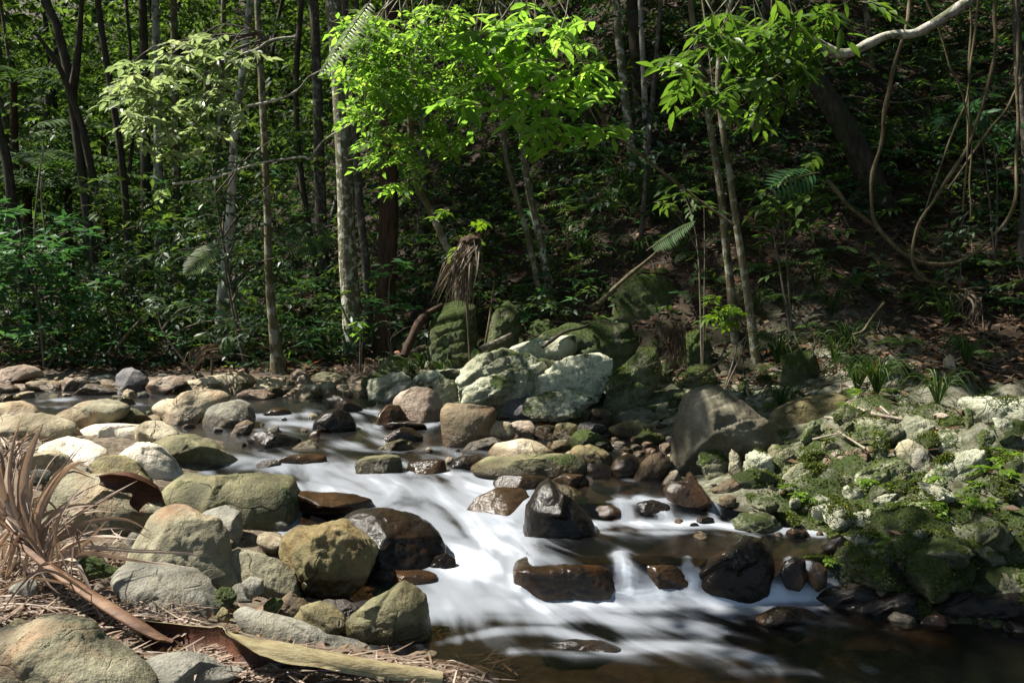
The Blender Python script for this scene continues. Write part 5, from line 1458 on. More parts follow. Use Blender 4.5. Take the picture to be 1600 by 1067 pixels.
single_frond('pale drooping fern frond crossing the mottled trunk at the top', (588, -10), (500, 118), 8.0, 7.7, .16, 51, 'leaf_pale', .05, .2, (-.6, -.8, .2))
single_frond('dull green fern frond spreading left of the mottled trunk', (520, 352), (443, 392), 9.8, 9.2, .30, 52, 'leaf_fern', .2, 0, (.2, -.8, .6))
single_frond('grey-green fern frond on the slope left of the slim pair', (1010, 392), (1092, 342), 8.8, 8.4, .18, 53, 'leaf_fern', .1, .12, (.2, -.7, .7))
single_frond('sunlit pale frond slanting down behind the dark glossy shrub', (348, 375), (288, 428), 9.5, 9.2, .14, 54, 'leaf_pale', .05, .2, (.3, -.8, .5))
single_frond('small bright fern frond at the foot of the pale trunk', (338, 555), (368, 530), 9.6, 9.5, .12, 55, 'leaf_fern', .1, .15, (.3, -.8, .5))
single_frond('glossy palm frond under the leaning dark trunk', (1280, 270), (1205, 300), 8.7, 8.4, .22, 56, 'leaf_blue', .2, 0, (.1, -.8, .6), 12)

# ------------------------------------------------------------------ named trees
tree('mottled_tree', 'straight tree with lichen-mottled mossy trunk left of centre', [(553, 558), (549, 480), (543, 400), (540, 300), (536, 220), (531, 140), (526, 60), (520, -5)], 29, M['bark_mottled'], seed=61, crown_z=11, w_top=.75, wob=.05, lit=.14)
tree('forest_tree', 'grey trunk half hidden just behind the mottled tree', [(578, 520), (572, 420), (562, 320), (556, 220), (545, 100), (538, -5)], 14, M['bark_grey'], Y=12.5, seed=62)
tree('forest_tree', 'slim pale trunk with spreading roots left of the mottled tree', [(437, 582), (428, 520), (420, 430), (418, 340), (412, 200), (406, 80), (402, -5)], 13, M['bark_slim'], seed=64, flare=1.3)
tree('forest_tree', 'straight pale trunk in the distance above the silvery branch', [(252, 500), (248, 300), (246, 150), (242, -5)], 15, M['bark_pale'], Y=16, seed=65, crown_z=13)
tree('forest_tree', 'dark forked tree in the upper left', [(160, 520), (142, 380), (120, 210), (106, 115), (88, 40), (70, -10)], 17, M['bark_dark'], Y=13, seed=66, limbs=[([(112, 150), (122, 80), (128, -5)], 16), ([(150, 300), (125, 190), (92, 105), (58, 55)], 14)])
tree('forest_tree', 'leaning dark trunk right of the forked tree', [(214, 520), (202, 400), (190, 250), (170, 120), (152, -5)], 13, M['bark_dark'], Y=14, seed=67)
tree('forest_tree', 'mossy leaning trunk at the left frame edge', [(35, 420), (20, 330), (10, 250), (-8, 170)], 18, M['bark_dark'], Y=12.5, seed=68, crown_z=9)
tree('fern_tree', 'thick red-brown fibrous fern trunk right of the mottled tree', [(600, 528), (604, 420), (607, 330), (609, 240), (611, 120), (613, -5)], 32, M['fibre'], Y=11.6, seed=69, wob=.28, crown_z=8, crown_n=0, w_top=.8)
tree('slim_tree', 'right stem of the mossy twin-stemmed tree in the centre', [(866, 470), (852, 410), (836, 340), (822, 270), (814, 180), (810, 80), (808, -5)], 13, M['bark_mottled'], seed=72, crown_n=120, crown_z=8)
tree('slim_tree', 'left of two slim brown stems on the right slope', [(1150, 530), (1142, 450), (1134, 380), (1126, 300), (1114, 225), (1104, 160), (1090, 80), (1078, -5)], 13, M['bark_slim'], seed=73, crown_n=0, crown_z=7)
tree('leaning_tree', 'thick dark trunk leaning left on the right slope', [(1376, 318), (1352, 262), (1320, 200), (1290, 150), (1260, 100), (1230, 40), (1200, -15)], 38, M['bark_dark'], seed=75, flare=.6, crown_z=8, limbs=[([(1360, 290), (1310, 345), (1260, 410), (1215, 460)], 30)])
tree('forest_tree', 'lichen-spotted trunk high in the centre behind the lime leaves', [(990, 260), (980, 180), (971, 100), (963, -5)], 16, M['bark_mottled'], Y=12.5, seed=76)
tree('forest_tree', 'broad dark trunk right of the lichen-spotted one at the top', [(1002, 230), (998, 120), (988, -5)], 24, M['bark_dark'], Y=14, seed=77)
tree('forest_tree', 'pale thin trunk beside the broad dark trunk at the top', [(1012, 240), (1006, 120), (1000, -5)], 9, M['bark_pale'], Y=13, seed=78, crown_n=100)
tree('forest_tree', 'brown trunk standing at the right frame edge', [(1606, 250), (1596, 150), (1590, 60), (1588, -5)], 17, M['bark_grey'], Y=9.5, seed=79, crown_z=9)
tree('forest_tree', 'grey trunk right of the slim pale trunk near the top left', [(506, 500), (500, 300), (496, 150), (490, -5)], 18, M['bark_grey'], Y=14.5, seed=80)
tree('forest_tree', 'dim trunk left of the silvery branch at the top', [(232, 520), (228, 300), (226, 120), (222, -5)], 16, M['bark_dark'], Y=15.5, seed=81)
tree('forest_tree', 'thin grey trunk showing above the bright small-leaved branch', [(658, 420), (664, 200), (668, -5)], 14, M['bark_grey'], Y=14.5, seed=82)
brng = np.random.default_rng(5)
for k in range(36):
    Yk = brng.uniform(13.5, 30); px = brng.uniform(-60, 1000) if k < 28 else brng.uniform(1000, 1650)
    if k >= 28: Yk = brng.uniform(11, 16)
    x = (px - 800) / 1556 * Yk
    z0 = float(ground_z(x, Yk)); w = brng.uniform(5, 14)
    q0 = to_px([x, Yk, z0]); q1 = to_px([x + brng.normal() * .35, Yk, z0 + 3]); q2 = to_px([x + brng.normal() * .7, Yk, z0 + 7])
    tree('forest_tree', 'dim slim trunk deep in the shaded forest' if k < 28 else 'dim slim stem on the upper right slope', [q0[:2], q1[:2], q2[:2]], w, M[['bark_dark', 'bark_grey', 'bark_dark', 'bark_slim'][k % 4]], Y=Yk, seed=300 + k, crown_z=z0 + brng.uniform(8, 12), crown_n=160, group='slim trunks deep in the forest' if k < 28 else 'slim stems on the upper right slope', sides=8)


def woody(name, label, pts, w, mat, Y, cat, dY=None, group=None, taper=.7, seed=1, lit=0.):
    P, _ = stem_path(pts, Y, False, None, dY)
    r = w / 1556 * Y / 2
    g, S, _ = stem_geo(P, r, r * taper, 0, 8, len(P) * 9, seed, .2, .05 if name == 'vine' else .02)
    o = obj(name, g.mesh(name, M[mat], S[0]), loc=S[0])
    if lit:
        for q in S[::6]: LIT.append((q, lit))
    return tag(o, label, cat, group)


woody('branch', 'thick pale bare branch curving across the upper right', [(1268, 62), (1300, 80), (1325, 83), (1360, 68), (1390, 55), (1430, 52), (1470, 30), (1510, 5), (1545, -20)], 13, 'bark_pale', 7.2, 'branch', taper=1.3, seed=2, lit=.14)
woody('branch', 'long thin bare branch slanting right of the lime leaves', [(925, 165), (960, 205), (1000, 240), (1050, 280), (1100, 320), (1148, 350)], 5, 'vine', 8.2, 'branch', seed=3)
woody('branch', 'fallen branch leaning on the bare brown rock face', [(932, 478), (960, 450), (990, 425), (1038, 385)], 8, 'vine', 8.9, 'branch', seed=4, dY=[0, .2, .4, .7])
woody('branch', 'pale wiry branch crossing the mottled trunk', [(270, 288), (330, 279), (400, 257), (470, 245), (484, 247), (505, 220), (555, 192)], 4, 'bark_pale', 9.2, 'branch', seed=5, lit=.06)
woody('branch', 'pale bare twig reaching up left of the fern frond tip', [(385, 165), (437, 155), (465, 140), (481, 121), (503, 110)], 4, 'bark_pale', 9.1, 'branch', seed=6, lit=.06)
woody('branch', 'forked pale twig at the right end of the silvery branch', [(380, 85), (402, 76), (425, 62), (462, 58)], 4, 'bark_pale', 9.3, 'branch', seed=7, lit=.06)
GV = 'lianas on the right slope'
woody('vine', 'long looping vine making a wide swag at the right', [(1422, -8), (1410, 50), (1400, 95), (1385, 150), (1378, 220), (1365, 280), (1362, 330), (1372, 360), (1395, 385), (1420, 405), (1450, 413), (1490, 410), (1530, 392), (1560, 360), (1578, 325), (1588, 270), (1592, 180), (1590, 60), (1588, -10)], 7, 'vine', 8.2, 'vine', group=GV, seed=8)
woody('vine', 'vine hanging in a hook across the wide swag', [(1560, -10), (1545, 120), (1522, 205), (1502, 250), (1470, 300), (1440, 345), (1427, 385), (1426, 410), (1440, 430), (1470, 445), (1510, 450), (1560, 446)], 6, 'vine', 8.1, 'vine', group=GV, seed=9, dY=[0, 0, 0, 0, 0, 0, 0, 0, 0, .2, .6, 1.3])
woody('vine', 'thin vine dropping from the pale branch', [(1440, -8), (1466, 45), (1488, 100), (1504, 135), (1512, 220), (1505, 330)], 4, 'vine', 8.0, 'vine', group=GV, seed=10)
woody('vine', 'thin vine slanting down left below the drooping shrub', [(1530, -10), (1512, 145), (1496, 190), (1476, 250), (1456, 300), (1430, 370)], 4, 'vine', 8.3, 'vine', group=GV, seed=11)
woody('vine', 'straight hanging vine right of the pale branch', [(1516, -8), (1518, 60), (1513, 145), (1520, 260), (1515, 345)], 4, 'vine', 8.4, 'vine', group=GV, seed=12)
woody('vine', 'vine slanting from the right frame edge', [(1604, 110), (1578, 165), (1545, 205), (1480, 300)], 5, 'vine', 8.8, 'vine', group=GV, seed=13)
woody('vine', 'hair-thin vine strung level below the pale branch', [(1325, 152), (1380, 160), (1430, 158), (1485, 148)], 2, 'vine', 8.2, 'vine', group=GV, seed=14)
woody('vine', 'short knotted vine joining the swag from the left', [(1290, 285), (1318, 312), (1340, 328), (1365, 350), (1398, 386)], 7, 'vine', 8.25, 'vine', group=GV, seed=15)
woody('vine', 'wiry root curling over the bare olive rock face', [(1228, 455), (1236, 480), (1262, 508), (1275, 530), (1272, 545)], 3.5, 'vine', 7.9, 'root', seed=16)
woody('vine', 'crooked root on the litter left of the hooked vine', [(1385, 472), (1365, 495), (1350, 512), (1330, 520)], 4, 'vine', 8.1, 'root', seed=17)
woody('vine', 'thin hanging vine in the left distance', [(66, 275), (64, 330), (72, 390)], 3, 'twig_pale', 11.5, 'vine', seed=18)
woody('vine', 'curved hanging vine left of the thin one', [(70, 230), (56, 300), (52, 380)], 3, 'twig_pale', 11.4, 'vine', seed=19)
woody('vine', 'pale root snaking down the slope behind the tall boulder', [(1182, 585), (1168, 605), (1172, 622), (1190, 634)], 4, 'twig_pale', 7.6, 'root', seed=20)
woody('branch', 'brown stick lying along the slope above the tall boulder', [(1080, 598), (1110, 575), (1140, 552)], 5, 'vine', 7.7, 'stick', seed=21, dY=[0, .15, .3])
woody('log', 'rotten red-brown log propped beside the mossy stump rock', [(632, 556), (645, 525), (660, 497), (690, 478)], 15, 'fibre', 10.0, 'log', seed=22, dY=[0, .1, .2, .4])
woody('log', 'short grey log lying above the outcrop', [(748, 548), (770, 536), (800, 522)], 11, 'bark_grey', 9.3, 'log', seed=23, dY=[0, .1, .2])
woody('branch', 'dark stick along the top of the outcrop', [(848, 542), (880, 522), (918, 508)], 6, 'bark_dark', 9.0, 'stick', seed=24, dY=[0, .2, .5])
woody('branch', 'pale leaning sapling stem between mossy rocks', [(758, 545), (766, 490), (772, 440)], 4, 'vine', 9.6, 'stick', seed=25)
woody('branch', 'brown leaning stick in the dark left undergrowth', [(180, 545), (200, 520), (222, 498)], 6, 'vine', 10.8, 'stick', seed=26)
GS = 'dry sticks on the right bank'
for i, (pts, w, lab) in enumerate([([(1325, 637), (1360, 650), (1412, 662)], 7, 'longest dry grey stick beyond the log-shaped rock'), ([(1376, 643), (1390, 655)], 4, 'short dry stick crossing the longest one'), ([(1395, 650), (1410, 660)], 4, 'pale stub of stick at the end of the longest one'), ([(1290, 658), (1335, 660)], 5, 'flat dry palm scrap right of the log-shaped rock'), ([(1310, 680), (1352, 706)], 4, 'thin pale stick pointing into the pebble hollow'), ([(1270, 692), (1308, 684)], 4, 'thin pale stick left of the pebble hollow'), ([(1318, 650), (1340, 656)], 4, 'short pale chip by the longest dry stick')]):
    a = np.array(pts, float)
    H_ = hit(a[:, 0], a[:, 1])
    g, S_, _ = stem_geo(H_ + [0, 0, .02], w / 1556 * 6.8 / 2, w / 1556 * 6.8 / 3, 0, 6, 10, 90 + i)
    tag(obj('stick', g.mesh('stick', M['twig_pale'], S_[0]), loc=S_[0]), lab, 'stick', GS)

# ground ferns and leafy seedlings on the shaded slope
GF = [(905, 330, .6), (880, 300, .6), (1085, 400, .45), (1020, 430, .4), (1200, 420, .5), (1300, 400, .5), (1330, 440, .45), (1390, 330, .6), (1240, 470, .4), (1440, 470, .45), (1530, 420, .5), (1580, 480, .45), (1410, 540, .35), (1550, 560, .35), (1120, 440, .4), (940, 250, .7), (1340, 250, .7), (1480, 250, .6), (1560, 330, .5), (730, 440, .45), (690, 400, .5), (1290, 520, .35)]
for i, (px, py, ln) in enumerate(GF):
    b = hit(px, py, ground_z)[0]
    fern('ground_fern', 'small dark fern on the shaded slope', b, 8, ln, 700 + i, 'leaf_fern' if i % 3 else 'leaf_mid', .5, .7, .2, 'ferns on the shaded slope', 'fern', 0., 14, 5)
# ------------------------------------------------------------------ dead fronds, root mats, tufts
def dead_skirt(name, label, top, ends, Y, n, seed, mat='dead_frond', w=.012, cat='dead fern', head=False):
    rng = np.random.default_rng(seed)
    T = at(*top, Y)
    root = empty(name, np.array([T[0], T[1], T[2] - .6]))
    o = np.array(root.location)
    g = Geo()
    paths = []
    for k in range(n):
        f = rng.random()
        e = ends[0] * (1 - f) + ends[1] * f + rng.normal(size=2) * 7
        E = at(e[0], e[1], Y - .25 + rng.normal() * .12)
        s = T + rng.normal(size=3) * [.05, .05, .03]
        t = rng.uniform(.7, 1.05)
        E = s + (E - s) * t
        mid = s * .45 + E * .55 + np.array([rng.normal() * .03, -.12, .06])
        paths.append([s, mid, E])
    strips(g, rng, paths, np.full(n, w), n=8, twist=1.5)
    obj('dead_fronds', g.mesh('dead_fronds', M[mat], o), root)
    if not head:
        tag(root, label, cat)
        return
    hg = Geo()
    V, F = ico(3)
    V = V * [.10, .10, .06] * (1 + .25 * fbm(V * 3, 3, seed)[:, None]) + T
    hg.add(V, F)
    obj('head', hg.mesh('head', M['fibre'], o), root)
    tag(root, label, cat)


dead_skirt('dead_fern_skirt', 'skirt of pale dead fronds hanging over the mossy stump rock', (735, 378), (np.array([672, 462.]), np.array([742, 505.])), 9.35, 120, 91, head=True)
dead_skirt('root_mat', 'hanging brown root mat on the slope above the mossy slab', (1055, 512), (np.array([1035, 590.]), np.array([1068, 590.])), 8.3, 80, 94, 'dead_leaf', .008, 'roots')
dead_skirt('dead_fern_skirt', 'bleached fallen frond tip at the foot of the pale trunk', (338, 545), (np.array([290, 575.]), np.array([312, 580.])), 9.7, 24, 97, 'dead_frond', .018)
dead_skirt('dead_fern_skirt', 'bleached dry strap leaves hanging at the far right slope', (1512, 455), (np.array([1490, 505.]), np.array([1530, 510.])), 8.2, 16, 99, 'dead_frond', .02)

TUFTS = [((960, 330), .5, 60), ((990, 320), .55, 70), ((1020, 340), .5, 60), ((1045, 310), .45, 50), ((915, 395), .4, 50), ((1000, 395), .35, 40), ((1180, 480), .35, 40), ((1215, 560), .4, 60), ((1305, 560), .35, 40), ((1340, 600), .35, 70), ((1370, 605), .35, 60), ((1300, 480), .35, 40), ((1465, 620), .3, 30), ((1440, 250), .6, 50), ((1380, 240), .6, 50), ((1470, 130), .7, 50), ((1455, 200), .6, 40), ((660, 565), .22, 50), ((640, 575), .2, 40), ((690, 575), .2, 40), ((755, 560), .22, 40), ((1220, 640), .25, 40), ((1040, 330), .5, 60), ((975, 300), .6, 60), ((1480, 500), .4, 30), ((1325, 540), .35, 40), ((1275, 440), .35, 30), ((1510, 560), .3, 40)]
tl = ['thick rush tuft high in the centre of the slope', 'tallest rush tuft in the green bank above the rock face', 'rush tuft just left of the grey-green frond', 'rush tuft under the bright-tipped sapling', 'thin grey rush tuft left of the rock face', 'rush tuft draping over the rock face', 'rush tuft beside the paler slim stem', 'rush tuft at the bare olive rock face', 'small tuft right of the olive rock face', 'dense grass clump behind the log-shaped rock', 'second dense clump right of the log-shaped rock', 'sparse tuft in litter below the dark trunk', 'tuft by the small upright tan stone', 'rush tuft on the slope inside the vine swag', 'rush tuft behind the swag vine', 'long-bladed tuft under the pale branch', 'long-bladed tuft below the level thin vine', 'short grass at the foot of the mossy stump rock', 'short grass left of the mossy stump rock', 'short grass right of the mossy stump rock', 'grass tuft under the leaning mossy rock', 'tuft between the tall boulder and the log-shaped rock', 'rush tuft in front of the sapling on the green bank', 'uppermost rush tuft on the green bank', 'tuft under the hooked vine', 'tuft left of the crooked root', 'tuft under the leaning dark trunk', 'tuft right of the hooked vine foot']
for i, ((px, py), h, n) in enumerate(TUFTS):
    rng = np.random.default_rng(500 + i)
    b = hit(px, min(py + 12, 640), ground_z)[0]
    root_b = b
    g = Geo(); tuft(g, rng, b, n, h, .009, .7)
    tag(obj('grass_tuft', g.mesh('grass_tuft', M['grass'], b), loc=b), tl[i], 'grass', 'rush tufts on the far bank')
# ------------------------------------------------------------------ dry palm frond in the near left corner
def sheet_mat(name, c0, c1, c2, rough=.45, stretch=(1, 1, 1), sc=30):
    t = NT(name)
    v = t.n('TexCoord').outputs['Object']
    n1 = t.noise(v, 5, 4, .6)
    n2 = t.noise(t.n('Mapping', {'Vector': v, 'Scale': stretch}).outputs[0], sc, 4, .6)
    c = t.ramp(t.math('ADD', t.math('MULTIPLY', n1, .6), t.math('MULTIPLY', n2, .4)), [(.35, c0), (.5, c1), (.68, c2)])
    p = t.n('BsdfPrincipled', {'Base Color': c, 'Roughness': rough, 'Specular IOR Level': .22, 'Normal': t.bump(n2, .6, .012)})
    return t.out(p)


M['sheath_in'] = sheet_mat('brown inner palm sheath', (.02, .009, .006), (.055, .022, .013), (.12, .052, .028), .5, (.12, 1, 1), 60)
M['sheath_out'] = sheet_mat('straw coloured outer palm sheath', (.10, .075, .038), (.22, .18, .095), (.34, .30, .18), .6, (.08, 1, 1), 70)
M['stalk'] = sheet_mat('reddish brown palm stalk', (.07, .036, .02), (.14, .078, .045), (.24, .15, .09), .65, (.3, 1, 1))


def curled_sheet(name, C, widths, angles, arc, mats, origin, thick=.004):
    """a trough-shaped sheet along C, opening towards angle (radians about the axis), with inner and outer skins"""
    n = len(C); k = 15
    T = unit(np.gradient(C, axis=0))
    up = np.array([0, 0, 1.]) + 0 * T
    side = unit(np.cross(T, up)); nor = np.cross(side, T)
    ph = np.linspace(-1, 1, k)
    Vi, Vo = [], []
    for i in range(n):
        a = arc[i] if np.ndim(arc) else arc
        R = widths[i] / (2 * math.sin(min(a, PI / 2) if a < PI / 2 else PI / 2))
        th = angles[i] + ph * a + PI
        ring = np.cos(th)[:, None] * nor[i] + np.sin(th)[:, None] * side[i]
        wob = 1 + .14 * noise3(np.stack([ph * 2, 0 * ph + i * .17, 0 * ph], -1), 5) + .05 * noise3(np.stack([ph * 5, 0 * ph + i * .6, 0 * ph], -1), 6)
        a = a * (1 + .10 * float(noise3(np.array([[i * .31, 2.2, .3]]), 9)[0])); th = angles[i] + ph * a + PI; ring = np.cos(th)[:, None] * nor[i] + np.sin(th)[:, None] * side[i]
        Vi.append(C[i] + ring * (R * wob)[:, None]); Vo.append(C[i] + ring * (R * wob + thick)[:, None])
    V = np.concatenate([np.concatenate(Vi), np.concatenate(Vo)])
    F1 = grid_faces(k, n); F2 = F1[:, ::-1] + n * k
    i0 = np.arange(n) * k
    rim = []
    for e in (0, k - 1):
        a = i0 + e
        rim.append(np.stack([a[:-1], a[1:], a[1:] + n * k, a[:-1] + n * k], -1))
    F = np.concatenate([F1, F2] + rim)
    me = new_mesh(name, V - np.asarray(origin), F, mats[0])
    me.materials.append(mats[1])
    mi = np.zeros(len(F), np.int32); mi[len(F1):] = 1
    me.polygons.foreach_set('material_index', mi)
    return me


def palm():
    rng = np.random.default_rng(900)
    sp = spline(at([5, 30, 60, 100, 150, 200, 240, 268], [790, 838, 868, 900, 934, 966, 990, 1002], [4.65, 4.5, 4.38, 4.25, 4.1, 3.97, 3.92, 3.9]), 40)
    root = empty('palm_frond', [sp[-1][0], sp[-1][1], float(ground_z(sp[-1][0], sp[-1][1]))])
    o = np.array(root.location)
    g = Geo()
    r = np.interp(np.linspace(0, 1, 40), [0, .8, 1], [.030, .033, .012])
    g.tube(sp, r, 12)
    V = g.V[0]; ctr = np.repeat(sp, 12, 0)
    g.V[0] = ctr + (V - ctr) * [1, 1, .75] + np.where((V[:, 2:] - ctr[:, 2:]) > .008, [[0, 0, -.010]], 0)   # channelled upper side
    obj('stalk', g.mesh('stalk', M['stalk'], o), root)
    cpx = np.array([222, 262, 305, 350, 420, 500, 590, 690.]); cpy = np.array([978, 996, 1014, 1028, 1034, 1042, 1052, 1062.])
    cY = hit(cpx, cpy, ground_z)[:, 1] - np.array([.1, .22, .26, .26, .24, .2, .16, .1])
    cY = np.convolve(np.concatenate([cY[:1], cY, cY[-1:]]), [.25, .5, .25], 'valid')
    cY[0] = 3.93
    C = spline(at(cpx, cpy, cY), 48)
    t = np.linspace(0, 1, 48)
    w = np.interp(t, [0, .1, .26, .42, .7, 1], [.06, .12, .22, .17, .12, .055])
    ang = np.interp(t, [0, .25, .38, .55, 1], [.75, .95, 1.3, 2.5, 2.9])
    arc = np.interp(t, [0, .15, .4, .6, 1], [1.4, 1.0, 1.2, 1.7, 2.0])
    obj('sheath', curled_sheet('sheath', C, w, ang, arc, (M['sheath_in'], M['sheath_out']), o), root)
    # leaflets, each its own piece
    L = [([(40, 838), (20, 790), (14, 745), (24, 690), (33, 652)], 22), ([(54, 842), (41, 790), (40, 745), (52, 695), (68, 662)], 16), ([(62, 852), (62, 800), (85, 755), (112, 726), (142, 719)], 12), ([(70, 862), (86, 822), (112, 780), (152, 735)], 7), ([(72, 864), (92, 832), (142, 792), (216, 750)], 9), ([(75, 870), (96, 836), (142, 815), (196, 811), (238, 832)], 8), ([(80, 874), (112, 850), (162, 838), (222, 843)], 7), ([(90, 888), (112, 870), (142, 840), (167, 813)], 7), ([(72, 870), (132, 862), (200, 872), (242, 878), (312, 888)], 10), ([(50, 845), (75, 815), (110, 792), (160, 788)], 9),
         ([(30, 838), (8, 880), (-6, 915)], 10), ([(45, 858), (40, 900), (60, 925)], 9), ([(60, 872), (70, 905), (92, 928)], 8), ([(20, 820), (-5, 850), (-20, 890)], 12), ([(25, 830), (5, 770), (-8, 720), (-20, 690)], 12), ([(15, 815), (-5, 760), (-18, 700)], 12), ([(35, 835), (14, 800), (2, 760), (-8, 740)], 14), ([(45, 845), (20, 820), (0, 800), (-14, 790)], 9), ([(36, 835), (30, 780), (24, 730), (14, 690)], 12), ([(58, 850), (52, 800), (48, 760), (60, 730)], 12), ([(66, 858), (72, 820), (100, 790), (128, 775)], 9), ([(60, 852), (90, 842), (130, 826), (175, 824)], 7), ([(84, 880), (120, 872), (160, 858), (190, 862)], 7), ([(0, 800), (20, 740), (40, 712), (62, 700)], 8), ([(-10, 780), (10, 720), (30, 690), (58, 672)], 6), ([(-10, 740), (20, 700), (60, 683)], 5), ([(-20, 790), (0, 720), (28, 700)], 8), ([(50, 850), (70, 790), (90, 742), (120, 700)], 6), ([(20, 815), (30, 860), (20, 900)], 10), ([(0, 790), (10, 840), (0, 890)], 12)]
    base_Y = 4.5
    for i, (pts, wpx) in enumerate(L):
        a = np.array(pts, float)
        j = np.argmin(np.abs(to_px(sp)[0] - a[0, 0]))
        Y0 = sp[j][1] if a[0, 0] > 0 else 4.65
        dY = rng.normal() * .18
        P = at(a[:, 0], a[:, 1], Y0 + np.linspace(0, dY, len(a)) + np.linspace(0, .12, len(a)))
        for k in range(3 if wpx > 8 else 2):
            g = Geo()
            J = np.linspace(.15, 1, len(P))[:, None] * rng.normal(size=3) * [.045, .06, .03] * (k > 0) + np.array([rng.normal() * .012, 0, rng.normal() * .012]) * (k > 0)
            strips(g, rng, [P + J], [wpx / 1556 * 4.5 * (1.0 if k == 0 else rng.uniform(.35, .7))], rnd=rng.uniform(.3, 1.), twist=.9, n=14)
            obj('leaflet', g.mesh('leaflet', M['straw'], o), root)
    for k in range(36):
        u = rng.random() * .62
        p0 = sp[int(u * 39)]
        d = np.array([rng.normal() * .6 - .1, rng.uniform(-.6, .5), rng.uniform(-.1, 1.1)])
        d = unit(d) * rng.uniform(.25, .55)
        g = Geo()
        e = p0 + d + [0, 0, -.18]
        gz = float(gz_fast(e[0], e[1]))
        e[2] = max(e[2], gz + .02)
        strips(g, rng, [[p0, p0 + d * .55 + [0, 0, .05], e]], [rng.uniform(.008, .022)], rnd=rng.uniform(.1, .9), twist=.8, n=12)
        obj('leaflet', g.mesh('leaflet', M['straw'], o), root)
    tag(root, 'long dry brown palm frond with curled sheath lying on the near bank', 'palm frond')
    for q in sp[::8]: LIT.append((q, .3))
    # curled dark sheath further up the bank
    C = spline(at([150, 172, 200, 222, 234], [752, 757, 762, 775, 796], [5.25, 5.2, 5.18, 5.2, 5.25]), 20)
    oo = np.array([C[10][0], C[10][1], float(ground_z(C[10][0], C[10][1]))])
    me = curled_sheet('palm_sheath', C, np.interp(np.linspace(0, 1, 20), [0, .3, .8, 1], [.05, .13, .17, .12]), np.linspace(2.0, 2.6, 20), 1.35, (M['sheath_in'], M['sheath_in']), oo)
    tag(obj('palm_sheath', me, loc=oo), 'curled dark maroon palm sheath draped over the left bank rocks', 'palm sheath')


palm()


def straw():
    """dry strips and chaff under the frond and along the bottom edge"""
    rng = np.random.default_rng(901)
    g = Geo()
    zones = [(-20, 160, 880, 985, 420), (150, 300, 940, 1010, 200), (300, 480, 1020, 1075, 220), (420, 800, 1040, 1078, 200), (-40, 220, 1000, 1078, 200), (-20, 60, 690, 900, 170), (60, 190, 820, 910, 60)]
    for x0, x1, y0, y1, n in zones:
        px = rng.uniform(x0, x1, n); py = rng.uniform(y0, y1, n)
        H_ = hit(px, np.minimum(py, 1075), ground_z)
        for p in H_:
            a = rng.normal() * .7 + (0 if rng.random() < .7 else 1.4); l = rng.uniform(.05, .32)
            q = np.stack([p[0] + np.cos(a) * l * np.array([-.5, 0, .5]), p[1] + np.sin(a) * l * np.array([-.5, 0, .5])], -1)
            z = gz_fast(q[:, 0], q[:, 1]) + rng.uniform(.005, .05) + np.array([0, .012, rng.uniform(0, .04)])
            strips(g, rng, [np.column_stack([q, z])], [rng.uniform(.002, .016)], rnd=rng.random() ** 1.5, n=5, normal=(0, -.3, 1))
    tag(obj('straw', g.mesh('straw', M['straw'])), 'dry palm straw and chaff littering the near bank', 'straw', kind='stuff')
    g = Geo()
    n = 900
    H_ = hit(rng.uniform(-30, 700, n), rng.uniform(860, 1076, n), ground_z)
    L = rng.uniform(.02, .07, n)
    g.leaves(H_ + [0, 0, .015], rand_dir(rng, n, -.2, .4), np.array([0, 0, 1.]) + rng.normal(size=(n, 3)) * .5, L, L * rng.uniform(.3, .7, n), -.15, False, rng.random(n))
    tag(obj('leaf_litter', g.mesh('leaf_litter', M['dead_leaf'])), 'broken brown leaves mixed into the straw of the near bank', 'leaf litter', kind='stuff')
    # driftwood scraps on the far shore
    g = Geo()
    H_ = hit(rng.uniform(540, 610, 60), rng.uniform(575, 598, 60), ground_z)
    for p in H_:
        a = rng.uniform(0, PI); l = rng.uniform(.05, .22)
        strips(g, rng, [[p + [-l * .5 * math.cos(a), -.02, .01], p + [0, 0, .04], p + [l * .5 * math.cos(a), .02, .03 + rng.random() * .12]]], [.02], rnd=rng.random(), n=5)
    tag(obj('driftwood_debris', g.mesh('driftwood_debris', M['dead_frond'])), 'scraps of dry bark and driftwood left of the outcrop', 'debris', kind='stuff')


straw()


# ------------------------------------------------------------------ small stones filling the gaps
def stone_meshes(kinds, nvar, seed, ang):
    out = []
    for k in kinds:
        for v in range(nvar):
            r = np.random.default_rng(seed + v * 7 + len(out))
            th = np.linspace(0, 2 * PI, 10, endpoint=False)
            q = r.uniform(.8, 1.1, 10)
            ol = np.stack([np.cos(th) * q * .5, np.sin(th) * q * r.uniform(.26, .42)], -1)
            P, F = shape_rock(ol, r.uniform(.7, 1.0), seed + v + len(out) * 3, 3, ang, 0., 2.5, .08)
            me = new_mesh('stone', P, F, M[k], attrs={'wet': np.zeros(len(P))})
            out.append(me)
    return out


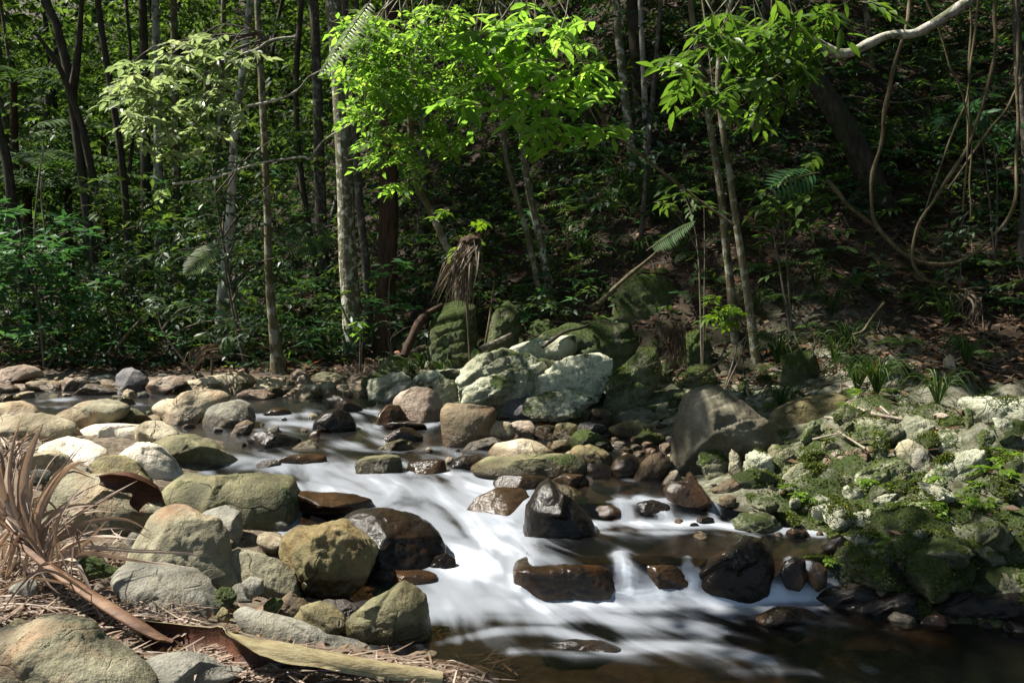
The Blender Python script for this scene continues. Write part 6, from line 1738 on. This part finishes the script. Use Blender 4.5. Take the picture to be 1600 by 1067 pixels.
def scatter(name, label, cat, group, boxes, meshes, smin, smax, seed, clear=.8, zmin=None):
    rng = np.random.default_rng(seed)
    placed = [(c[0], Yc, .5 * w) for _, c, w, Yc in ROCKS]
    PX = np.array([p[0] for p in placed]); PY = np.array([p[1] for p in placed]); PR = np.array([p[2] for p in placed])
    for x0, x1, y0, y1, n in boxes:
        H_ = hit(rng.uniform(x0, x1, n), rng.uniform(y0, y1, n))
        for p in H_:
            s = smin + (smax - smin) * rng.random() ** 2
            if ((np.hypot(PX - p[0], PY - p[1]) < PR * clear + s * .2)).any(): continue
            PX = np.append(PX, p[0]); PY = np.append(PY, p[1]); PR = np.append(PR, s * .5)
            o = bpy.data.objects.new(name, meshes[rng.integers(len(meshes))])
            COL.objects.link(o)
            o.location = p + [0, 0, .05 * s]
            o.scale = s * rng.uniform(.8, 1.2, 3)
            o.rotation_euler = (rng.normal() * .25, rng.normal() * .25, rng.uniform(0, 6.28))
            tag(o, label, cat, group)


sm = stone_meshes(['tan', 'grey', 'olive', 'pink', 'greentan'], 3, 1200, .4)
scatter('stone', 'small rounded stone packed between the boulders of the near left bank', 'stone', 'small stones on the near left bank', [(-20, 250, 700, 860, 70), (150, 480, 780, 960, 90), (0, 420, 900, 1040, 60), (-20, 330, 640, 720, 50)], sm, .05, .2, 31)
scatter('stone', 'small rounded stone along the far shore waterline', 'stone', 'small stones along the far shore', [(-20, 420, 588, 622, 80), (400, 600, 590, 622, 50)], sm, .07, .24, 32)
wm_ = stone_meshes(['wet', 'wetbrown', 'brown'], 3, 1300, .5)
scatter('wet_stone', 'small dark wet stone breaking the surface at midstream', 'stone', 'small wet stones in midstream', [(640, 1060, 640, 740, 90), (340, 560, 640, 700, 10), (1040, 1300, 760, 840, 40)], wm_ + sm[:4], .05, .15, 33)
bm_ = stone_meshes(['bench', 'lichen', 'mossrock', 'bench'], 4, 1400, .9)
scatter('rock_fragment', 'small lichened fragment among the rocks of the right bank', 'stone', 'stone fragments on the right bank', [(1190, 1620, 650, 800, 120), (1300, 1620, 790, 900, 70), (1000, 1250, 640, 760, 20)], bm_, .05, .24, 34, clear=.7)
scatter('mossy_stone', 'small mossy stone between outcrop and slope', 'stone', 'small stones around the outcrop', [(580, 1060, 560, 650, 60), (1000, 1240, 560, 640, 24)], bm_ + stone_meshes(['mossrock'], 4, 1500, .5), .08, .26, 35)


def flat_meshes(kinds, nvar, seed):
    out = []
    for k in kinds:
        for v in range(nvar):
            r = np.random.default_rng(seed + v * 7 + len(out))
            th = np.sort(r.uniform(0, 2 * PI, 9)); th = np.linspace(0, 2 * PI, 9, endpoint=False) * .6 + th * .4
            q = r.uniform(.75, 1.1, 9)
            ol = np.stack([np.cos(th) * q * .5, np.sin(th) * q * r.uniform(.2, .34)], -1)
            P, F = shape_rock(ol, r.uniform(.6, .9), seed + v + len(out) * 3, 4, 1., .1, 3., .1, .06)
            out.append(new_mesh('slab', P, F, M[k], attrs={'wet': np.zeros(len(P))}))
    return out


FM = flat_meshes(['bench', 'lichen', 'mossrock', 'wet'], 4, 1600)
scatter('ledge_rock', 'broken lichened slab embedded in the mossy right bank', 'rock', 'embedded slabs of the right bank', [(1240, 1620, 690, 830, 70), (1180, 1330, 740, 840, 24)], FM[:12], .16, .42, 36, clear=.55)
scatter('ledge_rock', 'weathered slab wedged between the main rocks of the outcrop', 'rock', 'wedged slabs of the outcrop', [(580, 1010, 530, 645, 60)], FM[:4] + FM[8:12], .3, .6, 37, clear=.45)


def ledge_face():
    rng = np.random.default_rng(1700)
    E = R_EDGE[18:26]
    seg = np.linalg.norm(np.diff(E, axis=0), axis=1); cum = np.concatenate([[0], np.cumsum(seg)])
    for row, (off, z0, lo, hi, ms) in enumerate([(.03, .0, .24, .42, (8, 9, 12, 13, 14, 15, 12, 13)), (.20, .10, .26, .46, (0, 1, 8, 9, 10, 11)), (.40, .20, .28, .5, (0, 1, 2, 3, 8, 9, 10, 11)), (.66, .28, .26, .5, (0, 1, 2, 3, 4, 5, 6, 7))]):
        t = rng.uniform(0, .1)
        while t < min(cum[-1], 3.4):
            i = min(np.searchsorted(cum, t, 'right') - 1, len(seg) - 1)
            f = (t - cum[i]) / seg[i]
            p = E[i] * (1 - f) + E[i + 1] * f
            d = (E[i + 1] - E[i]) / seg[i]
            nrm = np.array([-d[1], d[0]])
            w = rng.uniform(lo, hi)
            q = p + nrm * (off + rng.normal() * .04)
            o = bpy.data.objects.new('ledge_rock', FM[ms[rng.integers(len(ms))]])
            COL.objects.link(o)
            o.location = (q[0], q[1], z0 + rng.normal() * .025 + .03)
            o.scale = (w, w * rng.uniform(.8, 1.1), w * rng.uniform(.75, 1.25))
            o.rotation_euler = (rng.normal() * .15 + .1, rng.normal() * .15 - .1, math.atan2(d[1], d[0]) + rng.normal() * .35)
            tag(o, ['dark wet rock at the waterline foot of the right ledge', 'mossy rock halfway up the face of the right ledge', 'lichened rock on the brow of the right ledge', 'pale rock behind the brow of the right ledge'][row], 'rock', ['wet foot rocks of the right ledge', 'mossy face rocks of the right ledge', 'brow rocks of the right ledge', 'rocks behind the brow of the right ledge'][row])
            t += w * rng.uniform(.45, .7)


ledge_face()



# ------------------------------------------------------------------ moss cushions and seedlings on the right bank
def moss():
    rng = np.random.default_rng(950)
    g = Geo()
    n = 38000
    px = rng.uniform(1180, 1640, n); py = rng.uniform(690, 965, n)
    # world scatter over the bench
    Y = rng.uniform(4.6, 7.4, n); X = (px - 800) / 1556 * Y
    sr = poly_sd(X, Y, R_EDGE)
    k = fbm(p2(X, Y) * 2.6, 4, 71) + .4 * (1 - sstep(.2, 1.0, sr))
    ok = (sr > .0) & (sr < 2.6) & (k > .12)
    X, Y = X[ok], Y[ok]; m = len(X)
    C = np.stack([X, Y, gz_fast(X, Y)], -1)
    # and over the tops of the mossy stones there
    extra = []
    for o in list(COL.objects):
        if o.type != 'MESH' or o.parent is not None or o.get('category') not in ('rock', 'boulder', 'stone') or o.location.x < 1.0: continue
        mt = o.data.materials[0]
        if mt not in (M['bench'], M['mossrock'], M['lichen']): continue
        nv = len(o.data.vertices)
        V = np.zeros(nv * 3, np.float32); o.data.vertices.foreach_get('co', V); V = V.reshape(-1, 3)
        N = np.zeros(nv * 3, np.float32); o.data.vertices.foreach_get('normal', N); N = N.reshape(-1, 3)
        Mx = np.array(Matrix.LocRotScale(o.location, o.rotation_euler, o.scale))
        W = V @ Mx[:3, :3].T + Mx[:3, 3]
        wn_ = unit(N @ Mx[:3, :3].T)
        q = fbm(W * 4.5, 3, 73)
        pk = np.where((wn_[:, 2] > -.1) & (q > (-.1 if mt is M['mossrock'] else .12)) & (W[:, 2] > .05))[0]
        if len(pk): extra.append(W[pk[rng.random(len(pk)) < .5]])
    if extra:
        E = np.concatenate(extra); E = E[rng.random(len(E)) < min(1, 40000 / max(len(E), 1))]
        E = np.repeat(E, 2, 0) + rng.normal(size=(len(E) * 2, 3)) * .008
        C = np.concatenate([C, E]); m = len(C)
    L = rng.uniform(.007, .019, m)
    g.leaves(C, rand_dir(rng, m, .1, .9), rand_dir(rng, m, -.2, .8), L, L * .6, .2, False, rng.random(m))
    tag(obj('moss', g.mesh('moss', M['moss_tuft'])), 'thick green moss over the ledge of the right bank', 'moss', kind='stuff')


moss()
SEED = [(1330, 808, 14), (1345, 820, 10), (1300, 800, 12), (1420, 772, 12), (1400, 800, 14), (1440, 800, 12), (1260, 785, 12), (1240, 770, 10), (1560, 745, 18), (1590, 730, 18), (1575, 715, 14), (1480, 800, 14), (1510, 790, 14), (1540, 800, 14), (1350, 760, 12), (1370, 765, 10), (1290, 882, 12), (1265, 790, 10), (1330, 640, 14), (1350, 620, 14), (1395, 620, 12), (1475, 760, 12), (1545, 770, 14), (1210, 640, 12), (1390, 855, 10), (1460, 820, 10)]
sl_ = ['bright seedling at the tip of the mossy bank', 'seedling just behind the bank-tip seedling', 'low seedling hanging over the pool edge', 'seedling under the broad flat slab', 'ferny seedling in the moss below the flat slab', 'seedling between two moss cushions', 'seedling beside the long mossy base rock', 'small sprig above the small fall', 'leafy seedling near the right edge above the grey wedge', 'bright leafy seedling touching the right edge', 'upper seedling of the right edge group', 'seedling in front of the flat slab', 'seedling in the moss right of the flat slab', 'seedling left of the grey wedge stone', 'tiny fern on the mossy middle slab', 'tiny fern right of the middle slab fern', 'yellow sprig on the black rock by the ledge', 'sprig on the stone above the pool edge', 'bright leaf sprig behind the dry sticks', 'bright leaf sprig in the dense grass clump', 'sprig right of the dense grass clump', 'seedling on the corner of the flat slab', 'seedling over the grey wedge stone', 'sprig behind the tall shaded boulder', 'sprig in the moss above the overhang', 'sprig beside the white streaked shelf stone']
for i, (px, py, h) in enumerate(SEED):
    rng = np.random.default_rng(960 + i)
    b = hit(px, py, ground_z)[0]
    g = Geo()
    n = 5
    O = np.repeat(b[None] + [0, 0, .04], n, 0)
    D = rand_dir(rng, n, -.05, .35)
    spray_leaves(g, g, rng, O, D, 9, .09 * h / 12, .032 * h / 12, .5, False, .3, .15, False, .15, .001)
    g.tube(spline([b - [0, 0, .02], b + [0, 0, .02], O[0] + [0, 0, .004]], 4), .003, 3)
    tag(obj('seedling', g.mesh('seedling', M['leaf_moss'], b), loc=b), sl_[i], 'seedling', 'seedlings on the right bank')
    LIT.append((b, .10))
# ------------------------------------------------------------------ undergrowth, far foliage, canopy, litter
def undergrowth():
    rng = np.random.default_rng(77)
    # low leafy growth on the forest floor and slopes
    n = 34000
    px = rng.uniform(-250, 1850, n); Y = 8 + (rng.random(n) ** 1.4) * 22
    X = (px - 800) / 1556 * Y
    sr = poly_sd(X, Y, R_EDGE); u = bank_params(X, Y)
    cl = noise3(p2(X, Y) * .55, 41) + .5 * noise3(p2(X, Y) * 1.6, 42)
    dens = np.interp(u, [0, 300, 560, 700, 1000, 1300, 1600], [.62, .58, .50, .62, .62, .56, .52])
    start = np.interp(u, [0, 500, 600, 1000, 1200, 1600], [.7, .9, 2.2, 1.9, 2.2, 3.4])
    ok = (sr > start) & (cl * .6 + .5 > 1 - dens - .12) & (rng.random(n) < dens * 1.7)
    X, Y, u = X[ok], Y[ok], u[ok]
    Z = ground_z(X, Y)
    keep = (u < 950) | (Z > 2.3) | (rng.random(len(X)) < .3)
    X, Y, u, Z = X[keep], Y[keep], u[keep], Z[keep]
    n = len(X)
    hgt = rng.random(n) ** 1.6 * np.interp(u, [0, 400, 650, 1000, 1600], [2.0, 1.5, 1.1, .9, .7]) * np.clip((Y - 7.5) / 6, .35, 1.6)
    O = np.stack([X, Y, Z + hgt * .9 + .03], -1)
    qx, qy, dp = to_px(O)
    D = rand_dir(rng, n, -.1, .6)
    kind = rng.random(n)
    for nm, lab, mk, lo, hi, L, rt, k, TL, wh in (('undergrowth', 'dark glossy low undergrowth over the shaded forest floor', 'leaf_dark', 0, .35, .11, .42, 7, .28, False), ('undergrowth', 'mid green low undergrowth over the shaded forest floor', 'leaf_mid', .35, .8, .12, .36, 7, .28, False), ('undergrowth', 'blue-green whorled undergrowth over the shaded forest floor', 'leaf_blue', .8, 1, .16, .30, 7, .2, True)):
        m = (kind >= lo) & (kind < hi)
        g = Geo()
        spray_leaves(g, None, rng, O[m], D[m], k, TL, L, rt, False, .3, .3, wh)
        tag(obj(nm, g.mesh(nm, M[mk])), lab, 'undergrowth', kind='stuff')


def far_foliage():
    rng = np.random.default_rng(78)
    n = 17000
    Y = rng.uniform(13, 38, n)
    px = rng.uniform(-350, 1150, n)
    X = (px - 800) / 1556 * Y
    Zg = ground_z(X, Y)
    top = 1.6 + Y * .34 + 1.
    Z = Zg + .3 + rng.random(n) * np.maximum(top - Zg, .5)
    O = np.stack([X, Y, Z], -1)
    cl = noise3(O * .5, 51) + .6 * noise3(O * 1.2, 52)
    keep = (cl > np.interp(Y, [13, 18, 26, 38], [.22, .04, -.25, -.7])) & ~shades(O, .2)
    O = O[keep]; n = len(O)
    g = Geo()
    spray_leaves(g, None, rng, O, rand_dir(rng, n, -.3, .4), 7, .42, .19, .42, False, .3, .3)
    tag(obj('forest', g.mesh('forest', M['leaf_mid'])), 'mass of dim green foliage deep in the forest', 'forest', kind='stuff')
    n = 7000
    Y = rng.uniform(24, 44, n); px = rng.uniform(-350, 1100, n); X = (px - 800) / 1556 * Y
    O = np.stack([X, Y, ground_z(X, Y) + rng.random(n) * 2.5], -1)
    spray_leaves(g2 := Geo(), None, rng, O, rand_dir(rng, n, -.2, .5), 6, .6, .36, .42, False, .3, .3)
    tag(obj('forest', g2.mesh('forest', M['leaf_mid'])), 'far green undergrowth covering the rise behind the left trunks', 'forest', kind='stuff')
    # foliage on the upper right slope
    n = 2600
    px = rng.uniform(950, 1750, n); Y = rng.uniform(10.5, 19, n); X = (px - 800) / 1556 * Y
    Z = ground_z(X, Y) + rng.random(n) ** 1.5 * 2.2
    O = np.stack([X, Y, Z], -1)
    cl = noise3(O * .7, 53)
    O = O[(cl > .12)]; n = len(O)
    g = Geo()
    spray_leaves(g, None, rng, O, rand_dir(rng, n, -.3, .4), 7, .3, .15, .36, False, .4, .3)
    tag(obj('forest', g.mesh('forest', M['leaf_dark'])), 'dim foliage hanging over the upper right slope', 'forest', kind='stuff')


def canopy():
    rng = np.random.default_rng(79)
    g = Geo()
    n = 100000
    # leafy roof over forest and banks, mostly unseen, gaps shaped for the sunlit spots; thin over the creek downstream
    P = np.stack([rng.uniform(-24, 16, n), rng.uniform(-12, 44, n), rng.uniform(6.5, 13, n)], -1)
    gz = ground_z(P[:, 0], P[:, 1], False)
    P[:, 2] += np.maximum(gz - .8, 0)
    cl = noise3(P * [.35, .35, .5], 61) + .5 * noise3(P * .9, 62)
    # open sky over and behind the camera along the creek
    open_ = (P[:, 1] < 3.5) & (np.abs(P[:, 0] - .3) < 2.6)
    x, y, dep = to_px(P)
    seen = (y > -120) & (dep < 16) & (P[:, 1] > 1)
    keep = (cl > np.where((P[:, 1] > 12.5) & (P[:, 0] < -3), -.06, np.where(P[:, 0] > -1., -.34, -.14))) & ~open_ & ~seen
    P = P[keep]
    P = P[~shades(P, .2)]
    m = len(P)
    g.leaves(P, rand_dir(rng, m, -.5, .2), np.array([0, 0, 1.]) + rng.normal(size=(m, 3)) * .35, rng.uniform(.24, .46, m), rng.uniform(.12, .22, m), rng=rng)
    # added unseen boughs on the sun's path to shade boulder, ledge and pool
    for (px, py, Y_, h, r, n) in ((1150, 675, 6.8, 5.0, .34, 150), (1105, 660, 7.05, 5.0, .26, 110), (1160, 655, 7.2, 5.1, .34, 150), (1110, 700, 6.7, 4.8, .2, 80), (1120, 640, 6.85, 5.1, .2, 70), (1185, 690, 6.9, 5.2, .3, 90), (1450, 930, 4.8, 6.0, .6, 160), (1250, 1000, 4.5, 6.2, .5, 110)):
        c = at(px, py, Y_) + SUNV * h
        q = unit(rng.normal(size=(n, 3))) * (rng.random(n) ** .5)[:, None] * r + c
        g.leaves(q, rand_dir(rng, n, -.5, .2), SUNV + rng.normal(size=(n, 3)) * .4, rng.uniform(.14, .24, n), rng.uniform(.07, .12, n), rng=rng)
    # leafy walls beyond the sides, added to keep low skylight out
    n = 16000
    side = rng.integers(0, 3, n)
    P = np.where((side == 0)[:, None], np.stack([rng.uniform(-20, -11, n), rng.uniform(4, 44, n), rng.uniform(.5, 9, n)], -1),
        np.where((side == 1)[:, None], np.stack([rng.uniform(-22, 16, n), rng.uniform(38, 46, n), rng.uniform(.5, 16, n)], -1), np.stack([rng.uniform(7, 13, n), rng.uniform(-2, 9, n), rng.uniform(3, 10, n)], -1)))
    P = P[~shades(P, .3)]
    m = len(P)
    g.leaves(P, rand_dir(rng, m, -.5, .2), rand_dir(rng, m, -.2, .8), rng.uniform(.4, .7, m), rng.uniform(.2, .35, m), rng=rng)
    tag(obj('forest', g.mesh('forest', M['canopy'])), 'leafy forest canopy closing over the banks, with added shading boughs and walls', 'forest', kind='stuff')


def litter():
    rng = np.random.default_rng(80)
    n = 56000
    px = rng.uniform(-100, 1750, n); Y = 5 + rng.random(n) ** 1.3 * 11
    X = (px - 800) / 1556 * Y
    sr = poly_sd(X, Y, R_EDGE); u = bank_params(X, Y)
    start = np.interp(u, [0, 560, 700, 1100, 1300, 1600], [.5, .6, 1.2, .9, 1.4, 2.2])
    ok = (sr > start) | ((sr > .3) & (rng.random(n) < .05))
    X, Y = X[ok], Y[ok]; n = len(X)
    ground_z = gz_fast
    C = np.stack([X, Y, ground_z(X, Y) + .012], -1)
    e = .05
    gx = (ground_z(X + e, Y) - ground_z(X - e, Y)) / (2 * e); gy = (ground_z(X, Y + e) - ground_z(X, Y - e)) / (2 * e)
    N = unit(np.stack([-gx, -gy, np.ones(n)], -1)) + rng.normal(size=(n, 3)) * .35
    g = Geo()
    L = rng.uniform(.04, .11, n)
    g.leaves(C, rand_dir(rng, n, -.2, .25), N, L, L * rng.uniform(.3, .55, n), -.1, False, rng.random(n) ** 1.6)
    tag(obj('leaf_litter', g.mesh('leaf_litter', M['dead_leaf'])), 'brown fallen leaves scattered over the far bank', 'leaf litter', kind='stuff')
    # twigs and dry stalks on the slope
    g = Geo()
    n = 700
    px = rng.uniform(850, 1700, n); Y = rng.uniform(6.8, 12.5, n); X = (px - 800) / 1556 * Y
    sr = poly_sd(X, Y, R_EDGE)
    for i in np.where(sr > 1.2)[0]:
        a = rng.uniform(0, PI); l = rng.uniform(.1, .5)
        xs = X[i] + np.cos(a) * l * np.array([-.5, 0, .5]); ys = Y[i] + np.sin(a) * l * np.array([-.5, 0, .5])
        zs = ground_z(xs, ys) + .015 + np.array([0, rng.uniform(0, .04), rng.uniform(0, .08)])
        g.tube(spline(np.stack([xs, ys, zs], -1), 5), np.linspace(.005, .002, 5), 4)
    tag(obj('fallen_twigs', g.mesh('fallen_twigs', M['twig'])), 'thin dry twigs strewn over the right slope', 'twigs', kind='stuff')


undergrowth()
far_foliage()
litter()
canopy()
# ------------------------------------------------------------------ tell look-alikes apart by their neighbours
COLOUR = {}
for k_, w_ in dict(tan='tan', pale='pale', olive='olive', yellow='ochre', grey='grey', bluegrey='slate grey', greentan='greenish', pink='pinkish', brown='brown', slate='grey', wet='black wet', wetbrown='brown wet', lichen='pale lichened', bench='mossy grey', mossrock='mossy', ochre='orange').items():
    COLOUR[M[k_].name] = w_
ORD = ['', 'second ', 'third ', 'fourth ', 'fifth ', 'sixth ', 'seventh ', 'eighth ', 'ninth ', 'tenth ', 'eleventh ', 'twelfth ', 'thirteenth ', 'fourteenth ', 'fifteenth ', 'sixteenth ', 'seventeenth ', 'eighteenth ']


def world_px(o):
    x, y, d = to_px(np.array(o.location))
    return float(x), float(y), float(d)


def relabel():
    seen = {}
    for o in COL.objects:
        if o.parent is None and o.get('label'): seen.setdefault(o['label'], []).append(o)
    anchors = [(world_px(v[0]), k) for k, v in seen.items() if len(v) == 1 and v[0].get('category') in ('boulder', 'rock', 'cliff') and len(k.split()) <= 9]
    trees = [(world_px(v[0]), k) for k, v in seen.items() if len(v) == 1 and v[0].get('category') in ('tree', 'tree fern', 'shrub', 'fern frond', 'vine', 'branch', 'sapling') and len(k.split()) <= 9]
    slope = [(world_px(v[0]), k) for k, v in seen.items() if len(v) == 1 and v[0].get('category') in ('tree', 'vine', 'grass', 'shrub', 'branch', 'cliff', 'sapling') and len(k.split()) <= 10]
    buckets = {}
    for lab, objs in seen.items():
        if len(objs) < 2: continue
        for o in objs:
            x, y, d = world_px(o)
            if o.type == 'MESH':
                noun = {'pebble': 'pebble', 'stone': 'stone', 'wet_stone': 'stone', 'mossy_stone': 'stone', 'rock_fragment': 'fragment', 'ledge_rock': 'slab'}.get(o.name.split('.')[0], 'stone')
                col = COLOUR.get(o.data.materials[0].name, 'grey')
                pool = anchors
            elif o.get('category') == 'fern':
                noun, col, pool = 'fern', 'small dark', slope
            else:
                noun, col, pool = 'trunk', 'dim slim', trees
            best = None
            for (ax, ay, ad), k in pool:
                q = math.hypot(ax - x, (ay - y) * 1.6) + 30 * abs(ad - d) if pool is not trees else abs(ax - x)
                if best is None or q < best[0]: best = (q, k, ax, ay)
            q, k, ax, ay = best
            if pool is trees: side = 'left of' if x < ax else 'right of'
            elif abs(x - ax) > abs(y - ay) * 1.2: side = 'left of' if x < ax else 'right of'
            else: side = 'below' if y > ay else 'above'
            buckets.setdefault((col, noun, side, k), []).append((q, o))
    for (col, noun, side, k), lst in buckets.items():
        lst.sort(key=lambda t_: t_[0])
        for i, (_, o) in enumerate(lst):
            o['label'] = f"{ORD[min(i, 17)]}{col} {noun} {side} the {k}"


relabel()
